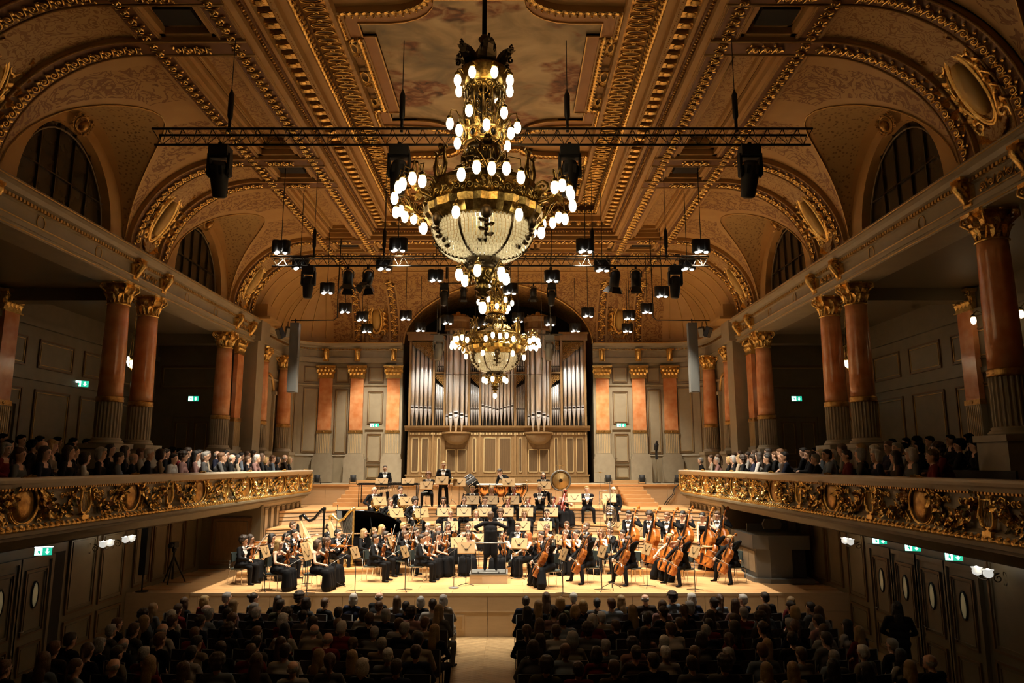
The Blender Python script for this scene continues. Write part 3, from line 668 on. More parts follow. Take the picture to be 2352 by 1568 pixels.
# ---------------------------------------------------------------- ceiling
ceil = struct('ceiling', 'coved and coffered ceiling, painted and gilded')
Z0, RX, RZ, ZC = 10.16, 2.85, 2.64, 12.80
XT = WX-.15-RX                                    # x where the cove meets the flat (6.75)
def cv(ph, d=0.0): return XT+(RX-d)*math.cos(ph), Z0+(RZ-d)*math.sin(ph)
HW, RA = 2.38, 2.5
PHI = sorted([PI/2*i/18 for i in range(19)]+[math.asin(q*r/RZ) for q in (.97, .99, 1.0) for r in (RA, 2.47)])
BAYS = [(8.95, 5.6, 11.3), (16.0, 13.5, 18.48), (23.15, 20.62, 25.67)]
RIBS = [11.6, 13.22, 18.75, 20.35, 25.95, 27.5]
def ha(z): q = min(1.0, (z-Z0)/RA); return HW*math.sqrt(max(0, 1-q*q))
for s in (-1, 1):
    for yc, y0, y1 in BAYS:
        u = MB()
        for sg, ye in ((-1, y0), (1, y1)):
            P = []
            for ph in PHI:
                x, z = cv(ph); a = yc+sg*ha(z); P.append([(s*x, lerp(ye, a, t/5), z) for t in range(6)])
            k = len(P[0]); V = [q for r in P for q in r]; F = []; 
            fl = (sg*s > 0)
            for i in range(len(P)-1):
                for j in range(k-1):
                    f = (i*k+j, i*k+j+1, (i+1)*k+j+1, (i+1)*k+j); F.append(f if fl else f[::-1])
            u.add(V, F, 0, True)
            for f_i in range(len(F)): u.m[-1-f_i] = 1 if (F[-1-f_i][0] % k) in (0, 4) else 0
        u.build('cove', ['ceil_motif', 'ceil_paint'], ceil)
        u = MB(); P = []
        for i in range(25):
            ps = PI*i/24; y = yc+HW*math.cos(ps); z = Z0+RA*math.sin(ps); xg = XT+RX*math.sqrt(max(0, 1-((z-Z0)/RZ)**2))
            P.append([(s*lerp(WX-.12, xg, t), y, z) for t in (0, .12, .18, .4, .6, .8, .93, 1)])
        o = len(u.f); u.grid(P, 0, True, s < 0)
        for f_i in range(len(u.f)): u.m[f_i] = 1 if f_i % 7 in (0, 1, 6) else 0
        u.build('lunette_vault', ['ceil_dots', 'ceil_paint'], ceil)
        # arris line between lunette and cove
        u = MB(); u.tube([(s*(XT+RX*math.sqrt(max(0, 1-((z-Z0)/RZ)**2))-.02), y, z-.01) for y, z in [(yc+HW*math.cos(PI*i/24), Z0+RA*math.sin(PI*i/24)) for i in range(1, 24)]], .018, 4); u.build('arris_line', 'gilt_line', ceil)
        # lunette wall and window
        n = 2*[s, ]; wv = .75
        u = MB(); u.grid([[(s*(WX-.12), yc+HW*q*math.cos(PI*i/24), Z0+(RA*math.sin(PI*i/24) if q == 1 else .12+RA*.84*math.sin(PI*i/24))) for q in (1, wv)] for i in range(25)], 0, False, s > 0)
        u.bx(s*(WX-.12), s*(WX+.1), yc-HW, yc+HW, Z0, Z0+.12); u.build('lunette_wall', 'ceil_paint', ceil)
        kk = (BAYS.index((yc, y0, y1))+1)+(3 if s > 0 else 0)
        wd = struct('window_%d' % kk, 'dark half-round lunette window above the %s cornice' % ('left' if s < 0 else 'right')); wd.location = (s*WX, yc, Z0+.12)
        arc = [(wv*HW*math.cos(PI*i/20), RA*.84*math.sin(PI*i/20)) for i in range(21)]
        u = MB(); u.ext(arc, 0, s*.04, 'x'); u.build('pane', 'glass_night', wd, (s*.10, 0, 0))
        u = MB(); u.grid([[(s*-.12, y, z), (s*.12, y, z)] for y, z in arc], 0, True, s > 0); u.build('reveal', 'ceil_paint', wd)
        u = MB(); u.tube([(s*.06, y*.93, z*.93) for y, z in arc], .025, 5); u.build('window_frame', 'trim_paint', wd)
        u = MB()
        for y in (-.9, -.3, .3, .9): u.bx(s*.05, s*.10, y-.018, y+.018, 0, RA*.84*math.sqrt(1-(y/(wv*HW))**2)-.02)
        u.bx(s*.05, s*.09, -1.6, 1.6, .78, .81); u.build('mullion', 'bronze_dark', wd)
        # gilt mask at the crown of the lunette arch
        u = MB(); g = cart_frame(.7, .5); u.mb(g, Matrix.Identity(4)); u.sph((0, .12, -.02), (.12, .12, .16), 8, 6); mobj('keystone_mask', u.mesh('keystone_mask', 'gold_dark'), ceil, M=WF((s*(WX-.2), yc, Z0+RA*.93), (-s, 0, 0)) @ Matrix.Rotation(-.5, 4, 'X') @ Matrix.Scale(.9, 4))
    # transverse ribs: down the cove and along the flat
    for yr in RIBS:
        path = [cv(p, .10) for p in PHI]+[(x, ZC-.10) for x in (6.4, 5.6, 4.55)]
        u = MB(); w_ = .27
        for y0, y1, m, d in ((-w_, w_, 0, 0),):
            P = []
            pin = [cv(p, .10) for p in PHI]+[(x, ZC-.10) for x in (6.4, 5.6, 4.55)]; pout = [cv(p, 0) for p in PHI]+[(x, ZC) for x in (6.4, 5.6, 4.55)]
            for (xi, zi), (xo, zo) in zip(pin, pout): P.append([(s*xo, yr-w_, zo), (s*xi, yr-w_, zi), (s*xi, yr-w_*.72, zi), (s*xi, yr+w_*.72, zi), (s*xi, yr+w_, zi), (s*xo, yr+w_, zo)])
            u.grid(P, 0, False, s > 0)
            for q in range(2, len(u.f), 5): u.m[q] = 1
        for e in (-1, 1): u.tube([(s*x, yr+e*(w_-.03), z-.01) for x, z in pin], .03, 4)
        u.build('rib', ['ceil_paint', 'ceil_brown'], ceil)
        def fr(t, s=s, yr=yr):
            ph = .10+(PI/2-.10)*t; x, z = cv(ph, .11); return Vector((s*x, yr, z)), Vector((s*math.sin(ph), 0, -math.cos(ph))), Vector((-s*math.cos(ph), 0, -math.sin(ph)))
        u = MB(); strip(u, SCROLL, fr, 17, (.27, .34, .42), None, False)
        strip(u, SCROLL, lambda t: (Vector((s*lerp(6.05, 5.35, t), yr, ZC-.105)), Vector((s, 0, 0)), Vector((0, 0, -1))), 3, (.26, .34, .42)); u.build('scroll_moulding', 'gold', ceil)['kind'] = 'stuff'
    # panel and cartouche between paired ribs
    for ya, yb in ((11.87, 12.95), (19.02, 20.08), (26.22, 27.23)):
        u = MB(); u.grid([[(s*cv(p, .02)[0], y, cv(p, .02)[1]) for y in (ya-.1, yb+.1)] for p in PHI], 0, True, s > 0); u.build('cove_panel', 'ceil_swirl', ceil)
        ph = .50; x, z = cv(ph, .03); N = Vector((-s*math.cos(ph), 0, -math.sin(ph))); T = Vector((0, -s, 0)) if s < 0 else Vector((0, -1, 0))
        T = Vector((0, 1, 0)) if s > 0 else Vector((0, -1, 0)); B = T.cross(N)
        M = Matrix.Identity(4)
        for i in range(3): M[i][0] = T[i]; M[i][1] = N[i]; M[i][2] = B[i]; M[i][3] = (s*x, (ya+yb)/2, z)[i]
        if 'CRT' not in globals():
            u = cart_frame(.88, 1.9)
            for k in range(16): a = random.uniform(0, 6.28); leaf(u, .32, .2, .14, 0, Matrix.Translation((random.uniform(-.4, .4), .05, .75+random.uniform(0, .45))) @ Matrix.Rotation(random.uniform(-1, 1), 4, 'Y'))
            CRT = u.mesh('cartouche', 'gold'); COV = oval(.44, 1.1, .16).mesh('cartouche_oval', 'ceil_ochre')
        mobj('cartouche', CRT, ceil, M=M); mobj('cartouche_oval', COV, ceil, M=M)
    # longitudinal ribs and side coffers
    for xa, xb in ((6.2, 6.72), (4.55, 5.1)):
        xm = (xa+xb)/2; u = MB(); u.bx(s*xa, s*xb, 4, 30.6, ZC-.06, ZC+.35)
        for q in (xa+.04, xb-.04): u.tube([(s*q, 4, ZC-.065), (s*q, 30.6, ZC-.065)], .022, 4)
        u.bx(s*(xa+.08), s*(xb-.08), 4, 30.6, ZC-.066, ZC-.05, 1); u.build('rib', ['ceil_paint', 'ceil_brown'], ceil)
        u = MB(); L = 26.0; strip(u, SCROLL, lambda t: (Vector((s*xm, 4.3+L*t, ZC-.07)), Vector((0, 1, 0)), Vector((0, 0, -1))), 96, (.27, .34, .42)); u.build('scroll_moulding', 'gold', ceil)['kind'] = 'stuff'
    for ya, yb, pm in ((4.2, 11.33, 0), (11.87, 12.95, 1), (13.49, 18.48, 0), (19.02, 20.08, 1), (20.62, 25.68, 0), (26.22, 27.23, 1), (27.77, 30.4, 0)):
        u = MB()
        for i, (d, z, hh) in enumerate(((0, ZC-.02, .14), (.09, ZC+.12, .12), (.20, ZC+.24, .14))):
            xa, xb = 5.1+d, 6.2-d; a, b = ya+d, yb-d; e = .10
            u.bx(s*xa, s*(xa+e), a, b, z, z+hh); u.bx(s*(xb-e), s*xb, a, b, z, z+hh); u.bx(s*xa, s*xb, a, a+e, z, z+hh); u.bx(s*xa, s*xb, b-e, b, z, z+hh)
        u.build('coffer_frame', 'ceil_paint', ceil)
        u = MB(); u.bx(s*5.3, s*6.0, ya+.2, yb-.2, ZC+.36, ZC+.42); u.build('coffer_panel', 'ceil_swirl' if not pm else 'ceil_paint', ceil)
        if pm:
            u = MB(); u.bx(s*5.30, s*6.0, ya+.28, ya+.28+.5, ZC+.02, ZC+.34); u.build('air_vent', 'dark_void', ceil)
            mobj('rosette', CRT, ceil, M=Matrix.Translation((s*5.65, yb-.40, ZC+.34)) @ Matrix.Rotation(-PI/2, 4, 'X') @ Matrix.Scale(.32, 4))
        else:
            u = MB(); u.tube([(s*5.36, ya+.25, ZC+.23), (s*5.36, yb-.25, ZC+.23), (s*5.94, yb-.25, ZC+.23), (s*5.94, ya+.25, ZC+.23)], .02, 4, 0, False, True); u.build('gilt_line', 'gilt_line', ceil)
# ---- central coffer: stepped frame, modillions, bead rows, guilloche
CE = 25.45
def ring(name, x0, x1, z0, z1, m, y_in=0.0):
    # rectangular ring: outer half-width x1, inner x0, far end follows the same inset
    u = MB(); ye, yi = CE-(4.55-x1), CE-(4.55-x0)
    for s in (-1, 1): u.bx(s*x0, s*x1, 4, ye, z0, z1)
    u.bx(-x0, x0, yi, ye, z0, z1); return u.build(name, m, ceil)
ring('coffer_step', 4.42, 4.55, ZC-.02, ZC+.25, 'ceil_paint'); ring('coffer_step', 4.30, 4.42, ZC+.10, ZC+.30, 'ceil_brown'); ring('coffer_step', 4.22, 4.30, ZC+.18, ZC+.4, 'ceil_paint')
ring('coffer_soffit', 3.92, 4.25, ZC+.36, ZC+.45, 'ceil_shade_umber'); ring('coffer_step', 3.82, 3.95, ZC+.30, ZC+.62, 'ceil_paint'); ring('coffer_fascia', 3.66, 3.82, ZC+.48, ZC+.7, 'ceil_paint')
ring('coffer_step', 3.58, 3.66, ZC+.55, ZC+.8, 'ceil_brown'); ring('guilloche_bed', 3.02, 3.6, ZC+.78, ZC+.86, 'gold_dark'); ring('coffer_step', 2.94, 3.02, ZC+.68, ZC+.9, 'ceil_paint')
def rect_fn(x, z, ya=4.2):
    ye = CE-(4.55-x); L1 = ye-ya; L = 2*L1+2*x
    def fn(t):
        d = t*L
        if d < L1: return Vector((-x, ya+d, z)), Vector((0, 1, 0)), Vector((0, 0, -1))
        if d < L1+2*x: return Vector((-x+d-L1, ye, z)), Vector((1, 0, 0)), Vector((0, 0, -1))
        return Vector((x, ye-(d-L1-2*x), z)), Vector((0, -1, 0)), Vector((0, 0, -1))
    return fn, L
mo = MB(); mo.bx(-.085, .085, -.15, .15, 0, .10); mo.tube([(0, y, z) for y, z in spiral((-.07, .06), .01, .075, 0, 1.2, 9)], .03, 5); leaf(mo, .24, .16, .06, 0, Matrix.Translation((0, -.12, .11)) @ Matrix.Rotation(-PI/2+.2, 4, 'X')); mom = mo.mesh('modillion', 'gold')
fn, L = rect_fn(4.08, ZC+.36); nm = int(L/.36)
for i in range(nm):
    P, T, N = fn((i+.5)/nm)
    if P.y > 9: mobj('modillion', mom, ceil, M=MF(P, T, N))
for x, z, st, sz, nme, mt, un in ((4.36, ZC+.095, .10, (.09, .09, .09), 'egg_moulding', 'gold_dark', None), (3.88, ZC+.295, .075, (.03, .03, .03), 'bead_row', 'gold', None), (3.62, ZC+.545, .16, (.20, .18, .2), 'leaf_moulding', 'gold', LEAFU)):
    fn, L = rect_fn(x, z, 9.0); u = MB()
    if un is None:
        un = MB().sph((0, 0, 0), (.42, .5, .5), 5, 4)
    strip(u, un, fn, int(L/st), sz); u.build(nme, mt, ceil)['kind'] = 'stuff'
gu = MB()
n = 14; gu.tube([(.10*math.copysign(1, math.cos(t))*abs(math.cos(t))**.9, .20*math.sin(t)+.02*0, .03) for t in [2*PI*i/n for i in range(n)]], .022, 4, 0, False, True)
gu.tube([(.18+.045*math.cos(t), .045*math.sin(t), .03) for t in [2*PI*i/8 for i in range(8)]], .016, 4, 0, False, True)
fn, L = rect_fn(3.31, ZC+.775, 9.0); u = MB(); strip(u, gu, fn, int(L/.27), (.75, 1.1, 1)); u.build('guilloche', 'gold', ceil)['kind'] = 'stuff'
u = MB(); strip(u, MB().ext([(.075*math.cos(t), .165*math.sin(t)) for t in [2*PI*i/12 for i in range(12)]], .0, .012, 'z'), fn, int(L/.27), (.75, 1.1, 1)); u.build('guilloche_inlay', 'ceil_shade_umber', ceil)['kind'] = 'stuff'
for s in (-1, 1):
    for y in (12.05, 20.2): mobj('rosette', CRT, ceil, M=Matrix.Translation((s*3.31, y, ZC+.77)) @ Matrix.Rotation(-PI/2, 4, 'X') @ Matrix.Scale(.26, 4))
MB().bx(-3.05, 3.05, 4, 24.0, ZC+.95, ZC+1.05).build('field', 'ceil_paint', ceil)
ZPN = ZC+.90
def outline(k):
    # stepped cross outline with hollow corners, half in x mirrored; k = outward offset
    q = [(0, 2.95+k), (.9, 2.95+k)]+[(.9+1.0*(1-math.cos(a))*1.0, 2.95+k-.78*math.sin(a)) for a in [PI/2*i/5 for i in range(1, 6)]]
    q += [(2.55+k, 2.17+k*.9), (2.55+k, 1.72-k*.3), (2.27+k, 1.72-k*.3), (2.27+k, 0)]
    h = q+[(x, -y) for x, y in q[::-1][1:]]; return h+[(-x, y) for x, y in h[::-1][1:-1]]
def frame_band(name, k0, k1, z0, z1, m, yc, sc_=(1, 1)):
    a = [(x*sc_[0], yc+y*sc_[1]) for x, y in outline(k0)]; b = [(x*sc_[0], yc+y*sc_[1]) for x, y in outline(k1)]; n = len(a); u = MB()
    V = [(x, y, z0) for x, y in a]+[(x, y, z0) for x, y in b]+[(x, y, z1) for x, y in a]+[(x, y, z1) for x, y in b]; F = []
    for i in range(n):
        j = (i+1) % n; F += [(i, j, n+j, n+i), (i, 2*n+i, 2*n+j, j), (n+i, n+j, 3*n+j, 3*n+i)]
    u.add(V, F); return u.build(name, m, ceil)
def poly_fn(pts, z):
    n = len(pts); S_ = [0]
    for i in range(n): S_.append(S_[-1]+math.dist(pts[i], pts[(i+1) % n]))
    def fn(t):
        d = t*S_[-1]; i = max(k for k in range(n) if S_[k] <= d); a, b = pts[i], pts[(i+1) % n]; q = (d-S_[i])/max(1e-6, S_[i+1]-S_[i])
        return Vector((lerp(a[0], b[0], q), lerp(a[1], b[1], q), z)), Vector((b[0]-a[0], b[1]-a[1], 0)), Vector((0, 0, -1))
    return fn, S_[-1]
for yc, s2 in ((16.0, (1, 1)), (22.0, (.98, .62))):
    pts = [(x*s2[0], yc+y*s2[1]) for x, y in outline(0)]
    u = MB(); u.ext(pts, ZPN+.01, ZPN+.05, 'z'); o = u.build('painting', 'painting', ceil); tag(o, 'painted ceiling canvas of clouds and reddish figures')
    frame_band('painting_border', .0, .30, ZPN-.05, ZPN+.06, 'ceil_border', yc, s2); frame_band('gilt_line', .0, .03, ZPN-.08, ZPN, 'gilt_line', yc, s2); frame_band('painting_frame', .28, .46, ZPN-.09, ZPN+.06, 'ceil_paint', yc, s2)
    pts = [(x*s2[0], yc+y*s2[1]) for x, y in outline(.37)]; fn, L = poly_fn(pts, ZPN-.095); u = MB(); strip(u, LEAFU, fn, int(L/.15), (.17, .17, .22)); u.build('leaf_moulding', 'gold', ceil)['kind'] = 'stuff'
    for s in (-1, 1):
        for dy in (-1.0, 0, 1.0):
            mobj('rosette', CRT, ceil, M=Matrix.Translation((s*2.86, yc+dy*s2[1]*1.2, ZPN-.02)) @ Matrix.Rotation(-PI/2, 4, 'X') @ Matrix.Scale(.22 if dy else .3, 4))
# ---- far transverse band and flat before the apse
u = MB()
for y in (25.95, 27.5): u.bx(-4.55, 4.55, y-.27, y+.27, ZC-.10, ZC+.3); u.bx(-4.55, 4.55, y-.19, y+.19, ZC-.104, ZC-.09, 1)
u.build('rib', ['ceil_paint', 'ceil_brown'], ceil)
u = MB()
for y in (25.95, 27.5): strip(u, SCROLL, lambda t: (Vector((lerp(-4.5, 4.5, t), y, ZC-.105)), Vector((1, 0, 0)), Vector((0, 0, -1))), 32, (.27, .34, .42))
u.build('scroll_moulding', 'gold', ceil)['kind'] = 'stuff'
for x0, x1 in ((-4.5, -1.6), (-1.5, 1.5), (1.6, 4.5)):
    u = MB(); u.bx(x0, x1, 26.22, 27.23, ZC+.30, ZC+.4); u.build('coffer_panel', 'ceil_swirl', ceil)
    u = MB()
    for a, b, c, d in ((x0, x1, 26.22, 26.36), (x0, x1, 27.09, 27.23), (x0, x0+.14, 26.22, 27.23), (x1-.14, x1, 26.22, 27.23)): u.bx(a, b, c, d, ZC, ZC+.3)
    u.build('coffer_frame', 'ceil_paint', ceil)
MB().bx(-6.8, 6.8, 27.7, 31.0, ZC, ZC+.2).build('field', 'ceil_swirl', ceil)
u = MB()
for y in (28.2, 28.8, 29.6, 30.5): u.bx(-4.5, 4.5, y-.12, y+.12, ZC-.05, ZC)
u.build('moulding_band', 'ceil_paint', ceil)
# ---- apse coves with rounded corners, arch around the organ
OX, ORA = 4.45, 2.47
def off(ph): return .15+RX*(1-math.cos(ph)), Z0+RZ*math.sin(ph)
for s in (-1, 1):
    A, Bk, Cn = [], [], []
    for ph in PHI:
        o, z = off(ph); xe = 7.75 if o < 2 else WX-o; ye = 31.75 if o < 2 else 33.75-o
        A.append([(s*(WX-o), lerp(27.75, ye, t/4), z) for t in range(5)])
        Cn.append([((s*(7.75+(2-o)*math.cos(PI/2*k/8)), 31.75+(2-o)*math.sin(PI/2*k/8), z) if o < 2 else (s*(WX-o), 33.75-o, z)) for k in range(9)])
        q = (z-Z0)/ORA; xa = OX*math.sqrt(max(0, 1-q*q)) if q < 1 else 0
        Bk.append([(s*lerp(xe, xa, t/10), 33.75-o, z) for t in range(11)])
    u = MB(); u.grid(A, 0, True, s < 0); u.grid(Cn, 0, True, s < 0); u.build('apse_cove', 'ceil_paint', ceil)
    u = MB(); u.grid(Bk, 0, True, s < 0); u.build('apse_cove', 'ceil_motif', ceil)
    # ribs on the back cove, in line with the pilasters
    for x in (4.87, 6.57):
        P = []
        for ph in PHI[:17]:
            o, z = off(ph); n_ = (math.cos(ph), math.sin(ph)); P.append([(s*x+d, 33.75-o-.07*k*n_[0], z-.07*k*n_[1]) for d, k in ((-.26, 0), (-.26, 1), (-.18, 1), (.18, 1), (.26, 1), (.26, 0))])
        u = MB(); u.grid(P, 0, False)
        for q in range(2, len(u.f), 5): u.m[q] = 1
        u.build('rib', ['ceil_paint', 'ceil_brown'], ceil)
        def fr(t, x=x):
            ph = .05+1.25*t; o, z = off(ph); return Vector((s*x, 33.75-o-.08*math.cos(ph), z-.08*math.sin(ph))), Vector((0, -math.sin(ph), math.cos(ph))), Vector((0, -math.cos(ph), -math.sin(ph)))
        u = MB(); strip(u, SCROLL, fr, 15, (.26, .42, .42), None, True); u.build('scroll_moulding', 'gold', ceil)['kind'] = 'stuff'
    ph = .42; o, z = off(ph); mobj('cartouche', CRT, ceil, M=WF((s*5.72, 33.75-o, z), (0, -1, 0)) @ Matrix.Rotation(-.4, 4, 'X') @ Matrix.Scale(.86, 4)); mobj('cartouche_oval', COV, ceil, M=WF((s*5.72, 33.75-o, z), (0, -1, 0)) @ Matrix.Rotation(-.4, 4, 'X') @ Matrix.Scale(.86, 4))
    # fan of brown panels in the curved corner
    for k in (1, 3.2, 5.2, 7):
        a = PI/2*k/8; u = MB(); pts = []
        for ph in PHI[1:13]:
            o, z = off(ph); r = 2-o
            if r > .05: pts.append((s*(7.75+(r-.02)*math.cos(a)), 31.75+(r-.02)*math.sin(a), z-.01))
        u.tube(pts, .022, 4); u.build('gilt_line', 'gilt_line', ceil)
    for yy in (28.5, 29.6, 30.7, 31.6):
        u = MB(); u.tube([(s*(WX-off(p)[0]-.01), yy, off(p)[1]-.01) for p in PHI[1:15]], .022, 4); u.build('gilt_line', 'gilt_line', ceil)
# arch soffit over the organ
P = []
for i in range(33):
    ps = PI*i/32; x = OX*math.cos(ps); z = Z0+ORA*math.sin(ps); ph = math.asin(min(1, (z-Z0)/RZ)); P.append([(x, 33.75-off(ph)[0], z), (x, 34.2, z), (x, 36.5, z)])
u = MB(); u.grid(P, 0, True); u.build('organ_arch', 'ceil_motif', ceil)
u = MB(); u.tube([(p[0][0], p[0][1]-.02, p[0][2]-.02) for p in P], .05, 5); u.build('arch_moulding', 'gilt_line', ceil)
# ---------------------------------------------------------------- organ
OY = 33.0
org = thing('pipe_organ', 'large oak pipe organ with silver pipes in the arch', 'organ', (0, OY, ZP))
def OB(x0, x1, y0, y1, z0, z1, name='case', m='organ_oak'): u = MB(); u.bx(x0, x1, y0, y1, z0-ZP, z1-ZP); return u.build(name, m, org)
OB(-4.08, 4.08, .06, 1.5, ZP, 6.2, 'lower_case'); OB(-4.12, 4.12, .0, 1.5, ZP, 4.02, 'plinth'); OB(-4.16, 4.16, -.03, 1.5, 4.02, 4.08, 'plinth_cap')
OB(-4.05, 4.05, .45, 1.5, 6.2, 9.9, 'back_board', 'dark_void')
u = MB(); u.ext([(.0, 6.02), (-.05, 6.04), (-.06, 6.12), (-.16, 6.17), (-.18, 6.25), (.3, 6.25), (.3, 6.02)], -4.2, 4.2, 'x'); u.v = [(x, y, z-ZP) for x, y, z in u.v]; u.build('case_cornice', 'organ_oak', org)
u = MB()
for k in range(120): x = -4.0+k*8.0/119; u.bx(x-.018, x+.018, -.01, .06, 5.86-ZP, 5.95-ZP)
u.build('dentil_row', 'organ_gilt', org)['kind'] = 'stuff'
OBAYS = [(0, .76), (1.04, .22), (1.86, .54), (2.66, .2), (3.50, .52)]
def opanel(x, z0, z1, w_, m='organ_rib'):
    u = MB(); h_ = z1-z0
    for a, b, c, d in ((-w_/2, w_/2, h_-.025, h_), (-w_/2, w_/2, 0, .025), (-w_/2, -w_/2+.025, 0, h_), (w_/2-.025, w_/2, 0, h_)): u.bx(a, b, -.03, .0, c, d, 1)
    n = max(3, int(w_/.045))
    for k in range(n): q = -w_/2+.03+(k+.5)*(w_-.06)/n; u.bx(q-.012, q+.012, -.018, 0, .03, h_-.03, 0)
    u.build('panel', [m, 'organ_gilt'], org, (x, .055, z0-ZP))
for s in (-1, 1):
    for x in (3.28, 3.72): opanel(s*x, 4.18, 5.72, .32)
    opanel(s*2.66, 4.18, 5.72, .16); opanel(s*1.04, 4.18, 5.72, .16)
    for x in (1.61, 2.11): opanel(s*x, 4.18, 5.2, .42)
    opanel(s*.34, 4.18, 5.72, .56)
    for x in (4.02, 2.93, 2.42, 1.30, .80): u = MB(); u.bx(-.05, .05, -.02, .08, 6.2-ZP, 10.2-ZP); u.build('stile', 'organ_oak', org, (s*x, 0, 0)); u = MB(); u.bx(-.045, .045, 0, .05, 4.08-ZP, 6.0-ZP); u.build('stile', 'organ_oak', org, (s*x, 0, 0))
    # half-round corbel under the tower
    u = MB(); u.lathe([(.05, 5.40-ZP), (.24, 5.43-ZP), (.42, 5.52-ZP), (.55, 5.68-ZP), (.60, 5.82-ZP), (.60, 5.90-ZP)], 16, 0, (s*1.86, .06, 0), True, PI, 2*PI); u.build('corbel', 'organ_oak', org)
    u = MB(); u.lathe([(.62, 5.88-ZP), (.66, 5.90-ZP), (.66, 5.97-ZP), (0, 5.97-ZP)], 16, 0, (s*1.86, .06, 0), False, PI, 2*PI); u.build('corbel_cap', 'organ_oak', org)
    # crowns
    u = MB(); u.bx(s*2.86, s*4.14, -.10, .9, 10.18-ZP, 10.5-ZP); u.bx(s*2.82, s*4.20, -.14, .9, 10.46-ZP, 10.56-ZP); u.build('tower_cornice', 'organ_oak', org)
    u = MB(); u.lathe([(.62, 10.6-ZP), (.66, 10.7-ZP), (.60, 10.75-ZP), (.60, 11.05-ZP), (.70, 11.12-ZP), (.74, 11.25-ZP), (0, 11.25-ZP)], 8, 0, (s*1.86, .3, 0), False, PI, 2*PI); u.bx(s*1.86-.62, s*1.86+.62, .3, 1.0, 10.6-ZP, 11.25-ZP); u.build('tower_crown', 'organ_oak', org)
    u = MB(); strip(u, SCROLL, lambda t: (Vector((s*1.86-.5+t, .1, 11.32-ZP)), Vector((1, 0, 0)), Vector((0, -1, 0))), 5, (.24, .24, .3)); leaf(u, .4, .25, .1, 0, Matrix.Translation((s*1.86, .1, 11.25-ZP))); leaf(u, .3, .2, .1, 0, Matrix.Translation((s*1.86-.15, .1, 11.25-ZP)) @ Matrix.Rotation(-.5, 4, 'Y')); leaf(u, .3, .2, .1, 0, Matrix.Translation((s*1.86+.15, .1, 11.25-ZP)) @ Matrix.Rotation(.5, 4, 'Y')); u.build('crown_ornament', 'fret_gold', org)
    for x0, x1, z in ((2.43, 2.90, 10.2), (.82, 1.28, 10.2)): OB(s*x0, s*x1, -.04, .6, z, z+.2, 'bay_cornice')
OB(-.82, .82, -.04, .6, 9.95, 10.2, 'bay_cornice')
def fret(x0, x1, z0, z1, test):
    u = MB(); st = .075; nx = int((x1-x0)/st); nz = int((z1-z0)/st)
    for i in range(nx+1):
        for j in range(nz+1):
            a = (x0+i*st, z0+j*st)
            for di in (-1, 1):
                b = (a[0]+di*st, a[1]+st)
                if x0-.01 <= b[0] <= x1+.01 and b[1] <= z1+.01 and test(*a) and test(*b): u.tube([(a[0], 0, a[1]-ZP), (b[0], 0, b[1]-ZP)], .012, 4)
            if (i+j) % 3 == 0 and test(*a): u.sph((a[0], -.01, a[1]-ZP), .02, 5, 4)
    u.build('fretwork', 'fret_gold', org, (0, .06, 0))['kind'] = 'stuff'
def pipe(x, y, r, zf, zm, zt):
    u = MB(); u.lathe([(r*.25, zf), (r, zm-.02), (r, zm)], 14, 0); u.lathe([(r, zm), (r, zt)], 14, 0)
    u.bx(-r*.62, r*.62, -r*1.03, -r*.6, zm+.03, zm+.05+r*.5, 1); u.bx(-r*.75, r*.75, -r*1.12, -r*.6, zm+.06+r*.5, zm+.085+r*.5, 0); u.ext([(-r*.7, zm+.01), (r*.7, zm+.01), (r*.35, zm-.6*r), (0, zm-.8*r), (-r*.35, zm-.6*r)], -r*1.06, -r*.7, 'y', 0)
    u.v = [(a+x, b+y, c-ZP) for a, b, c in u.v]; u.build('organ_pipe', ['pipe_metal', 'ebony'], org)
for i in range(9):
    x = -.68+i*.17; pipe(x, .22, .075, 6.27, 6.95+.04*abs(4-i), 9.2+.16*abs(4-i))
for s in (-1, 1):
    for i in range(5): pipe(s*(3.10+i*.2), .20, .088, 6.27, 7.0+.01*i, 9.65+.12*i)
    fret(min(s*2.98, s*3.97), max(s*2.98, s*3.97), 9.0, 10.18, (lambda x, z: z > 9.2+1.15*max(0, abs(x)-3.0)*.72 if 1 else 0))
    for bx_ in (1.04, 2.66):
        for i in range(5):
            x = bx_-.17+i*.085; pipe(s*x, .22, .038, 6.27, 6.98, 8.0+.05*i); pipe(s*x, .22, .030, 8.72, 8.95, 9.95)
        fret(s*bx_-.2, s*bx_+.2, 7.95, 8.65, lambda x, z: z > 8.05+.9*abs(abs(x)-bx_+.2)); OB(s*bx_-.2, s*bx_+.2, -.02, .3, 8.65, 8.72, 'bay_rail'); fret(s*bx_-.2, s*bx_+.2, 9.7, 10.2, lambda x, z: z > 9.75)
    for dx, r, dy, zm in ((-.44, .07, .14, 6.62), (-.25, .105, -.10, 6.66), (0, .135, -.24, 6.72), (.25, .105, -.10, 6.66), (.44, .07, .14, 6.62)): pipe(s*1.86+dx, -.10+dy, r, 5.97, zm, 10.62)
fret(-.74, .74, 9.5, 9.95, lambda x, z: z > 9.62)
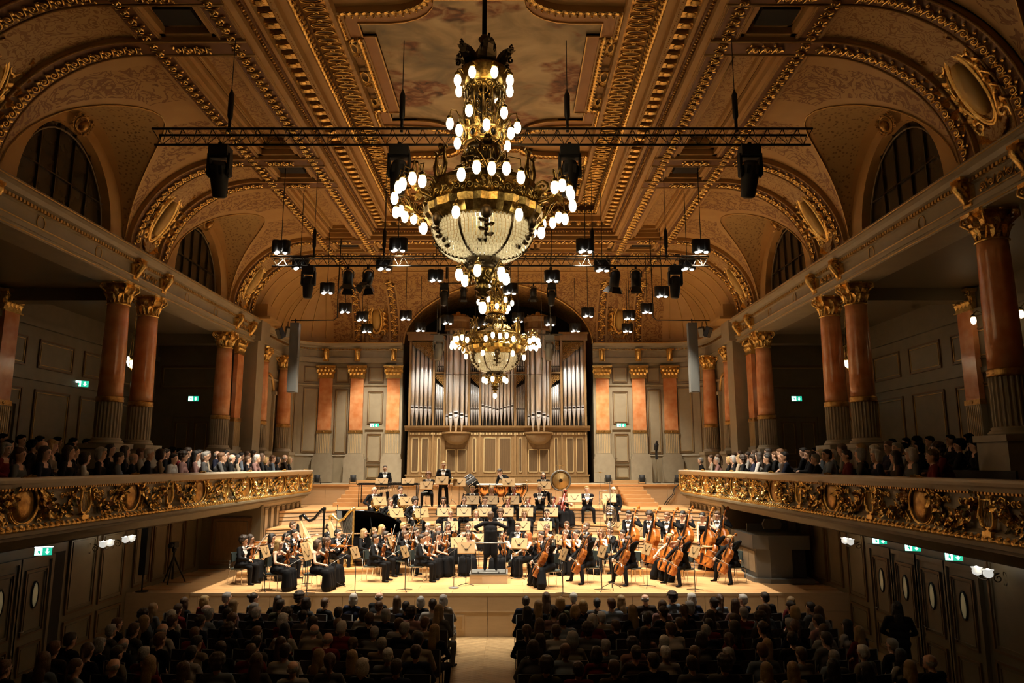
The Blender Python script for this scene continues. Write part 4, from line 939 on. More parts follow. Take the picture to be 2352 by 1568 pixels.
# ---------------------------------------------------------------- chandeliers
CHX, CHY = .16, 12.0
def egg(r, h): return [(r*.45, h), (r*.72, h*.86), (r*.97, h*.62), (r, h*.45), (r*.86, h*.22), (r*.5, h*.05), (r*.05, 0)][::-1]
BM = MB().lathe(egg(.067, .225), 12).mesh('bulb', 'bulb'); BC = MB()
BC.lathe([(.045, .20), (.062, .215), (.05, .25), (.02, .28)], 10)
for k in range(6): leaf(BC, .06, .035, .03, 0, Matrix.Rotation(k*PI/3, 4, 'Z') @ Matrix.Translation((0, .04, .20)) @ Matrix.Rotation(2.2, 4, 'X'), 3)
BC = BC.mesh('bulb_cap', 'brass')
def chandelier(loc, lab):
    t = thing('chandelier', lab, 'chandelier', loc, 0, 'gilded concert hall chandeliers'); x0, y0, z0 = loc
    def Z(z): return z-8.0
    def pb(u, name, m='brass', par=None): return u.build(name, m, par or t)
    def bulb(par, r, a, z):
        p = (r*math.cos(a), r*math.sin(a), Z(z)-.12); b = mobj('bulb', BM, par, p); mobj('bulb_cap', BC, par, p)
    pb(MB().cone((0, 0, Z(12.1)), (0, 0, Z(13.75)), .045, .045, 10), 'rod', 'black_metal')
    pb(MB().lathe([(.05, Z(12.20)), (.11, Z(12.12)), (.06, Z(12.02)), (.10, Z(11.95)), (.19, Z(11.80)), (.16, Z(11.70)), (.28, Z(11.62)), (.36, Z(11.52)), (.34, Z(11.45))][::-1], 16), 'finial', 'bronze_dark')
    for k in range(6):
        a = 2*PI*k/6+.2; u = MB(); leaf(u, .44, .34, .30, 0, Matrix.Rotation(a, 4, 'Z') @ Matrix.Translation((0, .26, Z(11.44))), 8)
        for q, (dx, dz) in enumerate(((-.11, .24), (.11, .24), (0, .40))): u.tube([Matrix.Rotation(a, 4, 'Z') @ Vector((dx*(1+.6*y_), .36+dz*.35+y_*.8, Z(11.42)+dz+z_)) for y_, z_ in spiral((.03, .02), .01, .07, 2.0, 1.1, 8, -1)], .022, 4); pb(u, 'crown_leaf', 'bronze_dark')
    pb(MB().lathe([(.36, Z(11.12)), (.38, Z(11.2)), (.36, Z(11.3)), (.42, Z(11.42)), (.42, Z(11.48)), (.3, Z(11.5)), (.3, Z(11.12))], 20), 'upper_drum')
    for k in range(8):
        a = 2*PI*k/8+.4; u = MB(); p = [(.36, 11.35), (.44, 11.45), (.50, 11.42), (.50, 11.36)]; u.tube([(r*math.cos(a), r*math.sin(a), Z(z)) for r, z in p], .014, 5); ar = pb(u, 'arm'); bulb(ar, .50, a, 11.22)
    for k in range(12):
        a = 2*PI*k/12; u = MB(); u.tube([(.33*math.cos(a), .33*math.sin(a), Z(10.32)), (.31*math.cos(a), .31*math.sin(a), Z(10.7)), (.33*math.cos(a), .33*math.sin(a), Z(11.12))], .022, 5)
        if k % 2: u.tube([((.33)*math.cos(a+q*.26), .33*math.sin(a+q*.26), Z(10.98+.10*math.sin(2*PI*i/10))) for i, q in enumerate([math.cos(2*PI*i/10) for i in range(10)])], .014, 4, 0, False, True)
        pb(u, 'cage_bar')
    u = MB(); strip(u, SCROLL, lambda q: (Vector((.34*math.cos(2*PI*q), .34*math.sin(2*PI*q), Z(10.62))), Vector((0, 0, 1)), Vector((math.cos(2*PI*q), math.sin(2*PI*q), 0))), 12, (.42, .2, .2)); strip(u, SCROLL, lambda q: (Vector((.36*math.cos(2*PI*q), .36*math.sin(2*PI*q), Z(11.05))), Vector((-math.sin(2*PI*q), math.cos(2*PI*q), 0)), Vector((math.cos(2*PI*q), math.sin(2*PI*q), 0))), 12, (.2, .2, .2)); pb(u, 'cage_ornament')
    pb(MB().lathe([(.10, Z(9.3)), (.14, Z(10.3)), (.10, Z(11.2))], 10), 'core', 'bronze_dark')
    for k in range(12):
        a = 2*PI*k/12+.13; zz, r = ((10.44, .60), (10.20, .52))[k % 2]; u = MB(); p = [(.34, zz-.16), (.40, zz+.12), (.48, zz+.26), (r-.02, zz+.28), (r, zz+.18)]
        u.tube([(q*math.cos(a), q*math.sin(a), Z(z)) for q, z in p], .014, 5); ar = pb(u, 'arm'); bulb(ar, r, a, zz+.02)
        u = MB()
    u = MB(); u.lathe([(.30, Z(10.02)), (.37, Z(10.04)), (.36, Z(10.10)), (.36, Z(10.28)), (.39, Z(10.32)), (.31, Z(10.34))], 24)
    for k in range(12):
        a = 2*PI*k/12; R_ = Matrix.Rotation(a, 4, 'Z'); g = MB(); g.tube([(.07*math.cos(q), .375, Z(10.19)+.085*math.sin(q)) for q in [2*PI*i/12 for i in range(12)]], .014, 4, 0, False, True); g.sph((0, .365, Z(10.19)), (.05, .012, .065), 8, 4, 1); u.mb(g, R_)
        leaf(u, .16, .10, .05, 0, R_ @ Matrix.Rotation(PI/12, 4, 'Z') @ Matrix.Translation((0, .36, Z(10.30))))
    pb(u, 'pierced_drum', ['gold', 'ebony'])
    pb(MB().lathe([(.30, Z(10.02)), (.34, Z(9.9)), (.30, Z(9.8)), (.22, Z(9.65)), (.30, Z(9.5)), (.55, Z(9.38)), (.78, Z(9.30))][::-1], 20), 'neck', 'bronze_dark')
    u = MB(); strip(u, SCROLL, lambda q: (Vector((.50*math.cos(2*PI*q), .50*math.sin(2*PI*q), Z(9.5))), Vector((-math.sin(2*PI*q), math.cos(2*PI*q), 0)), Vector((math.cos(2*PI*q), math.sin(2*PI*q), .6))), 18, (.26, .3, .35)); strip(u, SCROLL, lambda q: (Vector((.33*math.cos(2*PI*q), .33*math.sin(2*PI*q), Z(9.85))), Vector((-math.sin(2*PI*q), math.cos(2*PI*q), 0)), Vector((math.cos(2*PI*q), math.sin(2*PI*q), .2))), 10, (.22, .24, .3)); pb(u, 'neck_ornament')['kind'] = 'stuff'
    for k in range(6):
        a = 2*PI*k/6+.12; mobj('lyre', lym, t, M=Matrix.Rotation(a, 4, 'Z') @ Matrix.Translation((0, .80, Z(9.52)))).data = LYB
    u = MB(); u.lathe([(.92, Z(8.92)), (.97, Z(8.97)), (.92, Z(9.06)), (.90, Z(9.20)), (.94, Z(9.26)), (.84, Z(9.32)), (.5, Z(9.34))], 32)
    for k in range(6):
        a = 2*PI*k/6+.64; R_ = Matrix.Rotation(a, 4, 'Z'); u.box((0, .91, Z(9.14)), (.38, .03, .11), 1, 0, R_); u.sph((0, .93, Z(9.14)), .035, 6, 4, 0, R_)
    pb(u, 'main_drum', ['brass', 'gold'])
    pb(MB().lathe([(.86, Z(8.54)), (.92, Z(8.58)), (1.02, Z(8.72)), (1.04, Z(8.84)), (.95, Z(8.94)), (.80, Z(8.9)), (.80, Z(8.56))], 48, 0, (0, 0, 0), False, 0, 2*PI, .035), 'gadroon', 'brass')
    u = MB(); strip(u, SCROLL, lambda q: (Vector((.98*math.cos(2*PI*q), .98*math.sin(2*PI*q), Z(8.95))), Vector((-math.sin(2*PI*q), math.cos(2*PI*q), 0)), Vector((math.cos(2*PI*q), math.sin(2*PI*q), 0))), 30, (.22, .22, .35)); pb(u, 'rim_ornament')
    # six arms with fans of five bulbs
    for k in range(6):
        a = math.radians(37+60*k); R_ = Matrix.Rotation(a, 4, 'Z'); u = MB()
        u.tube([R_ @ Vector(p) for p in ((.85, 0, Z(9.0)), (1.05, 0, Z(8.88)), (1.25, 0, Z(8.92)), (1.40, 0, Z(9.08)), (1.44, 0, Z(9.2)))], .035, 6)
        u.tube([R_ @ Vector((1.1+x, 0, Z(9.12)+z)) for x, z in spiral((0, 0), .03, .15, 0, 1.6, 14)], .022, 5)
        for q in range(6): leaf(u, .26, .12, .10, 0, R_ @ Matrix.Translation((.9+.1*q, 0, Z(8.93)+.02*q)) @ Matrix.Rotation(q*1.1, 4, 'X') @ Matrix.Rotation(.5, 4, 'Y'))
        ar = None; BP = []
        for j in range(5):
            w_ = (j-2)*.23; rr = 1.58-.05*abs(j-2); zz = 8.99-.04*abs(j-2) if j % 2 == 0 else 9.02
            u.tube([R_ @ Vector(p) for p in ((1.38, w_*.2, Z(9.08)), (1.42, w_*.6, Z(9.26)), (rr-.03, w_, Z(zz+.30)), (rr, w_, Z(zz+.16)))], .012, 5); BP.append(R_ @ Vector((rr, w_, Z(zz)-.12)))
        ar = pb(u, 'branch')
        for p in BP: mobj('bulb', BM, ar, p); mobj('bulb_cap', BC, ar, p)
        point('bulb_light', R_ @ Vector((1.62, 0, Z(8.72))), P_CH*5, WARM, .18, t)
        a2 = a+PI/6; u = MB(); u.tube([(r*math.cos(a2), r*math.sin(a2), Z(z)) for r, z in ((.9, 8.75), (.98, 8.78), (1.02, 8.7))], .014, 5); ar = pb(u, 'arm'); bulb(ar, 1.02, a2, 8.52)
    # crystal bowl: rings of beads, bronze straps
    u = MB(); bowl = lambda q: (.14+.72*math.cos(q*PI/2)**.75, Z(8.56)-.56*math.sin(q*PI/2))
    for i in range(15):
        r, z = bowl(i/14*.96); n = max(24, int(2*PI*r/.068))
        for j in range(n):
            a = 2*PI*(j+.5*(i % 2))/n; d = .027; R_ = Matrix.Rotation(a, 4, 'Z') @ Matrix.Translation((r, 0, z)); u.add([(0, -d, -d*1.15), (0, d, -d*1.15), (0, d, d*1.15), (0, -d, d*1.15), (d*.9, 0, 0), (-d*.9, 0, 0)], [(0, 1, 4), (1, 2, 4), (2, 3, 4), (3, 0, 4), (1, 0, 5), (2, 1, 5), (3, 2, 5), (0, 3, 5)], 0, False, R_)
    pb(u, 'crystal_bowl', 'crystal')['kind'] = 'stuff'
    for k in range(6):
        a = 2*PI*k/6+.1; u = MB(); pts = [bowl(q/8) for q in range(9)]; u.tube([((r+.02)*math.cos(a), (r+.02)*math.sin(a), z) for r, z in pts], .022, 5)
        a2 = a+PI/6; R_ = Matrix.Rotation(a2-PI/2, 4, 'Z'); u.sph((0, .91, Z(8.54)), (.10, .08, .12), 8, 6, 0, R_)
        for q in range(5): u.sph((0, .90-.02*q*q*.7, Z(8.40)-.065*q), (.05-.005*q, .04, .05), 6, 4, 0, R_); leaf(u, .12, .08, .05, 0, R_ @ Matrix.Translation((.03*(-1)**q, .88-.015*q*q, Z(8.40)-.065*q)) @ Matrix.Rotation(1.5*(-1)**q, 4, 'Y'), 3)
        pb(u, 'bowl_strap', 'bronze_dark')
    u = MB(); u.lathe([(.26, Z(7.80)), (.30, Z(7.86)), (.27, Z(7.92)), (.30, Z(8.02)), (.22, Z(8.05))], 20)
    for k in range(8): u.sph((.28*math.cos(2*PI*k/8), .28*math.sin(2*PI*k/8), Z(7.9)), .055, 7, 5)
    pb(u, 'bowl_base', 'bronze_dark')
    pb(MB().lathe([(.05, Z(7.32)), (.12, Z(7.36)), (.06, Z(7.42)), (.15, Z(7.47)), (.08, Z(7.52)), (.12, Z(7.58)), (.22, Z(7.74)), (.27, Z(7.82))], 16), 'pendant')
    u = MB(); strip(u, SCROLL, lambda q: (Vector((.22*math.cos(2*PI*q), .22*math.sin(2*PI*q), Z(7.68))), Vector((0, 0, 1)), Vector((math.cos(2*PI*q), math.sin(2*PI*q), -.4))), 8, (.26, .16, .25)); pb(u, 'pendant_ornament')
    for k in range(6):
        a = 2*PI*k/6+.35; u = MB(); u.tube([(r*math.cos(a), r*math.sin(a), Z(z)) for r, z in ((.20, 7.7), (.30, 7.82), (.38, 7.92), (.42, 7.86))], .014, 5); ar = pb(u, 'arm'); bulb(ar, .42, a, 7.70)
    bulb(t, 0, 0, 7.16)
    point('bowl_light', (0, 0, Z(8.36)), P_BOWL*5, (1, .82, .52), .12, t)
    for z, r in ((11.2, .62), (10.2, .7)):
        for k in range(3): a = 2*PI*k/3+.6; point('bulb_light', (r*math.cos(a), r*math.sin(a), Z(z)), P_CH*2, WARM, .12, t)
    return t
LYB = lym.copy(); LYB.materials.clear(); LYB.materials.append(MAT['brass'])
ch1 = chandelier((CHX, CHY, 8.0), 'huge lit gilded chandelier nearer the camera')
ch2 = copy_tree(ch1, None, None, 'smaller-looking lit gilded chandelier before the organ', (.07, 25.0, 7.72))
# ---------------------------------------------------------------- trusses, pipes
def truss(x0, x1, y, z, lab, h=.24, hang=()):
    t = thing('lighting_truss', lab, 'truss', ((x0+x1)/2, y, z)); cx = (x0+x1)/2
    for dy, dz in ((-.14, h/2), (.14, h/2), (0, -h/2)): u = MB(); u.cone((x0-cx, dy, dz), (x1-cx, dy, dz), .024, .024, 6); u.build('chord', 'truss_metal', t)
    n = int((x1-x0)/.28); u = MB()
    for i in range(n):
        a = x0-cx+(x1-x0)*i/n; b = x0-cx+(x1-x0)*(i+1)/n; m_ = (a+b)/2
        for dy in (-.14, .14): u.tube([(a, dy, h/2), (m_, 0, -h/2), (b, dy, h/2)], .009, 4)
        if i % 2: u.tube([(a, -.14, h/2), (a, .14, h/2)], .009, 4)
    u.build('web_brace', 'truss_metal', t)
    for hx in hang:
        u = MB(); u.cone((hx-cx, 0, h/2), (hx-cx, 0, h/2+.25), .03, .03, 6); u.lathe([(.03, h/2+.25), (.055, h/2+.32), (.055, h/2+.75), (.01, h/2+.88)], 8, 0, (hx-cx, 0, 0)); u.cone((hx-cx, 0, h/2+.8), (hx-cx, 0, 12.7-z), .008, .008, 4); u.build('hoist', 'black_metal', t)
truss(-6.15, 6.35, 12.95, 10.66, 'long black lighting truss behind the near chandelier', .26, (-4.75, -1.45, 1.72, 4.95))
truss(-6.0, 6.1, 19.4, 10.07, 'black lighting truss over the front of the stage', .24, (-4.85, -2.9, 2.9, 4.95))
def moving_head(P, lab, sc_=1.0, tilt=.0, mt='black_matte'):
    t = thing('moving_head_light', lab, 'stage light', P, 0, 'black moving head lights'); t.scale = (sc_,)*3
    MB().box((0, 0, -.10), (.36, .28, .2)).box((0, 0, .03), (.06, .12, .10)).build('base_box', mt, t)
    u = MB()
    for s in (-1, 1): u.box((s*.19, 0, -.36), (.05, .16, .42)); u.sph((s*.19, 0, -.5), (.04, .11, .11), 8, 6)
    u.box((0, 0, -.21), (.40, .16, .05)); u.build('yoke', mt, t)
    h = MB(); h.lathe([(.09, -.50), (.13, -.48), (.15, -.30), (.165, -.1), (.16, .10), (.11, .19)], 12); h.box((0, -.12, .02), (.22, .06, .16)); h.v = [(x, y, z) for x, y, z in h.v]; o = h.build('head', mt, t, (0, 0, -.48), (tilt, .06, 0))
    MB().lathe([(.085, -.505), (.09, -.50), (0, -.502)], 10).build('lens', 'ebony', o)
    return t
for px, py, X, tl in ((508, 325, 0, .35), (918, 325, 0, .1), (1308, 328, 0, .1), (1720, 328, 0, .3)):
    P = atY(px, py+4, 12.95); P.z = 10.66-.18; moving_head(P, 'bulky black moving head light on near truss, %s' % {508: 'far left', 918: 'left of the chandelier', 1308: 'right of the chandelier', 1720: 'far right'}[px], 1.0, tl)
for px, n in ((710, 'left end'), (1550, 'right end')): P = atY(px, 612, 19.4); P.z = 9.92; moving_head(P, 'black moving head light on stage truss, '+n, .9, .1)
def fresnel(P, lab, yaw, tilt, sc_=1.0):
    t = thing('spotlight', lab, 'stage light', P, yaw, 'spotlights with barn doors'); t.scale = (sc_,)*3
    u = MB(); u.box((0, 0, -.03), (.06, .05, .12)); u.tube([(-.15, 0, -.32), (-.15, 0, -.16), (-.08, 0, -.09), (.08, 0, -.09), (.15, 0, -.16), (.15, 0, -.32)], .013, 5); u.build('yoke', 'black_metal', t)
    b = MB().lathe([(.13, -.22), (.13, .12), (.09, .2), (.03, .22)], 12).box((0, .12, .05), (.12, .08, .22)); b = b.build('housing', 'black_metal', t, (0, 0, -.34), (tilt, 0, 0))
    for k in range(4):
        R_ = Matrix.Rotation(k*PI/2, 4, 'Z'); u = MB(); u.add([(-.10, .13, -.22), (.10, .13, -.22), (.15, .21, -.38), (-.15, .21, -.38), (-.10, .135, -.215), (.10, .135, -.215), (.15, .216, -.376), (-.15, .216, -.376)], [(3, 2, 1, 0), (4, 5, 6, 7), (0, 1, 5, 4), (1, 2, 6, 5), (2, 3, 7, 6), (3, 0, 4, 7)], 0, False, R_); u.build('barn_door', 'black_metal', b)
    MB().lathe([(0.001, -.205), (.12, -.205), (.12, -.2), (0.001, -.2)], 12).build('lens', 'ebony', b)
for px, yaw, tl, n in ((800, .2, -.15, 'outer left'), (846, -.3, -.4, 'inner left'), (1412, .4, .35, 'inner right'), (1460, -.2, .15, 'outer right')): P = atY(px, 614, 19.4); P.z = 9.95; fresnel(P, 'black barn door spotlight under stage truss, '+n, yaw, tl, 1.05)
def pipe_bar(pts, lab, r=.02, m='truss_metal', hang=(), ztop=12.6, sh=None):
    c = Vector(pts[0]); t = thing('rigging_pipe', lab, 'pipe', c)
    u = MB(); u.tube([Vector(p)-c for p in pts], r, 6); u.build('tube', m, t)
    for hx in hang: u = MB(); h = Vector(hx)-c; u.cone(h, (h.x, h.y, ztop-c.z), .007, .007, 4); u.lathe([(.02, .15), (.045, .2), (.045, .6), (.015, .68)], 8, 0, h); u.build('hoist', m if sh is None else sh, t)
P0, P1 = atY(1008, 650, 27.0), atY(1283, 650, 27.0); pipe_bar([P0, P1], 'thin pipe with four small lights above the organ', .02, 'truss_metal', (P0+V3(.3, 0, 0), P1-V3(.3, 0, 0)))
for px, k, n in ((1021, 0, 'leftmost'), (1065, 1, 'second'), (1225, 1, 'third'), (1267, 0, 'rightmost')):
    P = atY(px, 653, 27.0)
    (moving_head(P, 'small black moving light above the organ, '+n, .85) if k == 0 else fresnel(P, 'small black spotlight above the organ, '+n, 0, .0, .9))
P0, P1 = atY(989, 768, 27.5), atY(1292, 768, 27.5); pipe_bar([P0, P1], 'pale horizontal pipe behind the far chandelier', .028, 'grey_metal', (P0+V3(.35, 0, 0), P1-V3(.45, 0, 0)), 12.6)
for px, n in ((1008, 'left'), (1262, 'right')): P = atY(px, 770, 27.5); moving_head(P, 'grey-black moving light hung before the organ pipes, '+n, 1.0, 0, 'grey_metal')
P0, P1 = atY(1002, 860, 27.6), atY(1245, 860, 27.6); pipe_bar([P0, P1], 'thin dark microphone pipe crossing the organ pipes', .016, 'grey_metal', (P0, P1))
for s in (-1, 1):
    Y = 25.6; a = atY(783 if s < 0 else 1490, 735, Y); b = atY(668 if s < 0 else 1630, 736, Y); c = atY(779 if s < 0 else 1496, 655, Y)
    pipe_bar([(c.x, c.y, 12.7), (c.x+.03*s, c.y, a.z+.9), (c.x+.02*s, c.y, a.z+.1), (c.x+.15*s, c.y, a.z), b], 'bent black cable pipe carrying the %s line speaker' % ('left' if s < 0 else 'right'), .02)
    q = atY(679 if s < 0 else 1589, 742, Y); t = thing('line_speaker', 'tall slim grey column speaker hanging at %s' % ('left' if s < 0 else 'right'), 'speaker', q)
    u = MB(); u.bx(-.16, .16, -.12, .14, -1.25, 0); u.bx(-.16, .16, -.12, .14, -2.5, -1.26); u.build('cabinet', 'grey_metal', t); u = MB(); u.bx(-.13, .13, -.128, -.12, -2.48, -.02); u.build('grille', 'grey_metal', t); u = MB(); u.cone((0, 0, 0), (0, 0, .16), .02); u.build('bracket', 'black_metal', t)
    # two small speakers on the entablature
    for k, (px, py, rz) in enumerate((((644, 765, -.5), (662, 762, .6)) if s < 0 else ((1612, 762, -.6), (1626, 762, .6)))):
        P = atX(px, py, s*8.6); t = thing('box_speaker', 'small tilted box speaker beside the %s line speaker, %s one' % ('left' if s < 0 else 'right', ('outer', 'inner')[k]), 'speaker', P, rz)
        MB().box((0, 0, 0), (.22, .22, .40), 0, 0, Matrix.Rotation(.5, 4, 'X')).build('cabinet', 'black_metal', t); MB().box((0, -.112, 0), (.19, .01, .36), 0, 0, Matrix.Rotation(.5, 4, 'X')).build('grille', 'grey_metal', t); MB().cone((0, 0, .1), (0, .1, .45), .012).build('bracket', 'black_metal', t)
# ---------------------------------------------------------------- pendant twin-drum lamps
LM = {}
u = MB()
for s in (-1, 1): u.lathe([(.125, -.19), (.13, -.19), (.13, .16), (.12, .17), (.001, .17)], 14, 0, (s*.125, 0, 0))
u.bx(-.06, .06, -.11, .11, -.14, .16); LM['housing'] = u.mesh('housing', 'black_metal')
u = MB(); u.lathe([(.001, -.188), (.115, -.185), (.115, -.15), (.001, -.15)], 12); LM['reflector'] = u.mesh('reflector', 'silver')
u = MB().sph((0, 0, 0), (.06, .06, .03), 8, 5); LM['lens'] = u.mesh('lens', 'lamp_lens')
LAMPS = [[(646, 566), (915, 561), (1344, 563), (1610, 564)], [(690, 603), (883, 605), (1383, 608), (1578, 605)], [(752, 661), (1001, 632), (1172, 662), (1268, 633), (1520, 669)], [(793, 706), (932, 723), (1190, 728), (1350, 716), (1486, 707)], [(832, 725), (1028, 733), (1118, 736), (1263, 736), (1445, 722)], [(843, 753), (966, 750), (1092, 742), (1321, 751), (1441, 752)]]
L0 = None
for r, row in enumerate(LAMPS):
    for i, (px, py) in enumerate(row):
        P = atZ(px, py, 10.5); lab = 'black twin-drum pendant lamp, %s row from camera, %s from left' % (ORD[r], ORD[i])
        if P.y > 31.5: P = atY(px, py, 31.4)
        if L0 is None:
            L0 = thing('pendant_lamp', lab, 'pendant lamp', P, 0, 'pendant lamps over the stage'); mobj('housing', LM['housing'], L0)
            for x in (-.125, .125): mobj('reflector', LM['reflector'], L0, (x, 0, 0))
            for x, y in ((-.125, -.02), (-.06, -.12), (.125, -.03)): mobj('lens', LM['lens'], L0, (x, y, -.20))
            u = MB(); u.cone((0, 0, .17), (0, 0, 2.3), .012, .012, 5); u.build('rod', 'black_metal', L0)
            l = bpy.data.lights.new('lamp_beam', 'SPOT'); l.energy = P_LAMP; l.color = STAGE; l.spot_size = math.radians(76); l.spot_blend = .8; l.shadow_soft_size = .12
            o = bpy.data.objects.new('lamp_beam', l); COL.objects.link(o); o.parent = L0; o.location = (0, 0, -.26); o.rotation_euler = (.20, 0, 0); kids(L0)
        else: c = copy_tree(L0, None, None, lab, P)
        for o in (L0 if (r == 0 and i == 0) else c).children:
            if o.type == 'LIGHT':
                o.rotation_euler = ((.38, .26, .10, 0, .20, .28)[r], 0, 0)
                if r > 2:
                    if 'WIDE' not in globals(): WIDE = o.data.copy(); WIDE.spot_size = math.radians(80); WIDE.energy = P_LAMP*.45
                    o.data = WIDE
# ---------------------------------------------------------------- gallery lanterns
def lantern(P, lab):
    t = thing('hanging_lantern', lab, 'lantern', P, 0, 'gallery lanterns')
    u = MB(); u.lathe([(.02, -.18), (.10, -.13), (.15, -.02), (.15, .06)], 12); u.build('globe', 'globe', t)
    u = MB(); u.lathe([(.15, .05), (.17, .07), (.16, .12), (.10, .15), (.04, .2)], 12)
    for k in range(4): a = k*PI/2; u.tube([(.155*math.cos(a)*q, .155*math.sin(a)*q, z) for q, z in ((1, .06), (1, -.02), (.7, -.13), (.1, -.20))], .01, 4)
    u.sph((0, 0, -.21), .03, 6, 4); u.build('frame', 'brass', t)
    u = MB()
    for k in range(3): a = 2*PI*k/3; u.cone((.10*math.cos(a), .10*math.sin(a), .15), (.02*math.cos(a), .02*math.sin(a), 1.1), .008, .008, 4)
    u.cone((0, 0, 1.05), (0, 0, 2.4), .01, .01, 5); u.build('chain', 'brass', t)
    for k in range(3): a = 2*PI*k/3+.5; mobj('bulb', BM, t, (.22*math.cos(a), .22*math.sin(a), .02)).scale = (.6,)*3
    point('lantern_light', (0, 0, -.30), 2, WARM, .1, t)
lantern(atX(303, 832, -11.2), 'small lit globe lantern between the left middle columns'); lantern(atX(1948, 832, 11.2), 'small lit globe lantern between the right middle columns')
for px, py, n in ((2236, 735, 'nearer the stage'), (2345, 720, 'at the frame edge')):
    t = thing('wall_bulb', 'single egg-shaped lit bulb on right gallery wall, '+n, 'wall lamp', atX(px, py, 12.9), 0, 'gallery wall bulbs'); b = mobj('bulb', BM, t, (0, 0, -.12)); mobj('bulb_cap', BC, t, (0, 0, -.12)); u = MB(); u.tube([(0, 0, .15), (.1, 0, .25), (.25, 0, .2), (.4, 0, .05)], .014, 5); u.build('arm', 'brass', t); point('bulb_light', (-.1, 0, -.1), 2, WARM, .08, t)
# ---------------------------------------------------------------- people: one continuous surface per figure, grown from tapered limbs
BMATS = ['cloth', 'skin', 'white_shirt', 'black_cloth', 'ebony', 'lip']
def remesh(u, vox, smooth=4):
    me = bpy.data.meshes.new('tmp'); me.from_pydata(u.v, [], u.f); o = bpy.data.objects.new('tmp', me); COL.objects.link(o)
    m = o.modifiers.new('r', 'REMESH'); m.mode = 'VOXEL'; m.voxel_size = vox
    m = o.modifiers.new('s', 'SMOOTH'); m.factor = .5; m.iterations = smooth
    dg = bpy.context.evaluated_depsgraph_get(); e = o.evaluated_get(dg); r = e.to_mesh()
    V = np.empty(len(r.vertices)*3); r.vertices.foreach_get('co', V); V = V.reshape(-1, 3); n = len(r.polygons)
    C_ = np.empty(n*3); r.polygons.foreach_get('center', C_); N_ = np.empty(n*3); r.polygons.foreach_get('normal', N_); F = [tuple(p.vertices) for p in r.polygons]
    e.to_mesh_clear(); bpy.data.objects.remove(o); bpy.data.meshes.remove(me); return V, F, C_.reshape(-1, 3), N_.reshape(-1, 3)
def ik(S, W, l1, l2, pole):
    S, W = Vector(S), Vector(W); d = W-S; L = min(d.length, (l1+l2)*.995); d.normalize(); W = S+d*L
    a = (l1*l1-l2*l2+L*L)/(2*L); h = math.sqrt(max(0, l1*l1-a*a)); p = Vector(pole); p = p-d*p.dot(d); p.normalize(); return S+d*a+p*h, W
def hand(mb, W, d, side, curl=.7):
    # palm, four unequal bent fingers and a thumb that leaves the side of the palm
    d = Vector(d).normalized(); up = Vector((0, 0, 1)) if abs(d.z) < .8 else Vector((0, -1, 0)); x = d.cross(up).normalized(); n = x.cross(d).normalized(); W = Vector(W)
    P = lambda a, b, c: W+x*a+d*b+n*c
    mb.tube([P(0, -.02, 0), P(0, .02, 0), P(0, .055, 0), P(0, .085, 0)], [.026, .034, .036, .026], 6, 1)
    for k, (o, l) in enumerate(((-.027, .058), (-.009, .070), (.009, .066), (.026, .050))):
        mb.tube([P(o, .075, 0), P(o*1.1, .075+l*.5, -.012*curl), P(o*1.05, .075+l*.75, -.05*curl*l/.07), P(o, .075+l*.62, -.075*curl*l/.07)], [.0095, .009, .008, .006], 4, 1)
    s = side; mb.tube([P(s*.028, .015, 0), P(s*.055, .04, -.012), P(s*.052, .072, -.03)], [.012, .011, .008], 4, 1)
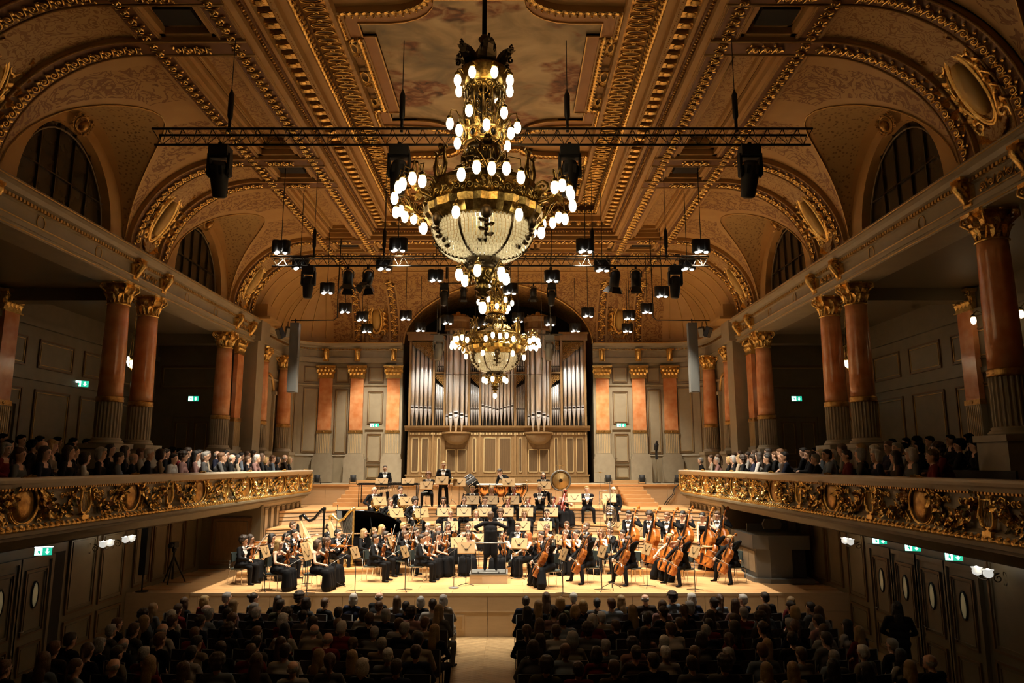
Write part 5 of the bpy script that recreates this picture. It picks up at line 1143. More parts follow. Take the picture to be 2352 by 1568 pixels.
def figure(sit=True, lean=.05, twist=0., L=None, R=None, dress='m', head=(0, 0), knees=.16, vox=.017, feet=None, pole=None, bend=0., hz=None, wide=1.0, legs=True):
    P = Vector((0, 0, hz or (.55 if sit else .93))); u_ = Vector((0, -math.sin(lean), math.cos(lean))); tw = Matrix.Rotation(twist, 3, 'Z'); X = tw @ Vector((1, 0, 0)); fwd = X.cross(u_) if False else u_.cross(X)*-1
    fwd = Vector((0, 0, 1)).cross(X)*-1; fwd = (fwd-u_*fwd.dot(u_)).normalized()
    fem = dress[0] == 'f'; sw = (.168 if fem else .20)*wide; top = 0; PR = []
    def cap(a, b, r0, r1, m): PR.append((Vector(a), Vector(b), r0, r1, m))
    tr = 3 if dress in ('m', 'f', 'fl', 'c') else 0
    wr = .105 if fem else .13
    cap(P-X*.075, P+X*.075, .135*wide, .135*wide, tr if not dress.startswith('a') else 0); cap(P+u_*.16-X*(.055 if fem else .075), P+u_*.16+X*(.055 if fem else .075), wr*wide, wr*wide, 0); cap(P+u_*.30-X*.085, P+u_*.30+X*.085, (.115 if fem else .125), (.115 if fem else .125), 0)
    if fem: cap(P+u_*.33-X*.07+fwd*.05, P+u_*.33+X*.07+fwd*.05, .075, .075, 0)
    S = {1: P+u_*.455+X*sw, -1: P+u_*.455-X*sw}; bare = dress == 'f'
    cap(S[-1], S[1], .062 if fem else .070, .062 if fem else .070, 1 if bare else 0); Nk = P+u_*.50
    hy, hp = head; hd = (u_*.75+Vector((0, 0, .65))).normalized(); Hc = Nk+hd*.165+fwd*.02
    HM = Matrix.Translation(Hc) @ Matrix.Rotation(twist+hy, 4, 'Z') @ Matrix.Rotation(hp, 4, 'X') @ Matrix.Scale(1.13, 4)
    cap(P+u_*.475, Hc-Vector((0, 0, .03)), .056, .052, 1)
    def hv(*a): return HM @ Vector(a)
    for a, b, r0, r1 in (((0, .012, .028), (0, -.012, .028), .088, .082), ((0, .0, -.02), (0, -.018, -.045), .070, .060), ((0, -.04, -.072), (0, -.045, -.075), .040, .040), ((0, -.080, .012), (0, -.094, -.020), .009, .012)): cap(hv(*a), hv(*b), r0*1.13, r1*1.13, 1)
    for s in (-1, 1): cap(hv(s*.082, .012, .015), hv(s*.084, .012, -.02), .016, .013, 1)
    hx = MB(); W_ = {}
    for s, tg in ((1, L), (-1, R)):
        tg = Vector(tg) if tg is not None else P+X*s*.14+fwd*.24+Vector((0, 0, .10))
        pl = (pole or {}).get(s, (s*.8, .3, -.6)); E_, W = ik(S[s], tg, .285, .265, pl); W_[s] = W
        sm_ = 1 if bare else 0; add = 0 if bare else (.010 if fem else .016)
        cap(S[s], E_, .050+add, .040+add, sm_); cap(E_, W, .040+add, .026+add*.8, 1 if dress in ('f', 'as') else sm_); hand(hx, W, (W-E_).normalized(), -s if s > 0 else 1)
    if legs:
        for s in (-1, 1):
            hip = P+X*s*.085; ft = (feet or {}).get(s, (s*knees*1.05, -.40 if sit else -.0, .075)); kn, an = ik(hip, ft, .43, .42, (s*.25, -1, .35 if sit else .1))
            cap(hip, kn, .090, .070, tr); cap(kn, an, *((.070, .056) if not bare else (.062, .040)), tr); cap(an+Vector((0, .03, -.035)), an+Vector((s*.03, -.15, -.045)), .036, .028, 3)
            if fem and dress in ('f', 'fl'):
                cap(hip, kn, .11, .10, tr); cap(kn, an+Vector((0, -.02, .04)), .11, .15, tr); cap((kn+P+Vector((0, -.4, 0)))/2 if False else Vector((0, kn.y, kn.z)), Vector((0, an.y-.02, .11)), .10, .14, tr)
    if dress in ('m', 'c') and sit: cap(P+Vector((-.10, .05, -.06)), P+Vector((.10, .05, -.06)), .11, .11, 0)
    if dress == 'c':
        for s in (-1, 1): cap(P+u_*.22+X*s*.06, P+Vector((s*.11, .03, -.44)), .15, .115, 0)
    if not sit and dress == 'm': cap(P+Vector((-.06, 0, -.06)), P+Vector((.06, 0, -.06)), .15, .15, 0)
    g = MB()
    for a, b, r0, r1, m in PR:
        d = b-a; L_ = d.length; d = d.normalized() if L_ > 1e-6 else Vector((0, 0, 1)); A = [-75, -40, 0]; pts, rr = [], []
        for q in (-1.0, -.72, 0): pts.append(a+d*r0*q); rr.append(max(.004, r0*math.sqrt(max(0, 1-q*q))))
        for q in (0, .72, 1.0): pts.append(b+d*r1*q); rr.append(max(.004, r1*math.sqrt(max(0, 1-q*q))))
        g.tube(pts, rr, 10)
    V, F, C_, N_ = remesh(g, vox)
    D = np.full((len(F), len(PR)), 9.0)
    for i, (a, b, r0, r1, m) in enumerate(PR):
        a_, b_ = np.array(a), np.array(b); ab = b_-a_; t = np.clip(((C_-a_) @ ab)/max(1e-9, ab @ ab), 0, 1); D[:, i] = np.linalg.norm(C_-(a_+t[:, None]*ab), axis=1)-(r0+(r1-r0)*t)
    mi = np.array([p[4] for p in PR])[D.argmin(1)]
    rel = C_-np.array(P); hgt = rel @ np.array(u_); lx = np.abs(rel @ np.array(X)); ff = N_ @ np.array(fwd); fd = rel @ np.array(fwd)
    if dress == 'm': mi[(mi == 0) & (ff > .15) & (fd > .03) & (hgt > .14) & (hgt < .56) & (lx < .016+.088*np.clip((hgt-.12)/.36, 0, 1))] = 2
    if dress == 'm': mi[(hgt > .47) & (hgt < .535) & (lx < .10) & (mi == 1)] = 2
    if fem: mi[(mi == 0) & (ff > .0) & (hgt > .40) & (lx < .09)] = 1
    out = MB(); out.add([tuple(p) for p in V], F, 0, True); out.m = [int(q) for q in mi]; out.mb(hx)
    for s in (-1, 1):
        out.sph((s*.032, -.086, .018), (.013, .008, .008), 6, 4, 4, HM); out.box((s*.033, -.089, .040), (.032, .010, .007), 4, 0, HM)
    out.sph((0, -.083, -.058), (.024, .008, .008), 6, 4, 5, HM)
    return out.mesh('person_body', BMATS), HM, W_
def hairs():
    d = {}
    base = [((0, .022, .048), (.090, .100, .092))]
    def mk(bl, vox=.013, n=2):
        g = MB()
        for c, r in bl: g.sph(c, r, 12, 9)
        V, F, _, _ = remesh(g, vox, n); u = MB(); u.add([tuple(p) for p in V], F, 0, True); return u.mesh('hair', 'hair')
    R = random.Random(3)
    d['short'] = mk(base+[((0, .055, -.005), (.080, .062, .075)), ((0, -.035, .098), (.062, .045, .030))])
    d['curly'] = mk(base+[((.085*math.cos(a)*math.cos(b), .03+.09*math.sin(a)*math.cos(b), .05+.085*math.sin(b)), (.042,)*3) for a in [k*.7 for k in range(9)] for b in (-.3, .4, 1.0) if not (math.sin(a) < -.5 and b < .3)]+[((0, .075, -.02), (.075, .045, .07)), ((.05, .06, -.05), (.035,)*3), ((-.05, .06, -.05), (.035,)*3)])
    d['bob'] = mk(base+[((0, .05, -.03), (.092, .07, .11)), ((.078, .005, -.02), (.026, .05, .09)), ((-.078, .005, -.02), (.026, .05, .09)), ((0, -.05, .085), (.065, .035, .035))])
    d['long'] = mk(base+[((0, .055, -.04), (.090, .062, .12)), ((0, .085, -.20), (.085, .045, .18)), ((.076, .015, -.07), (.026, .045, .13)), ((-.076, .015, -.07), (.026, .045, .13)), ((0, .095, -.33), (.065, .035, .12))])
    d['bun'] = mk(base+[((0, .05, .0), (.078, .06, .08)), ((0, .125, .065), (.042, .042, .042))])
    d['pony'] = mk(base+[((0, .05, .0), (.078, .06, .08)), ((0, .115, .03), (.030, .03, .035)), ((0, .130, -.07), (.028, .026, .10)), ((0, .122, -.17), (.022, .02, .07))])
    d['bald'] = mk([((.068, .030, .002), (.019, .060, .045)), ((-.068, .030, .002), (.019, .060, .045)), ((0, .070, .0), (.072, .026, .052))], .010)
    d['beard'] = mk([((0, -.055, -.078), (.050, .042, .040)), ((.052, -.02, -.055), (.020, .04, .04)), ((-.052, -.02, -.055), (.020, .04, .04))])
    return d
HAIR = hairs()
HC = dict(black=(.012, .010, .009), dark=(.030, .018, .011), brown=(.085, .045, .022), chestnut=(.13, .06, .025), blond=(.42, .27, .10), fair=(.30, .19, .08), red=(.42, .12, .03), grey=(.32, .31, .29), white=(.62, .60, .56))
bt = MB(); bt.ext([(-.055, .018), (-.008, .006), (.008, .006), (.055, .018), (.055, -.018), (.008, -.006), (-.008, -.006), (-.055, -.018)], -.012, .012, 'y'); BTM = bt.mesh('bow_tie', 'black_cloth')
ARCH = {}
def arch(key, **kw):
    if key not in ARCH: ARCH[key] = figure(**kw)
    return ARCH[key]
def person(A, M, hair, hc, col, label, group, beard=False, bow=False, sc_=1.0):
    me, HM, W_ = A; o = mobj('person', me, None, M=M @ Matrix.Scale(sc_, 4)); o.color = (*col, 1); tag(o, label, 'person', group)
    if hair in HAIR: h = mobj('hair', HAIR[hair], o, M=HM); h.color = (*HC[hc], 1)
    if beard: h = mobj('beard', HAIR['beard'], o, M=HM); h.color = (*HC[hc], 1)
    if bow: mobj('bow_tie', BTM, o, M=HM @ Matrix.Translation((0, -.085, -.16)))
    return o
# ---------------------------------------------------------------- chairs, stands
def make_chair():
    t = thing('orchestra_chair', '', 'chair'); u = MB()
    q = [(.21*math.cos(a)*abs(math.cos(a))**-.5, .20*math.sin(a)*abs(math.sin(a))**-.5) if abs(math.cos(a)) > .01 and abs(math.sin(a)) > .01 else (.21*math.cos(a), .20*math.sin(a)) for a in [2*PI*i/20+.02 for i in range(20)]]
    u.ext(q, .42, .46, 'z'); u.build('seat', 'chair_fab', t)
    u = MB(); u.grid([[(.20*math.sin(a), .25+.02*z-.07*(1-math.cos(a))*3-d, .62+.26*z) for a in [-.95+1.9*i/8 for i in range(9)]] for z, d in ((0, 0), (.5, 0), (1, 0), (1, .025), (.5, .025), (0, .025), (0, 0))], 0, False); u.build('backrest', 'chair_fab', t)
    for sx in (-1, 1):
        for sy in (-1, 1): u = MB(); u.tube([(sx*.16, sy*.14, .42), (sx*.19, sy*.20, .40), (sx*.21, sy*.23, 0)], .011, 6); u.build('leg', 'chrome', t)
    u = MB(); u.tube([(-.16, .14, .41), (-.10, .25, .45), (-.10, .26, .66)], .011, 5); u.build('back_post', 'chrome', t); u = MB(); u.tube([(.16, .14, .41), (.10, .25, .45), (.10, .26, .66)], .011, 5); u.build('back_post', 'chrome', t)
    u = MB(); u.tube([(-.16, -.14, .415), (.16, -.14, .415), (.16, .14, .415), (-.16, .14, .415)], .010, 5, 0, False, True); u.build('seat_frame', 'chrome', t)
    return t
def make_stand(h=1.0, w_=.50):
    t = thing('music_stand', '', 'music stand')
    for k in range(3): a = 2*PI*k/3+PI/2; u = MB(); u.tube([(0, 0, .06), (.26*math.cos(a), .26*math.sin(a), .02)], .010, 5); u.build('leg', 'black_metal', t)
    u = MB(); u.cone((0, 0, .04), (0, 0, .62), .012, .012, 6); u.cone((0, 0, .6), (0, .02, h), .009, .009, 6); u.build('pole', 'black_metal', t)
    R_ = Matrix.Translation((0, .03, h+.05)) @ Matrix.Rotation(-.38, 4, 'X')
    u = MB(); u.box((0, 0, 0), (.50, .012, .32), 0, 0, R_); u.box((0, .03, -.16), (.50, .06, .012), 0, 0, R_); u.build('desk', 'desk_wood', t)
    u = MB(); u.box((0, .012, .01), (.42, .006, .28), 0, 0, R_); u.build('sheet_music', 'paper', t)
    u = MB()
    for s in (-1, 1): u.tube([R_ @ Vector(p) for p in ((s*.03, -.02, -.06), (s*.12, -.014, .08))], .004, 4); u.sph(R_ @ Vector((s*.13, -.014, .09)), .014, 6, 4)
    u.box((0, -.018, -.05), (.09, .02, .02), 0, 0, R_); u.build('bracket', 'black_metal', t)
    return t
CHAIR0 = make_chair(); STAND0 = make_stand(); STAND1 = make_stand(.80); kids(STAND1); kids(CHAIR0); kids(STAND0); USED = {}
def place(root, M, label, group=None):
    if root.name not in USED:
        USED[root.name] = 1; root.matrix_basis = M; root['label'] = label
        if group: root['group'] = group
        return root
    return copy_tree(root, None, M, label, group=group)
# ---------------------------------------------------------------- bowed instruments
def strings_inst(name, sc_, bass=False):
    # z along the instrument, front faces -y, body bottom at z = 0; lengths in violin units (body .36)
    t = thing(name, '', {'violin': 'violin', 'viola': 'viola', 'cello': 'cello', 'double_bass': 'double bass'}[name]); k = sc_
    half = [(.0, 0), (.05, .002), (.085, .03), (.103, .075), (.095, .115), (.062, .15), (.055, .185), (.062, .215), (.082, .245), (.084, .29), (.065, .335), (.03, .355), (.012, .357)] if not bass else [(.0, 0), (.06, .004), (.10, .04), (.112, .09), (.095, .135), (.066, .165), (.06, .19), (.068, .215), (.082, .245), (.078, .285), (.05, .33), (.022, .355), (.012, .36)]
    pts = [(x*k, z*k) for x, z in half]+[(-x*k, z*k) for x, z in half[::-1][:-1]]; th = (.034 if sc_ < 1.5 else .055)*k
    u = MB(); u.ext(pts, -th/2, th/2, 'y', 0); c = [(p[0]*.93, p[1]*.97+.005*k) for p in pts]
    for y0, y1 in ((-th/2, -th/2-.012*k), (th/2, th/2+.008*k)):
        n = len(pts); V = [(x, y0, z) for x, z in pts]+[(x*.85, y1, .178*k+(z-.178*k)*.9) for x, z in pts]; F = [(i, (i+1) % n, n+(i+1) % n, n+i) for i in range(n)]; F = F if y1 < y0 else [f[::-1] for f in F]; u.add(V, F+[tuple(range(n, 2*n)) if y1 > y0 else tuple(range(2*n-1, n-1, -1))], 0)
    u.build('body', 'varnish', t); y = -th/2-.013*k
    u = MB(); u.ext([(-.0115*k, .22*k), (.0115*k, .22*k), (.0085*k, .49*k), (-.0085*k, .49*k)], y-.018*k, y-.010*k, 'y'); u.build('fingerboard', 'ebony', t)
    u = MB(); u.tube([(0, -.006*k, .35*k), (0, y*.8, .40*k), (0, y*.9, .50*k)], [.016*k, .011*k, .010*k], 6); u.build('neck', 'varnish', t)
    u = MB(); u.tube([(0, y*.9, .49*k), (0, y*.7, .545*k), (0, y*.2, .575*k)]+[(0, a-.006*k, b) for a, b in spiral((0, .578*k), .018*k, .004*k, -.6, 1.3, 8)], .010*k, 6)
    for q in range(4): u.cone(((-1)**q*.008*k, y*.75, (.51+.014*q)*k), ((-1)**q*.035*k, y*.75, (.51+.014*q)*k), .004*k, .006*k, 5, 1)
    u.build('scroll', ['varnish', 'ebony'], t)
    u = MB(); u.ext([(-.021*k, .165*k), (.021*k, .165*k), (.016*k, .17*k), (-.016*k, .17*k)], y-.02*k, y+.004*k, 'y'); u.build('bridge', 'spruce', t)
    u = MB(); u.ext([(-.008*k, .01*k), (.008*k, .01*k), (.019*k, .115*k), (-.019*k, .115*k)], y-.010*k, y-.004*k, 'y'); u.build('tailpiece', 'ebony', t)
    u = MB()
    for x in (-.012, -.004, .004, .012): u.tube([(x*k, y-.008*k, .11*k), (x*k*1.2, y-.021*k, .167*k), (x*k*.5, y-.016*k, .49*k)], .0007*k+.0004, 3, 0, False)
    for s in (-1, 1): u.ext([(s*.040*k, .135*k), (s*.046*k, .135*k), (s*.034*k, .205*k), (s*.028*k, .205*k)], y+.003*k, y-.002*k, 'y', 1)
    u.build('strings', ['silver', 'ebony'], t)
    if sc_ > 1.5: u = MB(); u.cone((0, 0, 0), (0, 0, -.30 if not bass else -.14), .006, .005, 6); u.build('endpin', 'black_metal', t)
    else: u = MB(); u.sph((.03*k, y-.008*k, .03*k), (.03*k, .012*k, .022*k), 8, 5); u.build('chin_rest', 'ebony', t)
    return t
def make_bow(L=.74):
    t = thing('bow', '', 'bow'); u = MB(); u.tube([(0, 0, 0), (0, .012, L*.5), (0, 0, L), (0, -.02, L+.005)], [.005, .0045, .004, .003], 5); u.build('stick', 'ebony', t)
    u = MB(); u.box((0, -.018, .05+(L-.05)/2), (.009, .002, L-.05)); u.build('bow_hair', 'bowhair', t); u = MB(); u.box((0, -.010, .04), (.012, .02, .05)); u.build('frog', 'ebony', t); return t
VIO = strings_inst('violin', 1.0); VLA = strings_inst('viola', 1.15); CEL = strings_inst('cello', 2.08); BAS = strings_inst('double_bass', 3.05, True); BOW = make_bow()
for o in (VIO, VLA, CEL, BAS, BOW): kids(o)
def dirM(P, z, y):
    # matrix with local z along z, local -y facing y
    z = Vector(z).normalized(); f = -Vector(y); f = (f-z*f.dot(z)).normalized(); x = f.cross(z); M = Matrix.Identity(4)
    for i in range(3): M[i][0] = x[i]; M[i][1] = f[i]; M[i][2] = z[i]; M[i][3] = P[i]
    return M
# ---------------------------------------------------------------- orchestra
def RZ4(a): return Matrix.Rotation(a, 4, 'Z')
CD = Vector((.15, .56, 1.18)).normalized(); CP = Vector((.02, -.66, .03))+CD*.30
BD = Vector((.09, .27, .97)).normalized(); BP_ = Vector((.16, -.42, .15))
cl = CP+CD*.90; cr = CP+CD*.42+Vector((-.36, -.10, .02)); bl = BP_+BD*1.38; br = BP_+BD*.62+Vector((-.26, -.10, 0))
def A_vr(d): return arch('vr'+d, L=(.14, -.27, 1.02), R=(-.17, -.34, .70), dress=d, lean=.06, head=(.1, .05), knees=.15)
def A_vp(d): return arch('vp'+d, L=(.30, -.44, 1.03), R=(-.26, -.40, 1.02), dress=d, lean=.10, head=(.35, .2), knees=.2, pole={1: (.3, 0, -1), -1: (-1, .2, -.2)})
def A_ce(d): return arch('ce'+d, L=cl+Vector((.0, .05, 0)), R=cr, dress=d, lean=.12, head=(-.15, .2), knees=.30, feet={1: (.34, -.42, .075), -1: (-.34, -.42, .075)}, pole={1: (1, .3, -.2), -1: (-1, .2, -.2)})
def A_ba(d): return arch('ba'+d, sit=False, L=bl+Vector((.02, .05, 0)), R=br, dress=d, lean=.14, head=(.1, .25), pole={1: (1, .2, -.1), -1: (-1, .2, -.4)})
def A_wi(d): return arch('wi'+d, L=(.05, -.27, .88), R=(-.06, -.30, .73), dress=d, lean=.05, head=(0, .05))
def A_wf(d): return arch('wf'+d, L=(-.10, -.20, .86), R=(.10, -.23, .90), dress=d, lean=-.02, head=(0, 0), knees=.2)
def A_st(d): return arch('st'+d, sit=False, L=(.23, -.12, .86), R=(-.23, -.12, .86), dress=d, lean=.03, head=(0, .15))
def A_hp(d): return arch('hp'+d, L=(.22, -.52, .95), R=(-.18, -.45, .90), dress=d, lean=.08, head=(0, .1))
def A_hn(d): return arch('hn'+d, L=(.06, -.30, .78), R=(-.22, -.22, .66), dress=d, lean=.06, head=(.1, .15), knees=.2)
AF = dict(vr=A_vr, vp=A_vp, ce=A_ce, ba=A_ba, wi=A_wi, wf=A_wf, st=A_st, hp=A_hp, hn=A_hn)
def clarinet(m='ebony', L=.62, r=.012):
    t = thing('clarinet', '', 'clarinet'); u = MB(); u.lathe([(.032, 0), (.018, .05), (r, .09), (r, L*.8), (r*.8, L*.86), (r*.6, L), (.004, L+.02)], 10); u.build('tube', m, t); u = MB()
    for k in range(9): u.sph((0, -r, .12+k*.048), (.008, .006, .012), 5, 4)
    u.tube([(-.012, -.006, .12), (-.013, -.006, .5)], .002, 4); u.build('keywork', 'silver', t); return t
def flute():
    t = thing('flute', '', 'flute'); u = MB(); u.cone((0, 0, 0), (0, 0, .66), .0095, .0095, 8); u.build('tube', 'silver', t); u = MB()
    for k in range(12): u.cone((0, -.008, .08+k*.03), (0, -.014, .08+k*.03), .008, .008, 6)
    u.build('keywork', 'silver', t); return t
def bassoon(sc_=1.0):
    t = thing('bassoon', '', 'bassoon'); k = sc_; u = MB(); u.tube([(0, 0, 0), (0, 0, 1.25*k)], [.03*k, .022*k], 8); u.tube([(.05*k, 0, 0), (.05*k, 0, .85*k)], .02*k, 8); u.cone((.025*k, 0, -.04*k), (.025*k, 0, .02*k), .05*k, .05*k, 8); u.tube([(0, 0, 1.25*k), (0, 0, 1.34*k)], [.03*k, .032*k], 8)
    if k > 1.2: u.tube([(-.09, 0, .1), (-.09, 0, 1.2), (-.06, 0, 1.32), (-.02, 0, 1.28)], .035, 8)
    u.build('joints', 'bassoon_red', t); u = MB(); u.tube([(.05*k, 0, .85*k), (.06*k, .02, .95*k), (.08*k, .14*k, .98*k), (.08*k, .22*k, .92*k)], .005, 5)
    for q in range(10): u.sph((.02*k, -.03*k, (.15+.1*q)*k), (.012, .008, .018), 5, 4)
    u.build('keywork', 'silver', t); return t
def horn():
    t = thing('french_horn', '', 'horn'); u = MB()
    for r, y in ((.15, 0), (.125, .02), (.10, -.015)): u.tube([(r*math.cos(a), y, r*math.sin(a)) for a in [2*PI*i/20 for i in range(20)]], .011, 6, 0, False, True)
    for k in range(3): u.cone((-.03+.03*k, .0, -.06), (-.03+.03*k, .0, .06), .013, .013, 6)
    u.tube([(.10, 0, .10), (.15, -.02, .2), (.14, .0, .30), (.12, .03, .36)], .006, 5); u.build('coil', 'brass_inst', t)
    u = MB(); u.lathe([(.012, 0), (.016, .10), (.028, .18), (.06, .25), (.11, .29), (.150, .30), (.148, .303), (.1, .292), (.05, .25)], 16, 0, (0, 0, 0), True, 0, 2*PI, 0, Matrix.Translation((-.12, .02, -.06)) @ Matrix.Rotation(PI*.62, 4, 'Y')); u.build('bell', 'brass_inst', t); return t
def tuba():
    t = thing('tuba', '', 'tuba'); u = MB()
    for r, dz, q in ((.19, .32, .045), (.14, .28, .035), (.095, .22, .028)): u.tube([(r*math.cos(a), 0, .36+(dz if math.sin(a) > 0 else -dz)*.5+r*math.sin(a)) for a in [2*PI*i/20 for i in range(20)]], q, 8, 0, False, True)
    for k in range(4): u.cone((-.09+.05*k, -.07, .30), (-.09+.05*k, -.07, .50), .02, .02, 7)
    u.build('tubing', 'silver', t); u = MB(); u.lathe([(.05, .2), (.06, .5), (.08, .75), (.13, .90), (.21, .98), (.215, .985), (.13, .92)], 18, 0, (-.19, 0, 0)); u.build('bell', 'silver', t); return t
def harp(m1, lab):
    t = thing('harp', lab, 'harp'); u = MB(); u.lathe([(.055, .06), (.045, .12), (.036, .2), (.034, 1.68), (.045, 1.74), (.06, 1.80), (.055, 1.86), (.02, 1.87)], 14, 0, (0, -.42, 0)); u.build('column', m1, t)
    u = MB(); a, b = Vector((0, -.32, .12)), Vector((0, .36, 1.42))
    n = (b-a).normalized(); o = Vector((0, n.z, -n.y)); V = []
    for p, w_, d in ((a, .24, .16), (b, .07, .06)):
        for x, k in ((-w_, 0), (w_, 0), (w_*.7, d*2), (-w_*.7, d*2)): V.append(p+Vector((x, 0, 0))+o*k)
    u.add(V, [(3, 2, 1, 0), (4, 5, 6, 7), (0, 1, 5, 4), (1, 2, 6, 5), (2, 3, 7, 6), (3, 0, 4, 7)]); u.build('soundbox', 'spruce', t)
    u = MB(); nk = [(0, .38, 1.44), (0, .40, 1.56), (0, .30, 1.60), (0, .20, 1.50), (0, .08, 1.42), (0, -.08, 1.48), (0, -.22, 1.66), (0, -.34, 1.78), (0, -.42, 1.80)]; u.tube(nk, [.05, .06, .062, .055, .05, .048, .05, .05, .045], 8); u.build('neck', m1, t)
    u = MB()
    for k in range(26):
        q = k/25; p = a.lerp(b, .04+.93*q); j = q*7.0; i = min(7, int(j)); e = Vector(nk[8-i]).lerp(Vector(nk[max(0, 7-i)]), j-i); u.tube([p, (0, p.y*.0+e.y, e.z-.04)], .0018, 3, 0, False)
    u.build('strings', 'bowhair', t); u = MB(); u.box((0, -.33, .05), (.42, .36, .10)); u.build('base', m1, t)
    u = MB()
    for k in range(7): u.tube([(-.12+.04*k, -.1, .07), (-.12+.04*k, -.02, .05)], .008, 4)
    u.build('pedals', 'brass_inst', t); return t
CLA, FLU, BSN, CBS, HRN, TUB = clarinet(), flute(), bassoon(), bassoon(1.45), horn(), tuba()
for o in (CLA, FLU, BSN, CBS, HRN, TUB): kids(o)
GI = {}
MUS = []
def musician(px, py, ty, deg, lev, hair, hc, dress, nick, inst=None, stand=False, Y=None, beard=False, chair=True, sc_=1.0, bow=True, col=(.006, .006, .007)):
    """lev = floor height; the head pixel fixes where the figure sits on that floor (or at depth Y)"""
    sitting = ty not in ('ba', 'st'); A = AF[ty](dress); HM = A[1]; hz = HM.translation.z*sc_
    P = atZ(px, py, lev+hz) if Y is None else atY(px, py, Y)
    rz = RZ4(math.radians(deg)); off_ = rz @ Vector((HM.translation.x, HM.translation.y, 0)); M = Matrix.Translation((P.x-off_.x, P.y-off_.y, lev)) @ rz
    who = {'m': 'in black tailcoat', 'f': 'in sleeveless black dress', 'fl': 'in long-sleeved black dress'}[dress]
    person(A, M, hair, hc, col, '%s %s' % (nick, who), 'orchestra musicians', beard, dress == 'm' and bow, sc_)
    if sitting and chair: place(CHAIR0, M @ Matrix.Translation((0, .05, 0)), 'chair with chrome legs under the '+nick, 'orchestra chairs')
    g = lambda s: s+' of the '+nick
    if inst in ('violin', 'viola'):
        O = VIO if inst == 'violin' else VLA
        if ty == 'vr':
            place(O, M @ dirM((.14, -.235, .64), (.02, -.10, 1), (-.2, -1, .05)), inst+' resting upright on the knee'+g(''), 'violins and violas')
            k = random.choice(((.25, -.35, .9), (.15, -.2, 1), (.7, -.5, .35), (.3, -.75, .55))); place(BOW, M @ dirM((-.15, -.39, .66), k, (1, 0, 0)), g('bow')+', held at rest', 'bows')
        else:
            d = Vector((.26, -.36, -.02)); place(O, M @ dirM((.06, -.13, 1.10), d, (.2, .1, 1)), inst+' under the chin'+g(''), 'violins and violas'); place(BOW, M @ dirM((-.24, -.44, 1.02), (.62, .06, .30), (0, 0, -1)), g('bow')+', on the strings', 'bows')
    elif inst == 'cello':
        place(CEL, M @ dirM(CP, CD, (-.15, -1, .3)), g('amber cello'), 'cellos'); place(BOW, M @ dirM(cr+Vector((-.04, -.03, 0)), (1, -.12, -.16), (0, 1, .2)), g('cello bow'), 'bows')
    elif inst == 'bass':
        place(BAS, M @ dirM(BP_, BD, (-.25, -1, .1)), g('tall double bass'), 'double basses'); place(BOW, M @ dirM(br+Vector((-.02, -.03, 0)), (1, -.15, -.25), (0, 1, .2)), g('bass bow'), 'bows')
    elif inst == 'clarinet': place(CLA, M @ dirM((-.01, -.36, .58), (.02, .18, 1), (0, -1, 0)), g('black clarinet'), 'woodwind')
    elif inst == 'flute': place(FLU, M @ dirM((.30, -.30, .74), (-1, 0, .25), (0, -1, 0)), g('silver flute'), 'woodwind')
    elif inst == 'bassoon': place(BSN, M @ dirM((-.22, -.26, .22), (.30, .02, 1), (0, -1, 0)) @ Matrix.Scale(.88, 4), g('dark red bassoon'), 'woodwind')
    elif inst == 'contrabassoon': place(CBS, M @ dirM((-.38, -.34, -.12), (.26, .04, 1), (0, -1, 0)) @ Matrix.Diagonal((1.5, 1.5, .78, 1)), g('tall red contrabassoon'), 'woodwind')
    elif inst == 'horn': place(HRN, M @ Matrix.Translation((-.06, -.26, .76)) @ Matrix.Rotation(.3, 4, 'Z'), g('brass french horn'), 'horns')
    if stand: place(STAND0 if ty == 'st' else STAND1, M @ Matrix.Translation((0, -.70, 0)), 'tan music stand before the '+nick, 'music stands')
    return M
F0, F1 = ZST, 1.28
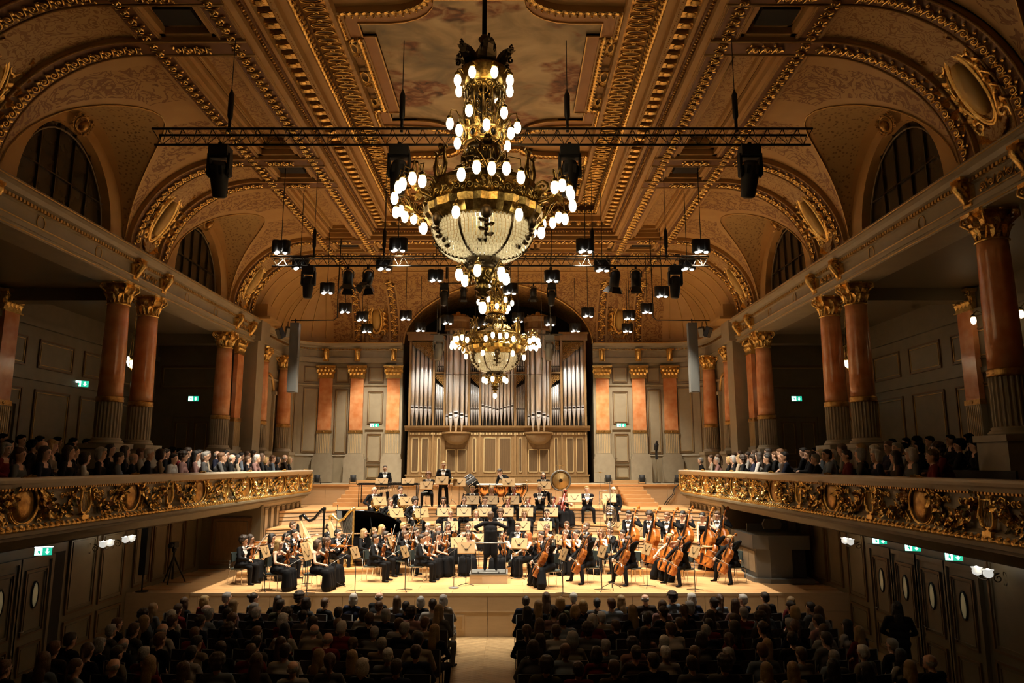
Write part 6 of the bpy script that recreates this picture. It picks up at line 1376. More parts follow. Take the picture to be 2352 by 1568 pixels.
MU = [
 (561, 1242, 'vr', 78, F0, 'curly', 'dark', 'm', 'curly-haired violinist at the far left', 'violin'), (575, 1238, 'vp', 78, F0, 'long', 'dark', 'f', 'violinist playing behind the leftmost one', 'violin'),
 (625, 1236, 'vr', 80, F0, 'bob', 'black', 'fl', 'violinist with black bob', 'violin'), (641, 1251, 'vr', 80, F0, 'long', 'blond', 'f', 'violinist with very long blond hair', 'violin'),
 (659, 1235, 'vr', 75, F0, 'short', 'black', 'm', 'bearded violinist behind the blond one', 'violin', 0, None, True), (677, 1226, 'vr', 60, F0, 'short', 'black', 'm', 'black-haired violinist before the black harp', 'violin'),
 (673, 1207, 'wi', 75, F1, 'short', 'brown', 'm', 'young player by the panelled wall', 'clarinet'), (730, 1251, 'vr', 82, F0, 'bob', 'brown', 'f', 'brown-haired violinist in front of the black harp', 'violin'),
 (752, 1245, 'vp', 65, F0, 'bun', 'brown', 'fl', 'violist with raised viola', 'viola'), (776, 1226, 'vr', 60, F0, 'short', 'black', 'm', 'violinist before the gold harp', 'violin'),
 (837, 1224, 'vr', 70, F0, 'long', 'fair', 'fl', 'fair-haired violinist before the piano', 'violin'), (860, 1221, 'vr', 70, F0, 'pony', 'fair', 'fl', 'violinist with ponytail beside the piano', 'violin'), (878, 1215, 'vr', 70, F1, 'long', 'blond', 'fl', 'blond violinist under the piano lid', 'violin'),
 (863, 1238, 'vr', 80, F0, 'short', 'dark', 'm', 'seated front violinist left of the podium', 'violin'), (887, 1230, 'vr', 75, F0, 'short', 'dark', 'm', 'bearded violinist in second desk', 'violin', 0, None, True), (932, 1229, 'vr', 75, F0, 'short', 'brown', 'm', 'brown-haired violinist in third desk', 'violin'),
 (969, 1238, 'vr', 82, F0, 'short', 'dark', 'm', 'concertmaster nearest the podium', 'violin'), (956, 1221, 'vr', 55, F0, 'short', 'dark', 'm', 'moustached violinist facing half forward', 'violin'), (927, 1210, 'vr', 60, F1, 'short', 'blond', 'm', 'blond violinist beside the piano tail', 'violin'),
 (1008, 1230, 'vr', 75, F0, 'pony', 'dark', 'f', 'violinist in black dress left of podium', 'violin'), (983, 1208, 'vr', 40, F1, 'bald', 'dark', 'm', 'balding violinist in the inner strings', 'violin'), (1007, 1213, 'vr', 40, F1, 'short', 'fair', 'm', 'fair-haired violinist of the inner strings', 'violin'), (1029, 1207, 'vr', 30, F1, 'long', 'dark', 'fl', 'dark long-haired violinist before the winds', 'violin'), (981, 1240, 'vr', 75, F0, 'bun', 'chestnut', 'f', 'violinist half hidden behind the concertmaster', 'violin', 0, 23.1),
 (1076, 1228, 'wi', 0, F0, 'long', 'dark', 'f', 'woman facing us left of the conductor', 'flute'), (1075, 1211, 'vr', 0, F1, 'bun', 'brown', 'f', 'violist behind the woman left of conductor', 'viola'), (1156, 1230, 'vr', -30, F0, 'bun', 'dark', 'f', 'violist half hidden right of the conductor', 'viola'),
 (1189, 1211, 'wi', -15, F1, 'short', 'brown', 'm', 'tall player right of the conductor', 'clarinet'), (1212, 1231, 'vr', -70, F0, 'long', 'red', 'f', 'red-haired violist', 'viola'), (1243, 1231, 'vr', -55, F0, 'short', 'dark', 'm', 'violist behind the first cello', 'viola'), (1255, 1215, 'vr', -40, F1, 'bun', 'brown', 'f', 'violist with bun behind the cellos', 'viola'),
 (1258, 1246, 'ce', -68, F0, 'bun', 'brown', 'fl', 'first cellist with bun', 'cello'), (1297, 1227, 'vr', -45, F0, 'pony', 'brown', 'f', 'dark-dressed violist playing upright', 'viola'), (1323, 1227, 'vr', -60, F0, 'bun', 'dark', 'f', 'violist with bare shoulders', 'viola'), (1301, 1207, 'vr', -40, F1, 'short', 'brown', 'm', 'violist before the contrabassoon', 'viola'), (1346, 1211, 'vr', -60, F1, 'bun', 'brown', 'm', 'violist with hair tied up', 'viola', 0, None, True),
 (1346, 1240, 'ce', -66, F0, 'short', 'dark', 'm', 'second cellist with dark hair', 'cello'), (1380, 1226, 'vr', -45, F0, 'bob', 'chestnut', 'f', 'violist with chestnut hair', 'viola'), (1401, 1219, 'vr', -60, F0, 'short', 'brown', 'm', 'violist with wavy brown hair', 'viola'), (1429, 1227, 'vr', -55, F0, 'short', 'black', 'm', 'black-haired violist before the basses', 'viola'),
 (1443, 1242, 'ce', -64, F0, 'short', 'brown', 'm', 'third cellist looking down', 'cello'), (1538, 1236, 'ce', -58, F0, 'bun', 'blond', 'f', 'fair cellist with bare arms', 'cello'), (1563, 1243, 'ce', -66, F0, 'bun', 'black', 'm', 'cellist with black hair tied back', 'cello'), (1637, 1230, 'ce', -52, F0, 'bald', 'brown', 'm', 'shaven-headed cellist', 'cello'), (1677, 1240, 'ce', -66, F0, 'short', 'blond', 'm', 'blond cellist at the far right', 'cello'),
 (1443, 1172, 'ba', -45, F1, 'short', 'black', 'm', 'bassist nearest the centre', 'bass', 0, 24.6), (1491, 1181, 'ba', -50, F1, 'curly', 'dark', 'm', 'second bassist with short curls', 'bass', 0, 24.2), (1532, 1186, 'ba', -50, F1, 'short', 'chestnut', 'm', 'third bassist behind the cellos', 'bass', 0, 23.9), (1567, 1172, 'ba', -50, F1, 'bun', 'black', 'fl', 'woman bassist with tied hair', 'bass', 0, 24.5), (1613, 1184, 'ba', -45, F1, 'bun', 'black', 'f', 'woman bassist with bare arms', 'bass', 0, 23.7), (1647, 1168, 'ba', -50, F1, 'short', 'brown', 'm', 'tall bassist by the right wall', 'bass', 0, 24.3)]
for a in MU:
    musician(*a)
def lvl(k): return TIERS[k][1]
# winds in rows facing the conductor
for px, py, h, hc, d, n, ins in ((1035, 1177, 'bun', 'fair', 'fl', 'front-row wind player left of conductor', 'flute'), (1094, 1177, 'long', 'fair', 'fl', 'front-row flautist behind the conductor', 'flute'), (1149, 1176, 'curly', 'brown', 'm', 'front-row wind player at conductor shoulder', 'clarinet'), (1205, 1172, 'bob', 'fair', 'fl', 'front-row oboist right of conductor', 'clarinet'), (1256, 1176, 'short', 'dark', 'm', 'front-row wind player beside contrabassoon', 'clarinet')):
    musician(px, py, 'wi', -(px-1120)/14, lvl(1), h, hc, d, n, ins, True, 25.9)
for px, py, h, hc, d, n, ins in ((1019, 1152, 'bob', 'dark', 'fl', 'second-row wind player at left end', 'clarinet'), (1066, 1150, 'bun', 'brown', 'm', 'second-row wind player left of centre', 'clarinet'), (1114, 1150, 'short', 'brown', 'm', 'second-row clarinettist above conductor', 'clarinet'), (1166, 1149, 'bob', 'blond', 'fl', 'second-row blond bassoonist', 'bassoon'), (1212, 1146, 'short', 'fair', 'm', 'second-row bassoonist right of centre', 'bassoon'), (1271, 1150, 'short', 'black', 'm', 'second-row black-haired player beside the contrabassoon', 'bassoon')):
    musician(px, py, 'wi', -(px-1120)/14, lvl(2), h, hc, d, n, ins, True, 27.15)
for px, py, h, hc, d, n, ins in ((1085, 1127, 'short', 'fair', 'm', 'third-row brass player left', None), (1129, 1126, 'long', 'blond', 'fl', 'third-row blond brass player', None), (1180, 1124, 'short', 'fair', 'm', 'third-row brass player right', 'bassoon')):
    musician(px, py, 'wi', -(px-1120)/14, lvl(3), h, hc, d, n, ins, True, 28.4)
musician(1240, 1125, 'wf', -5, lvl(3), 'short', 'fair', 'm', 'back-row player with open white shirt', None, False, 28.4)
musician(1297, 1131, 'wi', 5, lvl(3)-.1, 'long', 'fair', 'f', 'contrabassoon player', 'contrabassoon', False, 27.6)
musician(1348, 1123, 'wf', 0, lvl(3), 'short', 'blond', 'm', 'man sitting with folded arms', None, False, 28.0)
M = musician(1409, 1121, 'st', -20, lvl(2), 'bald', 'fair', 'm', 'standing tuba player', None, False, 27.2, True)
place(TUB, Matrix.Translation(atY(1401, 1168, 26.85)) @ RZ4(-.3) @ Matrix.Translation((0, 0, -.62)), 'big silver tuba before the standing player')
for px, py, h, hc, d, n, k, Y in ((860, 1123, 'bald', 'grey', 'm', 'bald horn player at left end', 3, 27.6), (920, 1119, 'short', 'dark', 'm', 'dark-haired horn player of the upper row', 3, 27.6), (897, 1154, 'long', 'brown', 'fl', 'horn player with long hair in lower row', 2, 26.5), (954, 1148, 'curly', 'dark', 'm', 'curly horn player in lower row', 2, 26.5)):
    musician(px, py, 'hn', 30, lvl(k), h, hc, d, n, 'horn', True, Y)
# percussion row
T4 = lvl(4)
musician(884, 1087, 'st', 10, T4, 'short', 'dark', 'm', 'percussionist behind the marimba', None, False, 30.4, sc_=.93)
musician(984, 1093, 'wf', 0, T4, 'curly', 'chestnut', 'm', 'percussionist hidden behind a stand', None, True, 29.9)
musician(1019, 1072, 'st', 0, T4, 'short', 'fair', 'm', 'tall percussionist standing behind a stand', None, True, 29.8, sc_=1.02)
musician(1248, 1094, 'wf', 0, T4, 'long', 'dark', 'm', 'long-haired bearded drummer', None, True, 29.9, True)
AB = arch('bent', sit=False, lean=.95, L=(.22, -.62, .82), R=(-.12, -.58, .80), dress='m', head=(.2, .5)); P = atY(1150, 1083, 30.3)
person(AB, Matrix.Translation((P.x+.35, 30.3, T4)) @ RZ4(math.radians(-50)), 'short', 'dark', (.006, .006, .007), 'timpanist in black tailcoat bending over the drums', 'orchestra musicians')
# conductor and podium
P = atZ(1122, 1340, ZST); pod = thing('conductor_podium', 'grey carpeted conductor podium with steel safety rail', 'podium', (P.x, P.y+.45, ZST))
MB().bx(-.55, .55, -.5, .5, 0, .24).build('box', 'wall_light', pod); MB().bx(-.56, .56, -.51, .51, .24, .28).build('carpet', 'grey_metal', pod)
u = MB(); u.tube([(-.50, -.46, .30), (-.50, -.46, 1.15), (.50, -.46, 1.15), (.50, -.46, .30)], .025, 6, 0, False, True); u.build('rail_frame', 'grey_metal', pod)
for x in (-.3, .3): MB().cone((x, -.46, .22), (x, -.46, .34), .025).build('rail_foot', 'black_metal', pod)
AC = arch('cond', sit=False, L=(.40, -.26, 1.16), R=(-.42, -.24, 1.12), dress='c', lean=.05, head=(0, .1), pole={1: (1, .5, -.1), -1: (-1, .5, -.1)})
person(AC, Matrix.Translation((P.x+.04, P.y+.50, ZST+.285)) @ RZ4(PI), 'short', 'brown', (.006, .006, .007), 'conductor in long black tailcoat seen from behind', 'orchestra musicians', sc_=1.0)
# string desks
for px, py, deg, lev, n in ((612, 1268, 85, F0, 'beside the violinist at the far left'), (704, 1259, 80, F0, 'before the bearded violinist near blond hair'), (708, 1274, 80, F0, 'lowest one before the black harp'), (757, 1226, 70, F0, 'between the two harps'), (817, 1226, 70, F0, 'right of the gold harp'), (818, 1270, 78, F0, 'front left desk with thin base'), (932, 1268, 78, F0, 'before the front violinists'), (903, 1243, 75, F0, 'in second desk of violins'), (1033, 1232, 50, F0, 'before the inner violins'), (1054, 1247, 15, F0, 'left of the podium, farther one'), (1071, 1259, 5, F0, 'nearest left of the podium'), (1100, 1238, 0, F0, 'hidden beside the conductor'), (1192, 1249, -15, F0, 'right of the podium'), (1282, 1240, -60, F0, 'between the violas'), (1292, 1274, -75, F0, 'before the first cello desk'), (1381, 1268, -75, F0, 'before the second cello desk'), (1484, 1262, -75, F0, 'before the third cello desk'), (1593, 1268, -75, F0, 'before the last cello desk'), (1419, 1209, -50, F1, 'before the nearest bass'), (1466, 1221, -60, F1, 'between the first basses'), (1584, 1213, -50, F1, 'before the woman bassists')):
    P = atZ(px, py, lev+1.03); place(STAND0, Matrix.Translation((P.x, P.y, lev)) @ RZ4(math.radians(deg)), 'tan music stand '+n, 'music stands')
for px, n in ((876, 'before the marimba'), (937, 'right of the marimba player'), (1055, 'beside the bass drum'), (1168, 'over the timpani'), (1320, 'with trumpet, left of the folded-arms man'), (1400, 'before the tuba')):
    Y, z = (29.5, T4) if px < 1300 else (27.0, lvl(2)+.2); P = atY(px, 1107 if px < 1300 else 1143, Y); place(STAND0, Matrix.Translation((P.x, Y, P.z-1.05)), 'tan music stand '+n, 'music stands')
# harps, piano, percussion
for px, py, m_, n, hh in ((715, 1240, 'piano_black', 'black', ('long', 'black', 'f', 'harpist in sleeveless black', 690, 1210)), (783, 1243, 'gold', 'gilded', ('short', 'dark', 'm', 'harpist behind the gilded harp', 757, 1204))):
    P = atZ(px, py, F1) if 0 else atY(px, 1220, 24.35); h = harp(m_, '%s concert harp among the violins' % n); h.matrix_basis = Matrix.Translation((P.x, P.y, F1)) @ RZ4(math.radians(80)); musician(hh[4], hh[5], 'hp', 80, F1, hh[0], hh[1], hh[2], hh[3], None, False, 24.45)
pn = thing('grand_piano', 'black grand piano with raised lid behind the violins', 'piano', atY(858, 1235, 25.0)); pn.location.z = 1.22; pn.location.x -= .05
case = [(-1.15, -.75), (-.2, -.75), (.3, -.62), (.7, -.25), (1.0, .25), (1.15, .55), (1.05, .72), (.8, .75), (-1.15, .75)]
u = MB(); u.ext(case, .62, .95, 'z'); u.build('case', 'piano_black', pn)
u = MB(); u.ext([(x, y-.75) for x, y in case], 0, .03, 'z'); u.build('lid', 'piano_black', pn, (0, .75, .97), (-.58, 0, 0))
u = MB(); u.box((-1.22, 0, .72), (.30, 1.4, .06)); u.build('keyboard', 'drum_white', pn); MB().cone((.1, -.55, .95), (.0, -.38, 1.58), .012).build('prop_stick', 'piano_black', pn)
for x, y in ((-1.0, -.6), (-1.0, .6), (.9, .5)): MB().lathe([(.03, .06), (.05, .2), (.07, .62)], 8, 0, (x, y, 0)).build('leg', 'piano_black', pn)
mb_ = thing('marimba', 'long dark marimba on thin legs at back left', 'marimba', atY(893, 1118, 29.75)); mb_.location.z = T4; MZ = .92
for k in range(26): u = MB(); u.box((-1.15+k*.092, 0, MZ), (.075, .50-.008*k, .025)); u.build('bar', 'ebony', mb_)
u = MB()
for y in (-.28, .26): u.box((0, y, MZ-.04), (2.45, .03, .06))
u.build('frame', 'black_metal', mb_); u = MB()
for k in range(14): u.cone((-.5+k*.08, -.05, MZ-.08), (-.5+k*.08, -.05, MZ-.42+.015*k), .025, .025, 6)
u.build('resonators', 'silver', mb_)
for x in (-1.15, 1.15):
    for y in (-.25, .25): MB().cone((x, y, 0), (x, y, MZ-.05), .018).build('leg', 'black_metal', mb_)
def timpano(P, r, lab):
    t = thing('timpani_drum', lab, 'timpani', P, 0, 'copper timpani'); MB().lathe([(.12, .38), (r*.55, .44), (r*.85, .58), (r*.97, .74), (r, .84)], 18).build('bowl', 'copper', t); MB().lathe([(r*1.02, .82), (r*1.05, .84), (r*1.05, .88), (r*1.0, .885), (.001, .885)], 18).build('head', 'drum_white', t)
    for k in range(6): a = 2*PI*k/6; MB().tube([(r*1.06*math.cos(a), r*1.06*math.sin(a), .88), (r*1.0*math.cos(a), r*1.0*math.sin(a), .60), (.16*math.cos(a), .16*math.sin(a), .30), (.34*math.cos(a), .34*math.sin(a), .02)], .014, 5).build('strut', 'black_metal', t)
for px, r, n in ((1114, .38, 'largest, at left'), (1150, .36, 'second from left'), (1192, .34, 'rightmost of three')): P = atY(px, 1130, 29.85); timpano((P.x, P.y, T4), r, 'copper timpani drum with white head, '+n)
bd_ = thing('bass_drum', 'black bass drum tilted on a cradle stand', 'drum', atY(1082, 1118, 30.0)); bd_.location.z = T4
MB().lathe([(.40, -.22), (.42, -.22), (.42, .22), (.40, .22)], 22, 0, (0, 0, 0), False).build('shell', 'black_metal', bd_, (0, 0, .82), (0, 1.0, .4)); MB().lathe([(.001, -.215), (.40, -.215), (.40, -.2), (.001, -.2)], 22).build('drum_head', 'organ_oak', bd_, (0, 0, .82), (0, 1.0, .4))
sh_ = Matrix.Translation((0, 0, .82)) @ Matrix.Rotation(.4, 4, 'Z') @ Matrix.Rotation(1.0, 4, 'Y')
for k in range(10): a = 2*PI*k/10; mobj('tension_rod', MB().cone((.435, 0, -.24), (.435, 0, .24), .012).mesh('tension_rod', 'chrome'), bd_, M=sh_ @ RZ4(a))
MB().tube([(-.4, -.3, 0), (-.3, 0, .5), (-.4, .3, 0)], .02, 5).tube([(.4, -.3, 0), (.3, 0, .5), (.4, .3, 0)], .02, 5).tube([(-.3, 0, .45), (.3, 0, .45)], .02, 5).build('stand', 'black_metal', bd_)
gg = thing('gong', 'large bronze gong hanging in a round frame', 'gong', atY(1288, 1118, 29.9)); gg.location.z = T4; R_ = Matrix.Translation((0, 0, 1.02)) @ Matrix.Rotation(PI/2, 4, 'X')
MB().lathe([(.001, .05), (.08, .05), (.10, .03), (.30, .015), (.36, -.02), (.36, -.03), (.001, 0)], 26, 0, (0, 0, 0), True, 0, 2*PI, 0, R_).build('disc', 'gong_bronze', gg); MB().tube([(.40*math.cos(a), 0, 1.02+.40*math.sin(a)) for a in [2*PI*i/28 for i in range(28)]], .035, 6, 0, False, True).build('ring_frame', 'grey_metal', gg); MB().lathe([(.001, .0), (.075, .0), (.075, .06), (.001, .065)], 14, 0, (0, 0, 0), False, 0, 2*PI, 0, R_).build('boss', 'bronze_dark', gg)
MB().tube([(-.4, -.2, 0), (-.38, 0, .5), (-.4, .2, 0)], .018, 5).tube([(.4, -.2, 0), (.38, 0, .5), (.4, .2, 0)], .018, 5).build('stand', 'black_metal', gg)
def cymbal(P, lab, h=1.1):
    t = thing('cymbal_stand', lab, 'cymbal', P, 0, 'cymbals on stands'); MB().lathe([(.001, .03), (.04, .025), (.06, .01), (.22, -.015), (.222, -.018), (.06, .004)], 18, 0, (0, 0, h)).build('cymbal', 'brass_inst', t); u = MB(); u.cone((0, 0, .2), (0, 0, h+.05), .01); u.build('pole', 'chrome', t)
    for k in range(3): a = 2*PI*k/3; MB().tube([(0, 0, .3), (.24*math.cos(a), .24*math.sin(a), .01)], .009, 4).build('leg', 'chrome', t)
for px, h, n in ((970, 1.15, 'left of the standing percussionist'), (1038, 1.1, 'right of the standing percussionist'), (1210, 1.0, 'beside the rightmost timpani'), (1286, 1.62, 'high above the gong'), (1378, 1.35, 'near the right stairs')): P = atY(px, 1110, 29.55); cymbal((P.x, P.y, T4), 'brass cymbal on a stand '+n, h)
sn = thing('snare_drum', 'small chrome drum in front of the bearded drummer', 'drum', atY(1252, 1120, 29.4)); sn.location.z = T4
MB().lathe([(.17, .62), (.175, .62), (.175, .78), (.17, .79)], 16).build('shell', 'chrome', sn); MB().lathe([(.001, .79), (.17, .792), (.17, .78), (.001, .78)], 16).build('drum_head', 'drum_white', sn)
for k in range(3): a = 2*PI*k/3; MB().tube([(.1*math.cos(a), .1*math.sin(a), .62), (0, 0, .4), (.26*math.cos(a+.3), .26*math.sin(a+.3), 0)], .01, 4).build('leg', 'chrome', sn)
# microphone stands
def mic(P, top, lab, disc=False, boom=False):
    t = thing('microphone_stand', lab, 'microphone stand', P, 0, 'microphone stands'); h = top-P[2]; MB().cone((0, 0, .02), (0, 0, h), .011, .009, 6).build('pole', 'black_metal', t)
    if disc: MB().lathe([(.15, 0), (.15, .02), (.03, .04)], 16).build('base', 'grey_metal', t)
    else:
        for k in range(3): a = 2*PI*k/3+.5; MB().tube([(0, 0, .18), (.32*math.cos(a), .32*math.sin(a), .01)], .009, 4).build('leg', 'black_metal', t)
    MB().cone((0, 0, h), (.0 if not boom else .25, -.05, h+.03), .012, .014, 6).build('microphone', 'grey_metal', t)
for px, py, top, n, d, b in ((1042, 1350, 2.25, 'with round base left of the podium', 1, 0), (1406, 1352, 4.0, 'tall, before the third cello', 0, 0), (768, 1350, 3.35, 'thin, before the gold harp', 0, 0)):
    P = atZ(px, py, ZST); mic((P.x, P.y, ZST), top, 'black microphone stand '+n, d, b)
for px, Y, k, z, n in ((965, 24.6, 0, 3.6, 'tall, in front of the horns'), (1378, 25.6, 1, 3.6, 'tall, in front of the folded-arms man')): P = atY(px, 1200, Y); mic((P.x, P.y, lvl(k)), z, 'black microphone stand '+n, 0, 1)
# stools and black benches among basses
for px, n in ((1460, 'left'), (1555, 'middle'), (1628, 'right')):
    P = atY(px, 1290, 23.35); t = thing('wooden_stool', 'pale wooden bass stool behind the cellos, %s one' % n, 'stool', (P.x, P.y, F1 if P.y > 24.1-.02*P.x**2 else F0), .3, 'bass stools'); MB().lathe([(.17, .70), (.18, .71), (.18, .74), (.17, .75)], 16).build('seat', 'spruce', t)
    for k in range(4): a = 2*PI*k/4+.4; MB().cone((.12*math.cos(a), .12*math.sin(a), .70), (.20*math.cos(a), .20*math.sin(a), 0), .016).build('leg', 'spruce', t)
    MB().tube([(.17*math.cos(2*PI*k/4+.4), .17*math.sin(2*PI*k/4+.4), .3) for k in range(4)], .010, 5, 0, False, True).build('ring', 'spruce', t)
# floor cans on the platform
for px, n in ((728, 'by the left balcony end'), (811, 'below the second left pilaster'), (1397, 'below the first right pilaster'), (1475, 'below the second right pilaster'), (1557, 'by the right balcony end')):
    P = atY(px, 1103, 31.6); t = thing('floor_light', 'black floor uplight can '+n, 'stage light', (P.x, P.y, ZP), 0, 'floor lights'); MB().lathe([(.09, .08), (.12, .1), (.13, .38), (.125, .38), (.11, .14)], 14).build('can', 'black_matte', t); MB().tube([(-.15, 0, .02), (-.15, 0, .26)], .012, 5).tube([(.15, 0, .02), (.15, 0, .26)], .012, 5).tube([(-.15, -.08, .01), (.15, -.08, .01)], .012, 5).tube([(-.15, .08, .01), (.15, .08, .01)], .012, 5).build('yoke', 'black_metal', t)
# video tripod and slim loudspeaker at left stage edge
P = atZ(395, 1338, ZST); t = thing('camera_tripod', 'black video camera on a tripod at the left stage edge', 'tripod', (P.x, P.y, ZST))
for k in range(3): a = 2*PI*k/3+.6; MB().tube([(0, 0, .75), (.36*math.cos(a), .36*math.sin(a), .0)], [.028, .018], 6).build('leg', 'black_metal', t)
MB().cone((0, 0, .1), (0, 0, .95), .03).build('centre_post', 'black_metal', t); MB().lathe([(.05, .88), (.07, .95), (.05, 1.0)], 10).box((0, -.05, 1.08), (.16, .28, .16)).cone((0, -.19, 1.08), (0, -.30, 1.08), .06, .07, 10).build('camera', 'black_matte', t)
P = atX(327, 1340, -9.45); t = thing('column_speaker', 'slim black column loudspeaker by the left wall', 'speaker', (P.x, P.y, ZST)); MB().bx(-.09, .09, -.10, .08, .45, 1.75).build('cabinet', 'black_matte', t); MB().bx(-.08, .08, -.105, -.10, .48, 1.72).build('grille', 'black_metal', t); MB().cone((0, 0, .0), (0, 0, .45), .02).lathe([(.16, 0), (.16, .02), (.02, .03)], 12).build('pole', 'black_metal', t)
# small organ console at right under the balcony
P = atZ(1775, 1325, ZST); t = thing('organ_console', 'grey-green covered console under the right balcony', 'console', (8.75, 23.2, ZST))
MB().ext([(-.95, -1.0), (-.55, -1.25), (.75, -1.25), (.75, 1.2), (-.95, 1.2)], 0, .12, 'z').build('plinth', 'console_grey', t); MB().ext([(-.8, -.85), (-.45, -1.05), (.2, -1.05), (.2, 1.1), (-.8, 1.1)], .12, .95, 'z').build('body', 'console_grey', t); MB().ext([(-.92, -.95), (-.52, -1.18), (.7, -1.18), (.7, 1.15), (-.92, 1.15)], .95, 1.35, 'z').build('hood', 'console_grey', t)
for k in range(3): MB().bx(-.815, -.80, -.75+k*.6, -.2+k*.6, .25, .85).build('side_panel', 'stone', t)
MB().ext([(-.25, 1.45), (.25, 1.45), (.3, 1.6), (.22, 1.75), (-.22, 1.75), (-.3, 1.6)], -.1, .0, 'y').build('music_desk', 'stone', t); MB().bx(-.7, .6, .2, .25, 1.35, 1.6).build('rail', 'console_grey', t); MB().bx(.2, .6, -1.03, 1.0, .14, .93).build('pedal_bay', 'black_matte', t)

# cables and the spotlight on a pole by the right back wall
t = thing('cable', 'black cable hanging down the platform face at right', 'cable', atY(1560, 1112, 31.0)); c0 = t.location.copy()
MB().tube([atY(px, py, 30.98)-c0 for px, py in ((1560, 1111), (1548, 1122), (1545, 1135), (1534, 1146), (1526, 1158))], .02, 6).build('lead', 'black_matte', t); MB().tube([atY(px, py, 30.96)-c0 for px, py in ((1550, 1118), (1549, 1134), (1538, 1148), (1530, 1159))], .014, 5).build('lead', 'black_matte', t)
P = atY(1509, 1100, 33.0); t = thing('pole_spotlight', 'black spotlight on a thin pole by the right back wall', 'stage light', (P.x, 33.0, ZP)); MB().cone((0, 0, 0), (0, 0, 1.75), .022).build('pole', 'wall_paint', t); MB().lathe([(.18, 0), (.18, .02), (.03, .04)], 12).build('base', 'black_metal', t); MB().lathe([(.09, -.16), (.10, .10), (.05, .18)], 10).box((0, .0, .22), (.08, .08, .12)).build('housing', 'black_matte', t, (0, -.10, 1.62), (.5, 0, 0)); MB().box((0, -.05, 1.25), (.09, .10, .42)).build('driver_box', 'black_matte', t)
# ---------------------------------------------------------------- audience
AC0 = thing('audience_chair', '', 'chair')
MB().box((0, 0, .44), (.46, .44, .06)).build('seat', 'seat_dark', AC0); MB().box((0, .235, .72), (.46, .035, .42)).build('backrest', 'seat_dark', AC0)
for s in (-1, 1):
    MB().tube([(s*.235, .25, .92), (s*.235, .24, .45), (s*.235, .27, 0)], .014, 5).build('rear_leg', 'grey_metal', AC0); MB().tube([(s*.235, -.19, 0), (s*.235, -.17, .44)], .014, 5).build('front_leg', 'grey_metal', AC0); MB().tube([(s*.235, -.17, .44), (s*.235, .24, .45)], .012, 5).build('side_rail', 'grey_metal', AC0)
kids(AC0)
AUD = [figure(vox=.021, dress='a', lean=.02, head=(.0, .0)), figure(vox=.021, dress='a', lean=-.05, head=(.25, .0), L=(-.02, -.24, .68), R=(.02, -.26, .70), wide=1.06), figure(vox=.021, dress='as', lean=.10, head=(-.25, .05)), figure(vox=.021, dress='fa', lean=.03, head=(.15, .0)), figure(vox=.021, dress='fa', lean=-.02, head=(-.2, .05)), figure(vox=.021, dress='a', lean=.28, head=(.3, -.1), L=(.08, -.42, .74), R=(-.06, -.40, .72))]
CLO = [('black', (.012, .012, .013), 9), ('navy', (.018, .022, .045), 4), ('white', (.60, .58, .54), 4), ('grey', (.16, .16, .16), 3), ('pale blue', (.28, .34, .42), 2), ('dark red', (.20, .02, .02), 2), ('olive', (.09, .09, .045), 1), ('beige', (.40, .33, .24), 2), ('brown', (.07, .045, .03), 2), ('rose', (.42, .24, .22), 1)]
CW = [c for c in CLO for _ in range(c[2])]
HW_ = [('short', 'black', 'black-haired'), ('short', 'dark', 'dark-haired'), ('short', 'brown', 'brown-haired'), ('short', 'grey', 'grey-haired'), ('bald', 'grey', 'balding'), ('short', 'white', 'white-haired'), ('curly', 'dark', 'curly-haired'), ('short', 'dark', 'dark-haired'), ('short', 'chestnut', 'chestnut-haired')]
HF_ = [('long', 'dark', 'long dark-haired'), ('long', 'black', 'long black-haired'), ('bob', 'dark', 'bobbed dark-haired'), ('bob', 'blond', 'bobbed blond'), ('long', 'brown', 'long brown-haired'), ('bun', 'dark', 'dark bun-haired'), ('pony', 'brown', 'pony-tailed'), ('bob', 'white', 'bobbed white-haired'), ('long', 'fair', 'long fair-haired'), ('bob', 'grey', 'bobbed grey-haired')]
R = random.Random(11)
def listener(M, where, group):
    fem = R.random() < .48; A = AUD[R.choice((3, 4)) if fem else R.choice((0, 0, 1, 2, 5))]; h, hc, hn = R.choice(HF_ if fem else HW_); cn, cc, _ = R.choice(CW); k = R.uniform(.45, .85)
    return person(A, M, h, hc, tuple(q*k for q in cc), '%s listener in %s, %s' % (hn, cn, where), group, False, False, R.uniform(.95, 1.05))
for r in range(8):
    Y = 18.75-r*.86
    for s, sd in ((-1, 'left'), (1, 'right')):
        nmax = 12
        for k in range(nmax):
            x = s*(.98+.60*k+(.24 if r % 2 else 0))
            if abs(x) > 8.2: continue
            lab = '%s row from stage, %s of aisle, %s seat outward' % (ORD[r], sd, ORD[k])
            M = Matrix.Translation((x, Y+R.uniform(-.04, .04), 0)) @ RZ4(PI+math.atan2(x, 24-Y)*.5)
            place(AC0, M, 'dark audience chair, '+lab, 'audience chairs')
            if R.random() < .05: continue
            listener(M @ Matrix.Translation((R.uniform(-.06, .06), -.02, R.uniform(-.05, .03))) @ RZ4(R.uniform(-.3, .3)) @ Matrix.Rotation(R.uniform(-.06, .06), 4, 'Y'), lab, 'floor audience')
# latecomer standing by the right doors and a bag on the aisle chair
person(arch('stand_a', sit=False, dress='a', lean=.05, vox=.02), Matrix.Translation((8.6, 15.6, 0)) @ RZ4(PI*.9), 'long', 'black', (.012, .012, .013), 'usher in black standing by the right doors', 'floor audience')
P = atZ(1165, 1545, .5); bg = thing('backpack', 'black backpack on the aisle chair at right', 'bag', (.98, 13.95, .48))
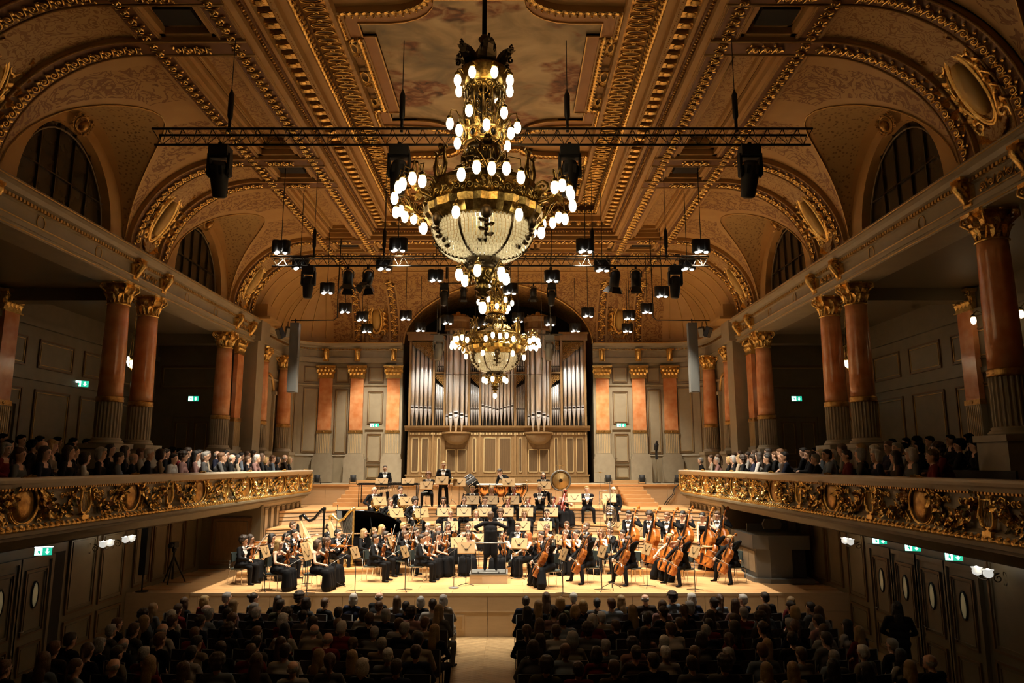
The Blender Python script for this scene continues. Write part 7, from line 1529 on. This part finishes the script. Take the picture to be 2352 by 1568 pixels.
# balcony listeners in profile
def balc(s, sd, X, z, ys, row):
    n = 0
    for y in ys:
        n += 1
        if R.random() < .08: continue
        yy = y+R.uniform(-.06, .06); M = Matrix.Translation((s*(X+R.uniform(-.05, .05)), yy, z)) @ RZ4((-s)*(PI/2+R.uniform(.10, .55)))
        listener(M, '%s row of %s balcony, %s from the stage' % (row, sd, ORD[n-1]), sd+' balcony audience')
for s, sd in ((-1, 'left'), (1, 'right')):
    balc(s, sd, 8.25, 3.5, [29.1-.66*k for k in range(25)], 'front'); balc(s, sd, 9.0, 3.62, [27.3-.70*k for k in range(20)], 'second')
# the dim crowd behind the columns, nobody could tell them apart
def crowd(s, sd):
    u = MB(); rr = random.Random(5+s)
    for X, z, y0, n in ((10.75, 3.72, 25.2, 15), (11.65, 3.9, 24.8, 12)):
        for k in range(n):
            if rr.random() < .1: continue
            M = Matrix.Translation((s*X, y0-.72*k+rr.uniform(-.1, .1), z)) @ RZ4((-s)*(PI/2+rr.uniform(.1, .6))); me, HM, _ = AUD[rr.choice((0, 1, 3, 4))]
            for q, MM in ((me, M), (HAIR[rr.choice(('short', 'bob', 'curly', 'short'))], M @ HM)):
                hair_ = q is not me; V = np.empty(len(q.vertices)*3); q.vertices.foreach_get('co', V); V = V.reshape(-1, 3) @ np.array(MM.to_3x3()).T+np.array(MM.translation); o = len(u.v)
                dk = rr.choice((0, 0, 3, 2 if rr.random() < .3 else 3))
                u.v.extend(map(tuple, V.tolist())); F = [tuple(i+o for i in p.vertices) for p in q.polygons]; u.f.extend(F); u.m.extend([3]*len(F) if hair_ else [dk if p.material_index == 0 else p.material_index for p in q.polygons]); u.s.extend([True]*len(F))
    o = u.build('seated_crowd', BMATS); o.color = (.02, .02, .025, 1); tag(o, 'dim seated crowd behind the columns of the %s balcony' % sd, 'crowd', None, 'stuff')
crowd(-1, 'left'); crowd(1, 'right')
# empty-looking bench seats under balcony listeners
for s, sd in ((-1, 'left'), (1, 'right')):
    for X, z, y0, y1, n in ((8.35, 3.5, 11.4, 29.4, 'front'), (9.1, 3.62, 12.6, 27.6, 'second'), (10.85, 3.72, 14.8, 25.5, 'third'), (11.75, 3.98, 15.4, 25.0, 'rear')):
        t = thing('balcony_bench', 'dark %s bench row of the %s balcony' % (n, sd), 'bench', (s*X, (y0+y1)/2, z)); L = y1-y0
        MB().bx(-.22, .22, -L/2, L/2, .40, .45).build('seat', 'seat_dark', t); MB().bx(s*.20, s*.24, -L/2, L/2, .45, .80).build('backrest', 'seat_dark', t); u = MB()
        for k in range(5): y = -L/2+.3+k*(L-.6)/4; MB().bx(-.2, .2, y-.03, y+.03, 0, .40).build('support', 'grey_metal', t)
MB().tube([(0, .05, -.02), (0, .05, .1), (0, .05, .5), (0, .05, .58)], [.16, .19, .17, .08], 10).build('bag_body', 'black_cloth', bg); MB().tube([(-.06, .05, .58), (-.05, .05, .65), (.05, .05, .65), (.06, .05, .58)], .012, 5).build('handle', 'black_cloth', bg); MB().bx(-.10, .10, -.16, -.11, .06, .30).build('pocket', 'black_cloth', bg)
for o in (VLA, FLU, BSN, CBS, HRN, TUB, CLA, VIO, CEL, BAS, BOW, STAND0, CHAIR0, AC0):
    if o.name not in USED: print('UNUSED', o.name)
